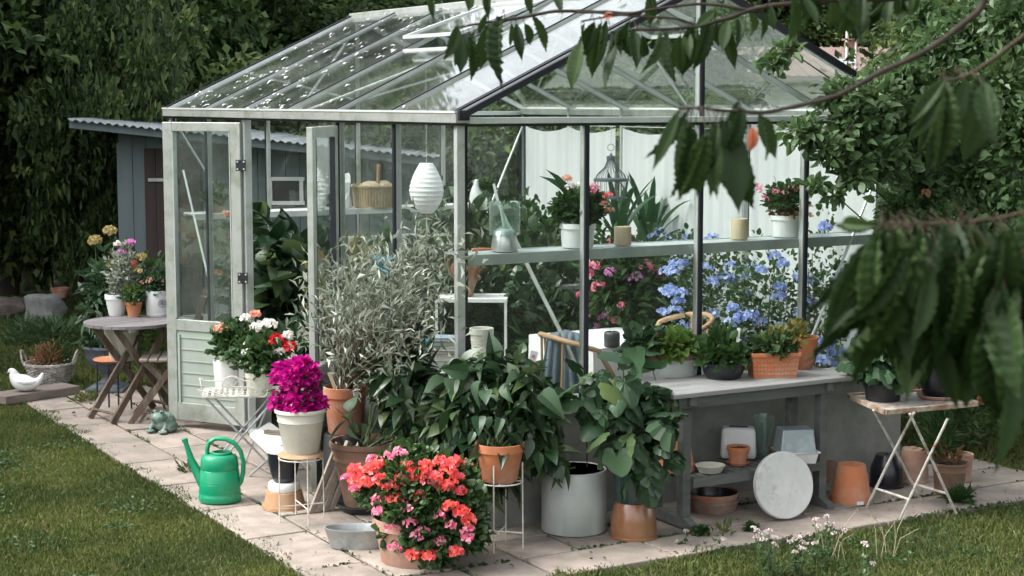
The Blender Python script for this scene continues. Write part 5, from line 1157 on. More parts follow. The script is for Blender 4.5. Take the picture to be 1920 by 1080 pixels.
# things on the bench
t, rt, rb, h = potthing('oval_planter', 'white oval enamel planter with rust-brown lip full of lettuce on the bench', 'planter', 1258, 712, 652, 112, 108, 'greypot', 'plain', z=zt, sy=.62, soil=.9)
mb = MB(); mb.lathe([(rt*.985, h*.72), (rt*1.012, h*.73), (rt*1.015, h*.99), (rt*.98, h*1.01)], 44, sy=.62, wob=.006); mb.build('lip', M['terra_d'], t, smooth=True)
r = np.random.RandomState(51); mb = MB(); bush(mb, (0, 0, h+.03), (rt*1.05, rt*.62, .06), 420, .06, T_OVAL, .55, r, up=.5, zmin=h*.85, shell=.6); mb.build('lettuce', M['f_light'], t)
mb = MB(); bush(mb, (-.12, -.02, h+.04), (.09, .08, .06), 60, .09, T_LOBE, 1, r, up=.3, zmin=h*.8); mb.build('foliage', M['f_bluegreen'], t)
mb = MB(); mb.box((-.07, -.05, h+.05), (.014, .003, .15), ry=.1); mb.build('plant_label', M['terra'], t)
t, rt, rb, h = potthing('bowl_planter', 'shiny black bowl planter with spreading succulents on the bench', 'planter', 1360, 714, 672, 82, 66, 'blackglaze', 'bowl', z=zt, soil=.9)
mb = MB(); bush(mb, (0, 0, h+.035), (rt*1.12, rt, .06), 560, .045, T_OVAL, .42, r, up=.6, zmin=h*.6); bush(mb, (.0, .05, h+.09), (rt*1.0, rt*.7, .08), 260, .045, T_OVAL, .3, r, up=.9); mb.build('foliage', M['f_mid'], t)
mb = MB(); bush(mb, (.02, -.02, h+.03), (rt*1.15, rt, .05), 120, .04, T_OVAL, .42, r, up=.5, zmin=h*.6); mb.build('pale_foliage', M['f_apple'], t)
mb = MB(); mb.box((.07, -.03, h+.09), (.018, .004, .19), ry=.06); mb.build('plant_label', M['label'], t)
p = G(1452, 710, zt); s = PXM(p); t = thing('terracotta_trough', 'rectangular terracotta trough with basket-weave pattern on the bench', 'planter', (p.x, p.y+.075, zt), TH*.25); hw, hd, hh = 46/s, .07, .135
mb = MB(); mb.add([(-hw*.9, -hd*.85, 0), (hw*.9, -hd*.85, 0), (hw*.9, hd*.85, 0), (-hw*.9, hd*.85, 0), (-hw, -hd, hh), (hw, -hd, hh), (hw, hd, hh), (-hw, hd, hh), (-hw+.01, -hd+.01, hh), (hw-.01, -hd+.01, hh), (hw-.01, hd-.01, hh), (-hw+.01, hd-.01, hh), (-hw+.012, -hd+.012, hh-.02), (hw-.012, -hd+.012, hh-.02), (hw-.012, hd-.012, hh-.02), (-hw+.012, hd-.012, hh-.02)],
  [(3, 2, 1, 0), (0, 1, 5, 4), (1, 2, 6, 5), (2, 3, 7, 6), (3, 0, 4, 7), (4, 5, 9, 8), (5, 6, 10, 9), (6, 7, 11, 10), (7, 4, 8, 11), (8, 9, 13, 12), (9, 10, 14, 13), (10, 11, 15, 14), (11, 8, 12, 15), (12, 13, 14, 15)])
for i in range(13):
    for j in range(4):
        k = .9+.1*(j+.6)/5; x = (-hw+2*hw*(i+.5)/13)*k; y = -hd*(.85+.15*(.022+j*.024)/hh)
        mb.box((x, y-.001, .022+j*.024), (.013, .006, .014), rx=-.07)
mb.bar((-hw-.004, -hd-.002, hh-.008), (hw+.004, -hd-.002, hh-.008), .012, .02); mb.bar((-hw-.004, hd+.002, hh-.008), (hw+.004, hd+.002, hh-.008), .012, .02); mb.bar((-hw-.002, -hd, hh-.008), (-hw-.002, hd, hh-.008), .012, .02); mb.bar((hw+.002, -hd, hh-.008), (hw+.002, hd, hh-.008), .012, .02)
mb.build('trough', M['terra_o'], t, bevel=.002); mb = MB(); mb.box((0, 0, hh-.012), (2*hw-.03, 2*hd-.03, .01)); mb.build('soil', M['soil'], t)
mb = MB(); bush(mb, (0, 0, hh+.03), (hw*1.02, hd*1.1, .06), 620, .04, T_OVAL, .38, r, up=.6, zmin=hh-.02); mb.build('foliage', M['f_apple'], t)
mb = MB(); bush(mb, (.03, 0, hh+.07), (hw*.9, hd, .06), 90, .035, T_OVAL, .3, r, up=.9, zmin=hh); mb.build('yellowing_leaves', M['f_yel'], t)
t, rt, rb, h = potthing('flower_pot', 'round terracotta bowl pot behind the right end of the trough', 'flower pot', 1505, 694, 626, 64, 40, 'terra_o', 'bowl', z=zt)
mb = MB(); bush(mb, (-.04, 0, h+.02), (.08, .07, .05), 130, .04, T_OVAL, .3, r, up=.7, zmin=h*.8); mb.build('foliage', M['f_yel'], t)
# lower shelf
zs = .26
upturned('orange terracotta pot upside down on the left end of the bench shelf', 1268, 889, 803, 50, 78, 'terra_o', z=zs, rimmed=True)
t, rt, rb, h = potthing('dish', 'shallow cream dish on the bench shelf', 'dish', 1334, 889, 865, 58, 44, 'cream', 'plain', z=zs, soil=0)
p = G(1388, 864, zs); t = thing('ceramic_box', 'white rounded ceramic box with slot on the bench shelf', 'box', (p.x, p.y+.09, zs), R(-6)); mb = MB(); mb.box((0, 0, .085), (.195, .13, .17), taper=.93); mb.build('box', M['glaze'], t, bevel=.02)
mb = MB(); mb.box((0, 0, .172), (.1, .03, .004)); mb.build('slot', M['black'], t)
t, rt, rb, h = potthing('flower_pot', 'small terracotta pot on its saucer in front of the white ceramic box', 'flower pot', 1386, 870, 832, 44, 32, 'terra_o', z=zs+.012)
t2_ = thing('saucer', 'small terracotta saucer under the smallest pot on the bench shelf', 'saucer', (t.location.x, t.location.y, zs)); mb = MB(); mb.lathe([(0, 0), (.05, 0), (.062, .016), (.058, .018), (.048, .011), (0, .011)], 30); mb.build('dish', M['terra_o'], t2_, smooth=True)
c, rt, rb, h = shape(1434, 856, 775, 42, 24, zs); t = thing('glass_vase', 'clear glass vase between ceramic box and zinc box', 'vase', c); mb = MB(); mb.lathe([(0, 0), (rb, 0), (rb*1.05, .01), (rb*1.1, h*.3), (rt, h), (rt-.003, h), (rb*1.05, h*.3), (rb*.9, .015), (0, .015)], 28); mb.build('vase', M['vase'], t, smooth=True)
def tin(label, u, vb, hw, hd, hh, m, z, rz, cat='box', up=True, name='zinc_box'):
    p = G(u, vb, z); t = thing(name, label, cat, (p.x, p.y+hd, z), rz); mb = MB(); k0, k1 = (1, .86) if up else (.86, 1)
    mb.add([(sx*hw*k, sy*hd*k, zz) for zz, k in ((0, k0), (hh, k1)) for sx, sy in ((-1, -1), (1, -1), (1, 1), (-1, 1))], [(3, 2, 1, 0), (4, 5, 6, 7), (0, 1, 5, 4), (1, 2, 6, 5), (2, 3, 7, 6), (3, 0, 4, 7)])
    zz = 0 if up else hh
    o = mb.build('body', M[m], t, bevel=.008); mb = MB()
    for q0, q1 in (((-1, -1), (1, -1)), ((1, -1), (1, 1)), ((1, 1), (-1, 1)), ((-1, 1), (-1, -1))): mb.tube([(q0[0]*(hw+.004), q0[1]*(hd+.004), zz+.004), (q1[0]*(hw+.004), q1[1]*(hd+.004), zz+.004)], .005, 8)
    mb.build('rolled_rim', M[m], t, smooth=True); return t
tin('white crinkled paper-lined tin under the zinc box', 1503, 872, .085, .07, .06, 'white', zs, R(10), up=False, name='baking_tin')
tin('blue-grey zinc planter box upside down at the right end of the bench shelf', 1494, 850, .1, .075, .125, 'zinc_blue', zs+.065, R(8))
t = tin('terracotta coloured tray beside the white tin', 1470, 860, .06, .06, .04, 'terra', zs, R(5), up=False, name='tray')
# under the bench
for i, (u, v, wv, z, lb) in enumerate(((1341, 968, 102, 0, 'wide terracotta saucer at the bottom of the stack under the bench'), (1342, 960, 100, .034, 'dark-lined terracotta saucer on top of the stack under the bench'))):
    p = G(1341, 968); s = PXM(p); rr = wv/2/s; t = thing('saucer', lb, 'saucer', (p.x, p.y+rr, z), 0, 'saucers stacked under the bench'); mb = MB()
    mb.lathe([(0, 0), (rr*.88, 0), (rr*.97, .05), (rr, .052), (rr, .07), (rr*.96, .07), (rr*.86, .014), (0, .012)], 44); mb.build('dish', M['terra_d' if i == 0 else 'terra'], t, smooth=True, sharp=50)
    if i: mb = MB(); mb.lathe([(0, .013), (rr*.87, .016), (rr*.95, .062), (rr*.945, .064), (rr*.85, .0175), (0, .0145)], 40); mb.build('dark_lining', M['blackglaze'], t, smooth=True)
p = G(1462, 975); rr = .178; t = thing('round_slab', 'round pale lichen-spotted disc leaning against the front of the bench', 'disc', (p.x+.02, p.y-.03, 0)); mb = MB()
mb.lathe([(0, -.017), (rr-.006, -.017), (rr, -.012), (rr, .012), (rr-.006, .017), (0, .017)], 64); mb.xf(Matrix.Translation((0, .055, rr*math.cos(R(12))+.008))@Matrix.Rotation(R(24), 4, 'Z')@Matrix.Rotation(R(90-12), 4, 'X')); mb.build('disc', M['discstone'], t, smooth=True, sharp=35)
# ---- pots by the wall
t, rt, rb, h = upturned('orange terracotta pot upside down with small white label, right of the bench', 1603, 948, 864, 52, 79, 'terra_o')
mb = MB(); a = R(-75); mb.box(((rb+.002)*math.cos(a), (rb+.002)*math.sin(a), h*.06), (.04, .003, .018), rz=a+math.pi/2); mb.build('label', M['label'], t)
t, rt, rb, h = upturned('black glazed jar upside down behind the folding table legs', 1669, 918, 847, 44, 66, 'blackglaze', rimmed=False)
upturned('pale pinkish terracotta pot upside down at the wall corner', 1720, 908, 836, 48, 56, 'terra_p', rimmed=False)
t, rt, rb, h = potthing('potted_plant', 'brown clay pot with soil and reddish stems under the right side of the folding table', 'potted plant', 1786, 930, 858, 70, 54, 'terra_d', 'roll')
r = np.random.RandomState(61); mb = MB(); bush(mb, (0, 0, h+.02), (.08, .07, .05), 60, .06, T_LAN, .12, r, up=1.2, zmin=h*.85); mb.build('dry_stems', M['f_dry'], t)
mb = MB(); bush(mb, (-.06, .02, h+.12), (.09, .07, .14), 160, .08, T_LAN, .12, r, up=1.0, zmin=h*.9); mb.build('foliage', M['f_mid'], t)
potthing('flower_pot', 'pale terracotta pot behind the brown clay pot of reddish stems', 'flower pot', 1806, 905, 845, 46, 40, 'terra_p', 'rim')
upturned('small dark terracotta pot in the shade between bench foot and orange pot', 1558, 905, 862, 28, 36, 'terra_d')
# ---- folding table on the right
zt = .585; ft = [G(1625, 951), G(1687, 974), G(1728, 940), G(1793, 963)]; tp = [G(1714, 770, zt), G(1777, 782, zt), G(1638, 765, zt), G(1706, 772, zt)]
cr = [G(1590, 742, zt), G(1660, 773, zt), G(1832, 757, zt), G(1752, 733, zt)]; ce = sum(cr, Vector())/4; ce.z = 0
t = thing('metal_folding_table', 'white rusty metal folding table with two black pots at the wall end', 'table', ce); mb = MB(); L_ = [c-ce for c in cr]
for i in range(4): mb.bar(L_[i], L_[(i+1) % 4], .02, .028)
mb.build('top_frame', M['rustrim'], t, bevel=.003)
mb = MB(); mb.add([q*.97+Vector((0, 0, (zt)*.03+k)) for k in (-.006, .002) for q in L_], [(3, 2, 1, 0), (4, 5, 6, 7), (0, 1, 5, 4), (1, 2, 6, 5), (2, 3, 7, 6), (3, 0, 4, 7)]); mb.build('tabletop', M['rustwire'], t)
for i in range(4):
    mb = MB(); a, b = tp[i]-ce, ft[i]-ce; mb.tube([a-Vector((0, 0, .01)), a.lerp(b, .5), a.lerp(b, .9), b], .0075, 8); mb.build('leg', M['rustwire'], t, smooth=True)
mb = MB()
for i, j in ((0, 1), (2, 3)): mb.tube([(ft[i]-ce).lerp(tp[i]-ce, .2), (ft[j]-ce).lerp(tp[j]-ce, .2)], .007, 8)
mb.build('stretcher', M['rustwire'], t, smooth=True)
t, rt, rb, h = potthing('potted_plant', 'black plastic pot with scalloped pale-edged leaves on the left of the folding table', 'potted plant', 1662, 755, 690, 76, 64, 'blackplastic', 'plain', z=zt+.004)
mb = MB(); bush(mb, (0, -.02, h+.07), (.17, .14, .12), 130, .1, T_LOBE, 1, r, up=.4, zmin=h*.5, droop=.4); mb.build('foliage', M['f_bluegreen'], t)
mb = MB(); bush(mb, (0, -.05, h+.04), (.15, .12, .08), 50, .1, T_LOBE, 1, r, up=.2, zmin=h*.4); mb.build('dark_leaves', M['f_dark'], t)
sc2, r_s = saucer('terracotta saucer under the right-hand pot on the folding table', 1768, 752, 82, 'terra_p', z=zt+.004)
t, rt, rb, h = potthing('potted_plant', 'dark blue-black pot in a saucer on the right of the folding table', 'potted plant', 1768, 747, 680, 74, 56, 'blackglaze', 'bowl', z=zt+.012)
t.location.x, t.location.y = sc2.location.x, sc2.location.y
mb = MB(); bush(mb, (0, 0, h+.1), (.15, .13, .14), 160, .1, T_OVAL, .4, r, up=.5, zmin=h*.8); mb.build('foliage', M['f_dark'], t)
# small terracotta pot on boulder
p = P(113, 558, 16.9); t = thing('flower_pot', 'small terracotta pot standing on the pale boulder', 'flower pot', p); pot(t, .09, .065, .1, 'terra')
# sedum in the foreground, flower bed on the right
def sedum(u, v, n, label, D=7.7, seed=0):
    n = max(3, int(n*.8))
    r = np.random.RandomState(seed); g_ = P(u, 1080, D); g_.z = -.02; t = thing('stonecrop', label, 'flowering plant', g_); mb = MB(); st = MB(); lf = MB(); top = P(u, v, D).z+.02
    for i in range(n):
        q = (r.normal(0, .07), r.normal(0, .05), top+r.uniform(-.06, .05)); hd = MB(); head(hd, q, .013, 30, .008, r, .7); hd.build('flower_head', M['p_sedum'], t); st.tube([(q[0]*.3, q[1]*.3, 0), (q[0]*.8, q[1], q[2]*.6), q], .0018, 5)
        k = 10; z = r.uniform(.2, .9, k); leaves(lf, np.stack([q[0]*z, q[1]*z, q[2]*z], -1), r.normal(0, 1, (k, 3)), .022, T_OVAL, .4, rng=r)
    st.build('stem', M['stem'], t); lf.build('foliage', M['f_apple'], t)
sedum(1442, 1008, 15, 'pinkish white stonecrop flowers nearest below the bench, left clump', seed=1)
sedum(1492, 1015, 12, 'pinkish white stonecrop flowers, middle clump on the lawn edge', seed=2)
sedum(1535, 985, 12, 'pinkish white stonecrop flowers, right clump below the leaning disc', D=7.9, seed=3)
sedum(1285, 1015, 3, 'tiny dry whitish weed flowers on the paving right of the brown pot', D=8.25, seed=4)
sedum(1622, 1040, 4, 'pinkish white stonecrop flowers at the lower edge right of the others', D=7.6, seed=5)
r = np.random.RandomState(71)
t = thing('tall_grass_tuft', 'few long bent grass stalks on the lawn beside the stonecrop', 'grass tuft', G(1590, 1040)); mb = MB()
for i in range(14):
    x = r.uniform(-.15, .25); hh = r.uniform(.1, .24); b = r.uniform(-.12, .15); mb.tube([(x, 0, -.03), (x+b*.3, 0, hh*.6), (x+b, r.uniform(-.05, .05), hh)], [.0015, .0013, .0007], 4)
mb.build('stalks', M['candle'], t)
def bedplant(u, D, rx, rz, n, label, m, flowers=None, seed=0, lf=.07, T=T_LAN, wd=.14, up=.9):
    r = np.random.RandomState(seed); t = thing('border_plant', label, 'plant', gpos(u, D)); mb = MB(); bush(mb, (0, 0, rz*.9), (rx, rx*.8, rz), n, lf, T, wd, r, up=up, zmin=-.01, shell=.7); mb.build('foliage', M[m], t)
    mb = MB(); stems(mb, (0, 0, 0), [(q[0]*rx*.8, q[1]*rx*.6, rz*(1+.7*abs(q[2]))) for q in sph(r, 10)], .004, r); mb.build('stem', M['stem'], t)
    if flowers:
        mb = MB(); flower_dots(mb, (0, 0, rz), (rx, rx*.8, rz*.9), 10, .028, 24, .024, r); mb.build('flower', M[flowers], t)
bedplant(1800, 10.6, .3, .3, 900, 'wild green border plant right of the wall corner with small orange flowers', 'f_apple', 'p_orange', 1)
bedplant(1890, 10.9, .35, .42, 1100, 'tall border plant with orange flowers at the right edge', 'f_mid', 'p_orange', 2, T=T_OVAL, wd=.3, lf=.05)
bedplant(1760, 11.6, .3, .4, 900, 'tangled brownish border plant behind the folding table', 'f_yel', None, 3)
bedplant(1925, 11.8, .4, .6, 1300, 'dense green border plant with yellow flowers at the far right edge', 'f_apple', 'p_yel', 4, T=T_OVAL, wd=.3, lf=.05)
bedplant(1700, 12.6, .4, .6, 1500, 'dark leafy border plant outside the right greenhouse wall', 'f_dark', None, 5, T=T_OVAL, wd=.35)
bedplant(1840, 12.6, .5, .7, 1800, 'dark leafy border plant under the apple tree', 'f_dark', None, 6, T=T_OVAL, wd=.35)
for i, (u, D) in enumerate(((1560, 12.4), (1630, 12.2), (1480, 12.6))): bedplant(u, D+2.2, .5, .45, 1200, ['dark bush outside the curtains behind the blue flowers', 'dark bush outside the glass at the right greenhouse corner', 'dark bush outside the curtains left of the blue flowers'][i], 'f_dark', None, 7+i, T=T_OVAL, wd=.35)
bedplant(95, 15.2, .5, .12, 900, 'long loose grass around the boulder on the back lawn', 'f_apple', None, 15, lf=.07, up=.8)
bedplant(250, 14.6, .3, .5, 900, 'green plant behind the bistro table at the shed wall', 'f_mid', None, 16, T=T_OVAL, wd=.3)
# ================================================================ inside the greenhouse
# white table cloth table
zt = .73; A0 = G(1105, 668, zt); t = thing('covered_table', 'table under a white cloth inside the greenhouse', 'table', W(0, 0, 0), TH); a0, a1, b0, b1 = 1.36, 2.35, .88, 1.62
mb = MB(); gbox(mb, a0+.02, a1-.02, b0+.02, b1-.02, zt-.03, zt-.005); mb.build('tabletop', M['greywood'], t)
for a in (a0+.06, a1-.06):
    for b in (b0+.06, b1-.06): mb = MB(); gbox(mb, a-.02, a+.02, b-.02, b+.02, .004, zt-.031); mb.build('leg', M['white'], t)
def cloth_box(a0, a1, b0, b1, z, drop, amp, name, label, cat, m):
    t = thing(name, label, cat, W(0, 0, 0), TH); mb = MB(); per = []
    n = 30
    for i in range(n): per.append((a0+(a1-a0)*i/n, b0, 0, -1))
    for i in range(n): per.append((a1, b0+(b1-b0)*i/n, 1, 0))
    for i in range(n): per.append((a1-(a1-a0)*i/n, b1, 0, 1))
    for i in range(n): per.append((a0, b1-(b1-b0)*i/n, -1, 0))
    V = []; N = len(per)
    for j in range(8):
        for i, (a, b, nx, ny) in enumerate(per):
            k = j/7; w_ = amp*k*math.sin(i*.9)+amp*.5*k*math.sin(i*.37+2); V.append((a+nx*(.004+w_+.02*k), b+ny*(.004+w_+.02*k), z-drop*k-(.02*math.sin(i*.21) if j == 7 else 0)))
    f = [(j*N+i, (j+1)*N+i, (j+1)*N+(i+1) % N, j*N+(i+1) % N) for j in range(7) for i in range(N)]
    mb.add(V, f); mb.add([(a0, b0, z), (a1, b0, z), (a1, b1, z), (a0, b1, z)], [(0, 1, 2, 3)]); mb.build('cloth', M[m], t, smooth=True, sharp=50); return t
cloth_box(a0, a1, b0, b1, zt+.002, .42, .012, 'tablecloth', 'white cloth hanging over the table inside the greenhouse', 'tablecloth', 'cloth')
p = G(1148, 652, zt+.003); s = PXM(p); t = thing('dark_candle_jar', 'ribbed charcoal glass jar on the white tablecloth', 'candle jar', (p.x, p.y+.04, zt+.003)); mb = MB()
for k in range(1): mb.lathe([(0, 0), (.042, 0), (.048, .006), (.049, .03), (.0475, .035), (.049, .04), (.049, .07), (.0465, .085), (.04, .092), (.036, .092), (.035, .02), (0, .02)], 32)
mb.build('jar', M['darkcandle'], t, smooth=True, sharp=50); mb = MB(); mb.tube([(0, 0, .02), (0, 0, .1)], .002, 5); mb.build('wick', M['white'], t)
# bentwood chair with towel
def bent_chair(label, loc, rz):
    t = thing('rattan_chair', label, 'chair', loc, rz)
    mb = MB(); mb.tube([(.21, -.22, .43)]+[(-.02-.22*math.cos(a)*1., .26*math.sin(a), .80+.07*math.cos(a)) for a in np.linspace(-1.5, 1.5, 20)]+[(.21, .22, .43)], .016, 10); mb.build('armrest', M['cane'], t, smooth=True)
    mb = MB()
    for y in (-.12, -.04, .04, .12): mb.tube([(-.2, y, .43), (-.235+abs(y)*.3, y*1.15, .85)], .008, 8)
    mb.build('backrest', M['cane'], t, smooth=True)
    mb = MB(); mb.lathe([(0, .415), (.22, .415), (.24, .43), (.22, .445), (0, .447)], 32); mb.build('seat', M['cane'], t, smooth=True)
    for x, y in ((.16, .16), (.16, -.16), (-.16, .16), (-.16, -.16)): mb = MB(); mb.tube([(x*1.15, y*1.15, .004), (x, y, .42)], [.012, .015], 8); mb.build('leg', M['cane'], t, smooth=True)
    return t
pc = G(1062, 640, .84); bent_chair('light wooden bentwood chair with a blue-grey towel over it', (pc.x+.1, pc.y+.12, 0), R(25))
p = pc; t = thing('towel', 'blue-grey linen towel draped over the bentwood chair', 'towel', (p.x-.01, p.y, 0), R(-8)); mb = MB(); nx, nz = 26, 26; V = []
for j in range(nz+1):
    k = j/nz
    for i in range(nx+1):
        x = (i/nx-.5); wdt = .15+.09*min(1, abs(k-.35)*2.2)
        fold = .012*math.sin(i*1.3)+.008*math.sin(i*.6+1)
        if k < .3: y, z = .09, .6+.27*(k/.3)
        elif k < .42: a = (k-.3)/.12*math.pi; y, z = .03+.06*math.cos(a), .87+.03*math.sin(a)
        else: y, z = -.03-.03*(k-.42), .87-.46*(k-.42)/.58
        V.append((x*wdt*2*.62, y+fold*(.4+k), z-.05*abs(x)))
mb.add(V, np.array([(j*(nx+1)+i, j*(nx+1)+i+1, (j+1)*(nx+1)+i+1, (j+1)*(nx+1)+i) for j in range(nz) for i in range(nx)])); o = mb.build('cloth', M['towel'], t, smooth=True, sharp=180)
so = o.modifiers.new('s', 'SOLIDIFY'); so.thickness = .004
pc = G(1290, 602, .86); bent_chair('rattan armchair behind the lettuce planter', (pc.x-.08, pc.y+.15, 0), R(200))
# small white metal table with vase; books
zt = .93; q = [G(822, 558, zt), G(950, 560, zt)]; ce = (q[0]+q[1])/2+Vector((0, .12, 0)); ce.z = 0
t = thing('metal_side_table', 'white metal table with slim legs carrying a rust-brown vase', 'table', ce, R(-3)); wx = (q[1]-q[0]).length/2
mb = MB(); mb.box((0, 0, zt-.006), (2*wx, .32, .006)); 
for s0 in (-1, 1): mb.box((0, s0*.16, zt-.012), (2*wx+.02, .016, .022)); mb.box((s0*wx, 0, zt-.012), (.016, .302, .0215))
mb.build('tabletop', M['white'], t)
for x in (-wx+.0, wx): 
    for y in (-.155, .155): mb = MB(); mb.box((x, y, (zt-.024)/2), (.018, .018, zt-.026)); mb.build('leg', M['white'], t)
s = PXM(Vector((ce.x, ce.y, zt))); t = thing('rust_vase', 'tall rust-brown clay vase behind the corner post', 'vase', (P(873, 550, ce.y).x, ce.y, zt)); mb = MB()
mb.lathe([(0, 0), (.045, 0), (.055, .01), (.05, .03), (.075, .09), (.1, .17), (.098, .2), (.07, .235), (.05, .25), (.052, .275), (.062, .285), (.05, .286), (.04, .26), (0, .25)], 36); mb.build('vase', M['brownglaze'], t, smooth=True, sharp=60)
for sg in (-1, 1): mb = MB(); mb.tube([(sg*.055, 0, .27), (sg*.11, 0, .26), (sg*.115, 0, .2), (sg*.09, 0, .16)], .008, 8); mb.build('handle', M['brownglaze'], t, smooth=True)
mb = MB(); mb.disc((0, 0, .255), .045); mb.build('filling', M['soil'], t)
# pedestal with white ribbed pot and pile of books
def stool(label, loc, w_, h_, m='white'):
    t = thing('stool', label, 'stool', loc, TH); mb = MB(); mb.box((0, 0, h_-.015), (w_, w_, .03)); mb.build('seat', M[m], t, bevel=.003)
    for x in (-1, 1):
        for y in (-1, 1): mb = MB(); mb.box((x*(w_/2-.03), y*(w_/2-.03), (h_-.03)/2), (.03, .03, h_-.031)); mb.build('leg', M[m], t)
    return t
c = P(903, 668, 9.9); st_ = stool('white stool carrying the ribbed white pot', (c.x, c.y, 0), .3, c.z)
t = thing('flower_pot', 'tall white ribbed plastic pot right of the corner post', 'flower pot', (c.x, c.y, c.z)); mb = MB(); mb.lathe(potprof(.072, .055, .17), 40); o = mb.build('pot', M['cream'], t, smooth=True, sharp=30)
mb = MB(); 
for k in range(7): mb.lathe([(.055+.0012*k, .015+k*.016), (.0585+.0014*k, .019+k*.016), (.0565+.0013*k, .023+k*.016)], 40)
mb.build('rib', M['cream'], t, smooth=True)
c = P(832, 690, 9.75); st_ = stool('low white stool under the pile of books', (c.x, c.y, 0), .3, c.z)
z = c.z; r = np.random.RandomState(5)
bk = [('bookw', 'white magazine at the bottom of the pile of books', .2, .02), ('bookg', 'pale blue book near the bottom of the pile', .19, .03), ('bookw', 'thick white book in the middle of the pile', .2, .035), ('bookr', 'red-brown book in the pile behind the corner post', .17, .022), ('bookw', 'thin white book near the top of the pile', .19, .025), ('bookb', 'teal blue book second from the top of the pile', .18, .028), ('bookg', 'pale grey-blue book on top of the pile', .15, .02)]
for m_, lb, w_, hh in bk:
    t = thing('book', lb, 'book', (c.x+r.uniform(-.015, .015), c.y, z), R(r.uniform(-12, 12))); mb = MB()
    mb.box((0, 0, hh*.06), (w_, .15, hh*.12)); mb.box((0, 0, hh*.94), (w_, .15, hh*.12)); mb.box((-w_/2+.003, 0, hh/2), (.006, .15, hh*.755)); mb.build('cover', M[m_], t)
    mb = MB(); mb.box((.002, 0, hh/2), (w_-.012, .142, hh*.75)); mb.build('pages', M['bookw'], t); z += hh+.001
# paper lantern, white bird, basket on shelf, glasses
def hang(label, name, cat, u, v0, v1, D): 
    a, b = P(u, v0, D), P(u, v1, D); return thing(name, label, cat, (b.x, b.y, b.z)), a.z-b.z
t, hh = hang('white ribbed paper lantern hanging inside behind the glass', 'paper_lantern', 'lantern', 800, 306, 400, 10.6); s = F/10.7; mb = MB(); pr = []
for i in range(45):
    k = i/44; y = k; rr = (32.5/s)*(math.sin(math.pi*min(1, (k*.92+.06)))**.62 if k < .45 else 1-.62*((k-.45)/.55)**1.7); 
    pr.append((max(.012, rr)*(1-.03*abs(math.sin(i*math.pi/4))), hh*k))
mb.lathe(pr, 32); mb.build('paper_shade', M['paper'], t)
mb = MB(); mb.tube([(0, 0, hh), (0, 0, 2.5-t.location.z)], .0015, 5); mb.build('cord', M['white'], t)
mb = MB()
for i in range(6): mb.tube([(0, 0, .01), (.003*math.cos(i), .003*math.sin(i), -.05), (.006*math.cos(i), .006*math.sin(i), -.16)], .0022, 5)
mb.build('tassel', M['cream'], t)
t, hh = hang('wire birdcage top hanging from the roof in front of the curtain', 'birdcage', 'birdcage', 1145, 293, 372, 11.2); s = F/11.3; mb = MB(); R0 = 31/s
for k in range(20):
    a = 2*math.pi*k/20; mb.tube([(q*math.cos(a), q*math.sin(a), z) for q, z in ((R0*.95, 0), (R0*.97, hh*.44), (R0*.8, hh*.58), (R0*.38, hh*.74), (R0*.2, hh*.92))], .0019, 5)
mb.build('cage_wire', M['bluegrey'], t, smooth=True)
mb = MB(); mb.lathe([(R0*.98, hh*.41), (R0*1.03, hh*.41), (R0*1.03, hh*.47), (R0*.98, hh*.47)], 36); mb.lathe([(R0*.18, hh*.9), (R0*.26, hh*.9), (R0*.26, hh*1.0), (R0*.1, hh*1.02), (0, hh*1.1)], 24); mb.lathe([(R0*.93, 0), (R0, 0), (R0, .008), (R0*.93, .008)], 36); mb.build('band', M['bluegrey'], t, smooth=True)
mb = MB(); mb.tube([(.022*math.cos(a), 0, hh*1.1+.03+.022*math.sin(a)) for a in np.linspace(0, 6.28, 20)[:-1]], .0022, 5, closed=True); mb.tube([(0, 0, hh*1.1+.05), (0, 0, 2.6-t.location.z)], .0012, 5); mb.build('hanging_wire', M['bluegrey'], t)
zs = 1.394
def onback(u, a=None, b=4.24, z=1.394):
    r_ = ray(u, 400); O = Vector((0, 0, H)); n_ = Vector((-math.sin(TH), math.cos(TH), 0)); base = W(0, b, 0); k = (base-O).dot(n_)/r_.dot(n_); q = O+r_*k; q.z = z; return q
q = onback(703); s = PXM(q); t = thing('willow_basket', 'round willow basket on the white shelf at the far gable', 'basket', q); mb = MB(); rb_, rt_, hh = .15, .165, .16; r = np.random.RandomState(3)
for i in range(44): a = 2*math.pi*i/44; mb.tube([(rb_*math.cos(a), rb_*math.sin(a), 0), ((rt_)*math.cos(a), (rt_)*math.sin(a), hh)], .012, 5)
mb.lathe([(0, .003), (rb_, .003), (rb_, .01), (0, .01)], 30); mb.build('basket_body', M['basketw'], t, smooth=True)
mb = MB()
for k in range(2): mb.tube([((rt_+.006)*math.cos(a)+.004*math.cos(16*a+k*3), (rt_+.006)*math.sin(a), hh+.007*math.sin(16*a+k*3.1)) for a in np.linspace(0, 6.283, 80)[:-1]], .008, 6, closed=True)
mb.build('rim', M['basketw'], t, smooth=True)
mb = MB(); ell(mb, (-.03, 0, hh*.95), (.09, .09, .045)); ell(mb, (.07, .02, hh), (.06, .06, .04)); mb.build('folded_cloth', M['candle'], t, smooth=True)
t = thing('wooden_spoon', 'wooden handle sticking up out of the willow basket', 'tool', q+Vector((.02, -.02, hh*.4))); mb = MB(); mb.tube([(0, 0, 0), (.01, 0, .2), (.015, 0, .26)], [.012, .012, .015], 8); mb.build('handle', M['cane'], t, smooth=True)
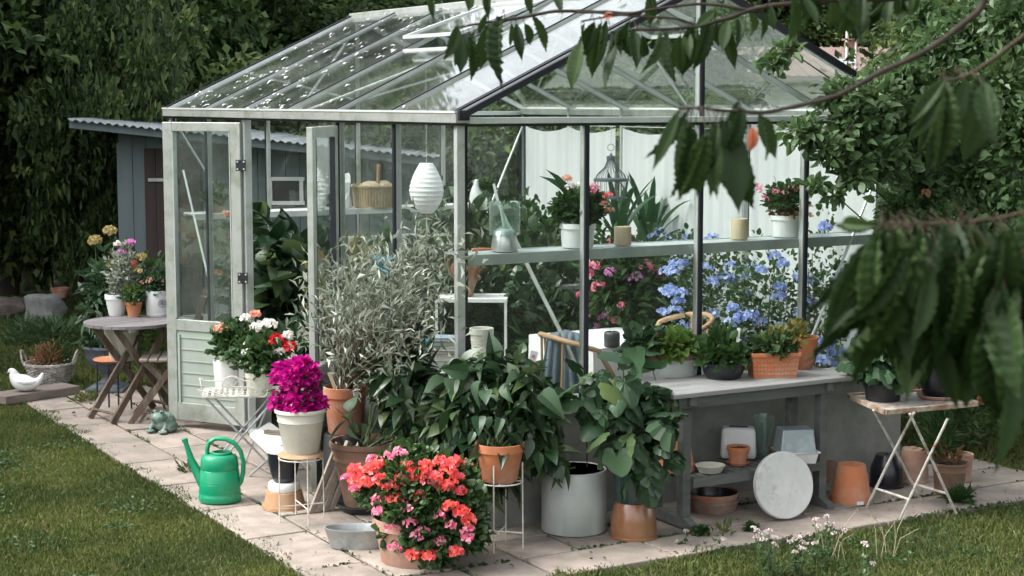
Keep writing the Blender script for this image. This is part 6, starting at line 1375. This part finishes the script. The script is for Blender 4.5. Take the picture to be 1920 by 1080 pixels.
q = onback(893); t = thing('bird_figurine', 'white porcelain bird on the far shelf right of the corner post', 'figurine', q); mb = MB(); mb.tube([(0, 0, .0), (0, 0, .03), (.0, 0, .08), (-.005, 0, .12), (.0, 0, .15), (.0, 0, .178), (-.012, 0, .186)], [.045, .055, .05, .032, .022, .024, .005], 16); mb.build('body', M['glaze'], t, smooth=True, sharp=180)
mb = MB(); mb.tube([(-.02, 0, .176), (-.04, 0, .172)], [.007, .001], 8); mb.build('beak', M['candle'], t)
for u, hh, rr, m_, lb in ((598, .12, .07, 'white', 'white boxy pot on the far shelf behind the right door leaf'), (790, .07, .06, 'bluegrey', 'dark blue pot on the far shelf behind the paper lantern'), (913, .07, .05, 'bluegrey', 'blue-grey pot on the far shelf near the porcelain bird'), (405, .05, .06, 'terra_d', 'brown pot on the far shelf seen through the left door')):
    q = onback(u); t = thing('flower_pot', lb, 'flower pot', q); pot(t, rr, rr*.75, hh, m_)
    r = np.random.RandomState(u); mb = MB(); bush(mb, (0, 0, hh+.05), (.08, .08, .09), 120, .04, T_OVAL, .35, r, up=.6, zmin=hh*.8); mb.build('foliage', M['f_mid'], t)
q = onback(645); t = thing('paper_bag', 'crumpled white and lilac paper bag on the far shelf', 'bag', q); mb = MB(); r = np.random.RandomState(8); V = []
for z_, k_ in ((0, 1), (.1, .95), (.2, 1.05), (.25, .9)):
    for x, y in ((-.05, -.04), (0, -.05), (.05, -.04), (.05, .04), (0, .05), (-.05, .04)): V.append((x*k_+r.normal(0, .006), y*k_+r.normal(0, .006), z_+(r.normal(0, .012) if z_ else 0)))
mb.add(V, [(j*6+i, j*6+(i+1) % 6, (j+1)*6+(i+1) % 6, (j+1)*6+i) for j in range(3) for i in range(6)]+[(5, 4, 3, 2, 1, 0)]); mb.build('bag', M['paper'], t)
# garden gnome
q = P(663, 483, 11.3); t = thing('gnome_figurine', 'small figurine with red hat and white beard on a box inside', 'figurine', q); mb = MB(); mb.lathe([(0, 0), (.03, 0), (.034, .02), (.026, .05), (.015, .06), (0, .062)], 20); mb.build('body', M['bookg'], t, smooth=True)
mb = MB(); mb.lathe([(0, .05), (.02, .055), (.023, .07), (.018, .085), (0, .09)], 16); mb.build('head', M['p_peach'], t, smooth=True); mb = MB(); mb.lathe([(.024, .078), (.02, .09), (.006, .115), (0, .118)], 16); mb.build('hat', M['bookr'], t, smooth=True)
t = thing('teal_crate', 'teal crate on which the small figurine stands', 'crate', q-Vector((-.06, 0, .0001))); t.location.z = 0; mb = MB(); zc = q.z
mb.box((0, .05, zc-.06), (.4, .25, .118)); 
for x in (-.18, .18):
    for y in (-.05, .15): mb.box((x, y, (zc-.12)/2), (.03, .03, zc-.121))
mb.build('crate', M['bookb'], t, bevel=.004)
# things on the front gable shelf (z 1.419, b about .15)
def onfront(u, b=.15, z=1.421):
    r_ = ray(u, 400); O = Vector((0, 0, H)); n_ = Vector((-math.sin(TH), math.cos(TH), 0)); base = W(0, b, 0); k = (base-O).dot(n_)/r_.dot(n_); q = O+r_*k; q.z = z; return q
q = onfront(1083); s = PXM(q); t = thing('potted_begonia', 'white pot with bushy plant and pink flowers on the gable shelf left of the birdcage', 'potted plant', q); pot(t, .1, .085, .13, 'glaze', 'rim'); h = .13
r = np.random.RandomState(81); mb = MB(); bush(mb, (.02, 0, h+.08), (.13, .1, .1), 900, .035, T_OVAL, .4, r, up=.6, zmin=h*.8); bush(mb, (-.09, 0, h+.06), (.05, .05, .1), 160, .035, T_OVAL, .4, r, up=.8); mb.build('foliage', M['f_mid'], t)
mb = MB(); stems(mb, (0, 0, h*.8), [(-.06, 0, h+.24), (.1, 0, h+.18), (-.02, 0, h+.2)], .003, r); mb.build('stem', M['stem'], t)
for x, z, m_ in ((-.06, .24, 'p_peach'), (-.045, .2, 'p_white'), (.0, .2, 'p_white'), (.07, .17, 'p_pink'), (.09, .19, 'p_pink'), (.16, .15, 'p_coral'), (.14, .1, 'p_peach'), (.17, .07, 'p_peach')):
    mb = MB(); head(mb, (x, -.04, h+z), .022, 24, .018, r); mb.build('flower', M[m_], t)
mb = MB(); leaves(mb, [[-.06, 0, h+.1], [-.04, 0, h+.1]], [[-.1, 0, 1], [-.35, 0, 1]], .2, T_LONG, .12, rng=r, roll=.1); mb.build('long_leaf', M['f_strap'], t)
def strap(name, label, loc, potargs, n, L_, wd, seed, spread=1., base=.0, up=1.0):
    t = thing(name, label, 'potted plant', loc); r = np.random.RandomState(seed)
    if potargs: pot(t, *potargs); h = potargs[2]
    else: h = 0
    mb = MB()
    for i in range(n):
        a = 2*math.pi*i/n*2.4+r.uniform(-.3, .3); inc = r.uniform(.15, 1.0)*spread; l = L_*r.uniform(.7, 1.05); ns = 9; prev = Vector((0, 0, h)); dirx = Vector((math.cos(a), math.sin(a)*.8, 0)); sid = Vector((-math.sin(a), math.cos(a), 0)); V = []; th = inc*.55
        for k in range(ns+1):
            kk = k/ns; w_ = wd*(math.sin(math.pi*min(1, kk*.8+.14))**.7)*(1 if kk < .98 else .1)
            V += [prev-sid*w_+Vector((0, 0, .15*w_)), prev-Vector((0, 0, .25*w_)), prev+sid*w_+Vector((0, 0, .15*w_))]
            th += inc*.13*(1+kk); prev = prev+(dirx*math.sin(th)+Vector((0, 0, math.cos(th))))*l/ns
        mb.add(V, [(k*3+j, k*3+j+1, (k+1)*3+j+1, (k+1)*3+j) for k in range(ns) for j in (0, 1)])
    mb.build('strap_leaves', M['f_strap'], t, smooth=True, sharp=180); return t
st_ = None
q = P(1216, 478, 11.9); z0 = q.z-.17
t_ = thing('plant_stand', 'slim white table under the big strap-leaved plant', 'plant stand', (q.x, q.y, 0)); mb = MB(); mb.lathe([(0, z0-.02), (.2, z0-.02), (.2, z0-.002), (0, z0-.002)], 36); mb.build('top', M['white'], t_)
for k in range(3): a = k*2.09; mb = MB(); mb.tube([(.05*math.cos(a), .05*math.sin(a), z0-.02), (.17*math.cos(a), .17*math.sin(a), .004)], .012, 8); mb.build('leg', M['white'], t_, smooth=True)
strap('clivia', 'large strap-leaved plant in a white bowl behind the gable shelf', (q.x, q.y, z0), (.13, .1, .17, 'glaze', 'bowl'), 15, .64, .029, 5, .95)
q = P(1160, 462, 11.5); z0 = q.z-.15
t_ = thing('plant_stand', 'small white table under the narrower strap-leaved plant', 'plant stand', (q.x, q.y, 0)); mb = MB(); mb.lathe([(0, z0-.02), (.12, z0-.02), (.12, z0-.002), (0, z0-.002)], 30); mb.build('top', M['white'], t_)
for k in range(3): a = k*2.09; mb = MB(); mb.tube([(.05*math.cos(a), .05*math.sin(a), z0-.02), (.11*math.cos(a), .11*math.sin(a), .004)], .01, 8); mb.build('leg', M['white'], t_, smooth=True)
strap('clivia', 'smaller strap-leaved plant with upright leaves behind the begonia pot', (q.x, q.y, z0), (.09, .07, .14, 'glaze', 'rim'), 11, .55, .028, 9, .6)
for u, hh, rr, lb in ((1168, .1, .047, 'beige pillar candle on the gable shelf between the strap-leaved plants'), (1387, .115, .048, 'beige pillar candle on the gable shelf right of the middle post')):
    q = onfront(u); t = thing('pillar_candle', lb, 'candle', q); mb = MB(); mb.lathe([(0, 0), (rr, 0), (rr, hh*.97), (rr*.96, hh), (rr*.8, hh-.006), (0, hh-.01)], 28, wob=.01); mb.build('wax', M['candle'], t, smooth=True, sharp=50); mb = MB(); mb.tube([(0, 0, hh-.01), (.002, 0, hh+.008)], .0015, 5); mb.build('wick', M['black'], t)
q = onfront(1474); t = thing('potted_pelargonium', 'white pot with twiggy plant and small pink flowers on the right of the gable shelf', 'potted plant', q); pot(t, .092, .078, .125, 'glaze', 'rim'); h = .125
mb = MB(); bush(mb, (.0, 0, h+.09), (.12, .1, .09), 800, .026, T_OVAL, .42, r, up=.7, zmin=h*.8); mb.build('foliage', M['f_mid'], t)
mb = MB(); bush(mb, (.0, 0, h+.03), (.08, .08, .05), 160, .028, T_OVAL, .4, r, up=.5); mb.build('reddish_leaves', M['f_dry'], t)
mb = MB(); stems(mb, (0, 0, h*.8), [(.12*x, 0, h+.2+.03*math.sin(7*x)) for x in (-1, -.6, -.2, .1, .5, .8)], .0025, r); mb.build('stem', M['brownstem'], t)
for x, y, z in ((-.16, -.03, .14), (-.13, -.04, .1), (-.07, -.05, .14), (-.02, -.05, .13), (.02, -.04, .16), (.06, -.04, .15), (.11, -.03, .1), (.13, -.02, .05), (-.16, -.02, .17), (.14, 0, .0), (.09, -.03, .17)):
    mb = MB(); head(mb, (x, y, h+z), .018, 20, .014, r); mb.build('flower', M['p_pink' if x < .05 else 'p_peach'], t)
# kettle, glass cylinder
q = onfront(946); t = thing('steel_kettle', 'ribbed steel lantern pot with glass chimney on the gable shelf near the corner post', 'lantern', q); mb = MB(); mb.lathe([(0, 0), (.07, 0), (.072, .01), (.066, .05), (.06, .1), (.045, .112), (.03, .12), (.03, .125), (0, .126)], 36); mb.build('body', M['steel'], t, smooth=True, sharp=50)
mb = MB(); mb.lathe([(.075, .085), (.082, .085), (.082, .26), (.079, .26), (.079, .09)], 32); mb.build('glass_chimney', M['vase'], t, smooth=True)
mb = MB(); mb.tube([(0, 0, .12), (-.02, 0, .24)], .009, 8); mb.build('candle', M['white'], t, smooth=True)
q = onfront(905); t = thing('garden_shears', 'orange-handled garden tool lying on the shelf by the corner post', 'tool', q, R(20)); mb = MB(); mb.tube([(-.06, 0, .012), (.0, 0, .014), (.05, .01, .012)], [.009, .008, .006], 8); mb.build('handle', M['terra_o'], t, smooth=True); mb = MB(); mb.bar((.05, .01, .012), (.12, .015, .01), .02, .004); mb.build('blade', M['steel'], t)
# interior plants standing on the floor along the far wall
def inplant(label, a, b, zc, r3, n, m, T=T_OVAL, wd=.38, lf=.07, seed=0, fl=None, potm='terra', cat='potted plant', up=.4, potr=.14, name='potted_plant', droop=0.):
    t = thing(name, label, cat, W(a, b, .006)); r = np.random.RandomState(seed); pot(t, potr, potr*.75, potr*1.7, potm); h = potr*1.7
    mb = MB(); bush(mb, (0, 0, zc), r3, n, lf, T, wd, r, up=up, zmin=h*.5, shell=.5, droop=droop); mb.build('foliage', M[m], t)
    mb = MB(); stems(mb, (0, 0, h*.85), [(q[0]*r3[0]*.8, q[1]*r3[1]*.8, zc+q[2]*r3[2]*.7) for q in sph(r, 12)], .006, r, .08); mb.build('stem', M['brownstem'], t, smooth=True)
    if fl:
        for mm, k, hr, ps in fl:
            for i in range(k):
                q = sph(r, 1)[0]*r.uniform(.75, 1.05)*np.array(r3); q[1] = -abs(q[1]); q[2] = q[2]*.95+zc+.03; mb = MB(); head(mb, q, hr*r.uniform(.7, 1.25), 40, ps, r, .8, .7); mb.build('flower_head', M[mm], t)
    return t
inplant('blue-flowering plumbago shrub in front of the curtain, left of the second gable post', 2.62, 2.0, .95, (.28, .28, .42), 800, 'f_mid', lf=.035, seed=1, fl=(('p_blue', 30, .038, .022),), name='plumbago')
inplant('blue-flowering plumbago shrub behind the black bowl planter', 2.50, 1.30, .90, (.33, .3, .42), 1300, 'f_mid', lf=.035, seed=2, fl=(('p_blue', 40, .04, .022),), name='plumbago')
inplant('blue-flowering plumbago shrub near the right gable corner', 2.55, .72, .85, (.34, .3, .48), 1500, 'f_mid', lf=.035, seed=3, fl=(('p_blue', 36, .038, .022),), name='plumbago')
inplant('airy blue-flowering plumbago shoots reaching up to the shelf at the right corner', 2.72, .40, 1.0, (.16, .2, .55), 500, 'f_mid', lf=.035, seed=4, fl=(('p_blue', 14, .04, .028),), name='plumbago', potr=.1)
q = P(1545, 352, 11.2); t = thing('hydrangea_bloom', 'single pale blue hydrangea bloom hanging in front of the curtain', 'flower', q); mb = MB(); head(mb, (0, 0, .02), .045, 160, .03, r, 1.0, .8); mb.build('flower_head', M['p_blue'], t)
mb = MB(); leaves(mb, [[0, 0, -.02]]*4, [[.5, 0, -1], [-.4, 0, -1], [.1, -.3, -1], [.7, 0, -.4]], .09, T_OVAL, .4, rng=r); mb.tube([(0, 0, 0), (.02, .05, -.12)], .003, 5); mb.build('foliage', M['f_mid'], t)
inplant('oleander with pink flower clusters behind the lettuce planter', 2.2, 1.8, .93, (.33, .26, .36), 1500, 'f_mid', T=T_LONG, wd=.18, lf=.09, seed=5, fl=(('p_pink', 16, .036, .024), ('p_lilac', 9, .036, .024)), name='oleander')
inplant('leafy green shrub behind the white clothed table', 2.0, 2.75, .85, (.34, .34, .5), 1300, 'f_dark', lf=.085, seed=6)
inplant('dark leafy shrub behind the small white metal table', 1.75, 3.35, .95, (.36, .36, .6), 1500, 'f_dark', lf=.085, seed=7)
inplant('dark leafy shrub between the rust vase and the bentwood chair', 1.35, 2.55, .7, (.3, .3, .5), 1200, 'f_dark', lf=.08, seed=8)
inplant('small-leaved green shrub rising to the gable shelf left of the middle post', 2.35, 3.2, 1.05, (.3, .3, .4), 1100, 'f_mid', lf=.05, seed=9)
inplant('broad-leaved dark plant seen through the open doorway', .55, 3.5, .72, (.33, .34, .62), 520, 'f_dark', T=T_BIG, wd=.42, lf=.16, seed=10, droop=.5, potm='blackplastic')
inplant('tall tomato plant just inside the left door leaf', .35, 4.0, .9, (.2, .22, .55), 420, 'f_mid', lf=.07, seed=11, fl=(('p_peach', 4, .03, .02),))
inplant('green shrub deep inside behind the right door leaf', .95, 3.75, .6, (.36, .3, .5), 900, 'f_mid', lf=.07, seed=12)
inplant('yellow-green grassy plant behind the silver shrub', .5, 2.6, .95, (.14, .14, .25), 160, 'f_yel', T=T_LAN, wd=.08, lf=.2, seed=13, up=1.5)
inplant('dark foliage plant behind the pile of books', 1.05, 3.0, .7, (.3, .3, .5), 900, 'f_dark', lf=.08, seed=14)
inplant('green plant behind the towel chair', 1.65, 2.0, .62, (.28, .28, .42), 900, 'f_dark', lf=.08, seed=15, T=T_LOBE, wd=1)
inplant('orange kalanchoe with paper label in front of the towel chair', .62, .42, .66, (.13, .12, .1), 240, 'f_mid', lf=.06, seed=16, fl=(('p_orange', 9, .032, .016),), potm='cream', potr=.1)
t = thing('gift_tag', 'small white and pink paper tag among the orange flowers', 'tag', P(1000, 668, 9.15)); mb = MB(); mb.box((0, 0, 0), (.04, .003, .06), ry=.3); mb.build('card', M['label'], t); mb = MB(); mb.box((0, -.003, .0), (.016, .002, .018), ry=.3); mb.build('spot', M['pink'], t)
# white cabinet behind, white low wall bench with baskets
q = P(1082, 572, 11.9); t = thing('white_cabinet', 'small white boarded cabinet with grey top at the back of the greenhouse', 'cabinet', (q.x, q.y, 0), TH); zc = P(1080, 532, 11.9).z; mb = MB()
for i in range(5): mb.box((-.2+.08*i+.04, 0, zc/2), (.075, .3, zc-.01)); 
mb.box((0, 0, zc/2), (.38, .28, zc-.02)); mb.build('body', M['white'], t); mb = MB(); mb.box((0, 0, zc), (.46, .36, .025)); mb.build('top', M['greywood_top'], t)
q = P(1005, 560, 12.2); t = thing('storage_bench', 'low white bench with a blue box and oddments left of the cabinet', 'bench', (q.x, q.y, 0), TH); zc = q.z; mb = MB(); mb.box((0, 0, zc-.02), (.5, .3, .03)); mb.build('seat', M['white'], t)
for x in (-.2, .2): mb = MB(); mb.box((x, 0, (zc-.035)/2), (.03, .26, zc-.036)); mb.build('leg', M['white'], t)
t = thing('storage_box', 'blue-grey box with terracotta pots on the low white bench', 'box', (q.x, q.y, zc), TH); mb = MB(); mb.box((0, 0, .05), (.3, .2, .1), taper=1.05); mb.box((0, 0, .104), (.33, .23, .012)); mb.build('box', M['bluegrey'], t, bevel=.004)
q = P(1150, 520, 11.8)
# curved greenish rod at the corner, not identified further
t = thing('garden_cane', 'long grey-green bent cane leaning behind the gable glass', 'cane', (0, 0, 0)); mb = MB()
mb.tube([P(926, 345, 9.9), P(935, 385, 9.85), P(962, 440, 9.8), P(1000, 520, 9.7), P(1035, 590, 9.6), P(1065, 650, 9.5), P(1092, 715, 9.4), P(1106, 760, 9.35)], [.008, .01, .011, .012, .012, .012, .012, .012], 8); mb.build('cane', M['alu_green'], t, smooth=True)
# ================================================================ apple tree on the right
r = np.random.RandomState(91); base = gpos(2010, 9.6); t = thing('apple_tree', 'apple tree with small light green leaves overhanging the right end of the greenhouse', 'tree', base); o = np.array(t.location)
tk = MB(); tk.tube([(0, 0, -.05), (.03, 0, .6), (-.05, .05, 1.2), (-.1, 0, 1.9), (-.15, 0, 2.7)], [.13, .11, .09, .06, .02], 12); cr_ = MB(); ap = [
 (1480, 95, 24, 14, 8.9), (1450, 120, 20, 14, 8.9), (1510, 250, 50, 26, 8.8), (1560, 285, 46, 30, 8.8), (1600, 240, 60, 50, 9), (1580, 180, 50, 36, 9), (1640, 200, 60, 60, 9.2), (1600, 330, 40, 30, 8.8), (1650, 300, 60, 50, 9), (1700, 250, 70, 70, 9.3),
 (1700, 150, 60, 50, 9.4), (1760, 110, 60, 60, 9.6), (1830, 60, 70, 70, 9.7), (1900, 50, 60, 70, 9.4), (1790, 220, 70, 80, 9.5), (1870, 180, 70, 80, 9.3), (1920, 260, 60, 80, 9.2), (1820, 320, 70, 70, 9.4), (1730, 360, 60, 60, 9.3), (1680, 400, 40, 50, 9.2),
 (1880, 400, 70, 80, 9.3), (1790, 450, 70, 70, 9.6), (1900, 520, 60, 80, 9.3), (1830, 560, 60, 70, 9.7), (1740, 500, 50, 70, 9.9), (1900, 620, 50, 60, 9.6), (1530, 345, 20, 14, 8.7), (1565, 365, 14, 14, 8.7), (1740, 30, 40, 40, 10), (1860, 640, 50, 50, 10.2)]
for i, (u, v, ru, rv, D) in enumerate(ap):
    c = np.array(P(u, v, D))-o; s = F/D; k = int(12+ru*rv*.15)
    bush(cr_, c, (ru/s, ru/s*.8, rv/s), k, .053, T_OVAL, .3, r, up=.1, droop=.1, shell=.7, jit=.7, roll=.8)
    cv = Vector(c); a0 = Vector((-.1, 0, min(2.6, max(.6, c[2]-r.uniform(.2, 1.1))))); mid = a0.lerp(cv, .55)+Vector((r.uniform(-.1, .1), r.uniform(.05, .3), -.12))
    if i % 3 == 0: tk.tube([a0, a0.lerp(mid, .5)+Vector((0, .05, -.05)), mid, cv], [.014, .011, .007, .003], 6, caps=False)
    for j in range(3): tk.tube([cv, cv+Vector(r.normal(0, 1, 3)*np.array([ru/s*.6]*3))], [.004, .0015], 5, caps=False)
tk.build('trunk', M['bark'], t, smooth=True); cr_.build('crown', M['f_apple'], t)
mb = MB()
for u, v in ((1735, 355), (1700, 300), (1860, 250)): c = np.array(P(u, v, 9.1))-o; leaves(mb, [c]*5, r.normal(0, 1, (5, 3)), .05, T_OVAL, .3, rng=r)
mb.build('red_leaves', M['f_dry'], t)
# ================================================================ cherry branches close to the camera
def _cherry():
    n = 25; v = []; f = []; ys = np.linspace(0, 1, n)
    wf = lambda y: max(.0, math.sin(math.pi*y**.92))**.8*(1 if y < .72 else max(0, (1-y)/.28)**.55) if 0 < y < 1 else 0
    for i, y in enumerate(ys):
        w_ = wf(y); se = 1+(.07 if i % 2 else -.04); z = -.16*y*y
        v += [(-w_*se, y-.012*(i % 2), z+.28*w_*.38+.03*math.sin(y*62-1.2)), (-w_*.5, y, z+.10*w_+.018*math.sin(y*62)), (0, y, z-.012), (w_*.5, y, z+.10*w_+.018*math.sin(y*62)), (w_*se, y-.012*(i % 2), z+.28*w_*.38+.03*math.sin(y*62-1.2))]
    for i in range(n-1):
        for j in range(4): a = i*5+j; f.append((a, a+1, a+6, a+5))
    return np.array(v, float), f
T_CH = _cherry()
def cherry(label, specs, twigs, D, seed, wd=.19, redtw=False, extra=0, group='cherry branches hanging into the top of the picture'):
    r = np.random.RandomState(seed); t = thing('cherry_branch', label, 'branch', P(twigs[0][0][0], twigs[0][0][1], D), 0, group); o = Vector(t.location); mb = MB(); tw = MB(); pk_ = MB()
    if extra: specs = specs+[tuple(np.array(q[:4])+np.concatenate([r.normal(0, extra, 2), r.normal(0, extra*1.6, 2)]))+tuple(q[4:]) for q in specs]
    fpts = []; sk = .5 if D < 2.1 else .8
    for tw_ in twigs:
        pts = [P(u, v, D)-o for u, v in tw_[:-1]]; R0 = tw_[-1]; k = len(pts)
        fine = []; 
        for i in range(k-1):
            for j in range(5): fine.append(pts[i].lerp(pts[i+1], j/5)+Vector(r.normal(0, .0012, 3)))
        fine.append(pts[-1]); m_ = len(fine)
        # smooth the corners
        for _ in range(3): fine = [fine[0]]+[(fine[i-1]+fine[i]*2+fine[i+1])/4 for i in range(1, m_-1)]+[fine[-1]]
        fpts += fine
        tw.tube(fine, [R0*(1-.55*i/m_)*(1+.12*math.sin(i*2.1)) for i in range(m_)], 8)
    for sp in specs:
        (u0, v0, u1, v1) = sp[:4]; w_ = sp[4]*.45+.012 if len(sp) > 4 else .148; d0 = D+r.uniform(-.12, .12)
        a, b = P(u0, v0, d0), P(u1, v1, d0+r.uniform(-.06, .06)); a -= o; b -= o; dr = b-a; L_ = dr.length
        fr = np.array([[r.normal(0, .45), -1, r.normal(0, .2)]])
        leaves(mb, [a], [dr], L_, T_CH, w_, up=fr, rng=r, roll=.12)
        near = min(fpts, key=lambda q: (q-a).length)      # the stalk runs to the nearest spot of the twig
        if (near-a).length < .14: tw.tube([near, near.lerp(a, .5)+Vector((0, 0, .15*(near-a).length)), a, a+dr*.12], [.0011*sk, .0009*sk, .0009*sk, .0005*sk], 5, caps=False)
        else: tw.tube([near.lerp(a, .9)+Vector((0, 0, .01)), a, a+dr*.1], [.0008*sk, .0008*sk, .0005*sk], 5, caps=False)
    mb.build('leaves', M['f_cherry'], t, smooth=True, sharp=180); tw.build('twig', M['redtwig' if redtw else 'twig'], t, smooth=True, sharp=180);
    return t
cherry('cluster of narrow dark cherry leaves hanging before the left part of the roof', [
 (857, 50, 841, 110), (863, 62, 864, 138), (880, 66, 893, 156), (912, 25, 896, 66), (914, 48, 903, 134), (941, 30, 925, 155, .24), (958, 45, 959, 90), (968, 45, 977, 112), (983, 44, 1000, 88), (997, 28, 1032, 100, .26), (890, 60, 880, 118), (928, 40, 918, 100),
 (812, -20, 809, 38), (912, -25, 914, 34), (988, -25, 995, 31), (1046, -18, 1050, 21), (878, -20, 881, 21), (870, 80, 853, 130)],
 [[(1200, 26), (1120, 22), (1040, 20), (980, 34), (900, 45), (858, 52), .0042], [(1200, -14), (1060, -18), (940, -24), (800, -22), .004]], 3.3, 1)
cherry('cluster of dark cherry leaves hanging before the bright roof pane and gable rake', [
 (1096, 45, 1090, 72), (1115, 41, 1086, 112), (1090, 76, 1068, 170), (1128, 42, 1101, 155, .24), (1137, 38, 1115, 137, .24), (1158, 79, 1129, 167, .24), (1180, 40, 1170, 117), (1187, 58, 1196, 124), (1204, 66, 1211, 118), (1236, 62, 1221, 130), (1250, 60, 1257, 155), (1276, 66, 1273, 146), (1218, -20, 1222, 55),
 (1303, 41, 1277, 148), (1331, 30, 1306, 138), (1344, 41, 1347, 90), (1355, 37, 1382, 135, .22), (1383, 37, 1388, 78), (1403, 20, 1418, 74, .3), (1427, 18, 1435, 76), (1340, 20, 1304, 50), (1288, 56, 1292, 110), (1145, 60, 1150, 110), (1165, 50, 1160, 100), (1365, 38, 1352, 96), (1444, 10, 1452, 60)],
 [[(1620, -6), (1560, 4), (1480, 5), (1410, 18), (1360, 35), (1310, 50), (1250, 56), (1180, 56), .0055], [(1420, 22), (1370, 12), (1300, 6), (1240, 16), (1170, 28), (1090, 40), .0035], [(1310, 50), (1270, 34), (1200, 32), (1080, 22), .0028]], 3.2, 2)
cherry('large dark cherry leaves hanging in front of the middle post and curtain', [
 (1274, 206, 1222, 322, .22), (1290, 228, 1277, 380, .27), (1325, 250, 1299, 378, .3), (1335, 250, 1339, 368, .3), (1388, 200, 1365, 300, .34), (1362, 225, 1390, 400, .36), (1430, 220, 1450, 302, .42), (1345, 232, 1322, 340, .3), (1300, 262, 1288, 340), (1385, 240, 1350, 330, .3)],
 [[(1850, -8), (1838, 20), (1800, 52), (1720, 105), (1640, 142), (1580, 176), (1500, 198), (1430, 212), (1380, 208), (1320, 203), (1275, 203), .0048]], 2.2, 3, extra=7)
cherry('dark blurred row of cherry leaves along the top edge right of the gable', [
 (1484, -10, 1500, 76, .3), (1530, -14, 1520, 60, .3), (1562, -10, 1560, 62, .3), (1592, -10, 1590, 74, .3), (1616, -10, 1606, 78, .3), (1640, -12, 1632, 66, .3), (1668, -12, 1660, 50, .3), (1690, -12, 1694, 38, .3), (1660, 0, 1622, 40, .3), (1700, -20, 1712, 24, .3), (1508, -6, 1536, 46, .3), (1572, 0, 1620, 50, .3)],
 [[(1760, -10), (1680, -4), (1600, 0), (1500, -4), (1470, 0), .006]], 2.4, 4, extra=8)
cherry('pair of large dark cherry leaf tufts hanging at the upper right', [
 (1770, 150, 1702, 236, .3), (1768, 150, 1735, 300, .28), (1775, 165, 1770, 330, .3), (1760, 170, 1748, 270, .3), (1835, 145, 1835, 296, .42), (1820, 160, 1788, 258, .34), (1845, 160, 1862, 260, .34), (1790, 160, 1800, 230, .3)],
 [[(1930, 60), (1870, 105), (1830, 135), (1790, 150), (1765, 152), .003]], 2.0, 5, redtw=True, extra=10)
_r = np.random.RandomState(5); _more = []
for _ in range(26):
    _u = _r.uniform(1640, 1900); _v = 418+_r.uniform(0, 130)*(.4+.6*abs(_u-1640)/260); _more.append((_u, _v, _u+_r.uniform(-85, 5)*(1.2 if _u < 1720 else .5), _v+_r.uniform(150, 230), _r.uniform(.24, .34)))
cherry('huge blurred cherry leaves close to the camera at the right', [
 (1650, 412, 1556, 436, .26), (1672, 428, 1545, 690, .24), (1690, 425, 1588, 640, .27), (1692, 440, 1612, 690, .27), (1715, 440, 1655, 660, .3), (1682, 500, 1757, 646, .27), (1712, 490, 1742, 620, .24), (1760, 425, 1760, 610, .3), (1812, 415, 1857, 655, .36), (1800, 430, 1778, 600, .3), (1772, 500, 1768, 690, .3), (1725, 560, 1702, 755, .3),
 (1755, 630, 1792, 745, .3), (1828, 620, 1804, 725, .34), (1850, 600, 1866, 805, .3), (1880, 440, 1900, 640, .36), (1908, 640, 1884, 892, .28), (1900, 520, 1850, 700, .3), (1925, 480, 1935, 720, .36), (1840, 440, 1830, 620, .3), (1660, 440, 1585, 560, .26), (1730, 430, 1700, 560, .3), (1870, 560, 1880, 760, .3), (1930, 640, 1920, 820, .3), (1925, 385, 1960, 560, .34), (1640, 470, 1570, 620, .24), (1745, 470, 1720, 640, .3)]+_more,
 [[(1975, 375), (1925, 398), (1870, 410), (1800, 420), (1740, 422), (1660, 418), .003], [(1810, 418), (1802, 395), (1785, 380), .0022], [(1960, 455), (1915, 470), (1890, 500), .003]], 1.75, 6, redtw=True, extra=16)
t = thing('autumn_leaf', 'orange-brown cherry leaf hanging beside the big dark leaves', 'leaf', P(1410, 238, 2.25)); mb = MB(); leaves(mb, [[0, 0, 0]], [tuple(P(1411, 284, 2.25)-P(1410, 238, 2.25))], .035, T_CH, .24, up=[[0, -1, 0]], roll=.1); mb.build('blade', M['p_orange'], t)
t = thing('autumn_leaf', 'small orange-red leaf caught on the twig over the roof pane', 'leaf', P(1130, 34, 3.2)); mb = MB(); leaves(mb, [[0, 0, 0]], [[1, 0, .4]], .026, T_CH, .3, up=[[0, -1, .4]], roll=.1); mb.build('blade', M['p_orange'], t)

# the cherry tree itself stands to the right of the photographer; its crown shades the bench end of the scene
r = np.random.RandomState(99); t = thing('cherry_tree', 'cherry tree beside the photographer whose branches hang into the picture', 'tree', (5.2, 2.6, 0)); tk = MB(); cw = MB()
tk.tube([(0, 0, -.05), (-.1, .1, 1.2), (-.3, .3, 2.4), (-.8, .8, 3.4), (-1.4, 1.6, 4.2)], [.17, .14, .12, .08, .04], 12)
for i in range(80):
    c = np.array([-2.5+r.normal(0, 1.25), 3.3+r.normal(0, 1.7), 4.3+r.normal(0, .45)])
    if c[2] < 3.5: c[2] = 3.5+r.rand()*.3
    bush(cw, c, (.65, .65, .35), 120, .11, T_OVAL, .3, r, up=-.2, droop=.5, shell=.6); tk.tube([(-.8, .8, 3.4), tuple(np.array([-.8, .8, 3.4])*.5+c*.5+np.array([0, 0, .2])), tuple(c)], [.03, .02, .005], 6, caps=False)
tk.build('trunk', M['bark'], t, smooth=True); cw.build('crown', M['f_cherry'], t)
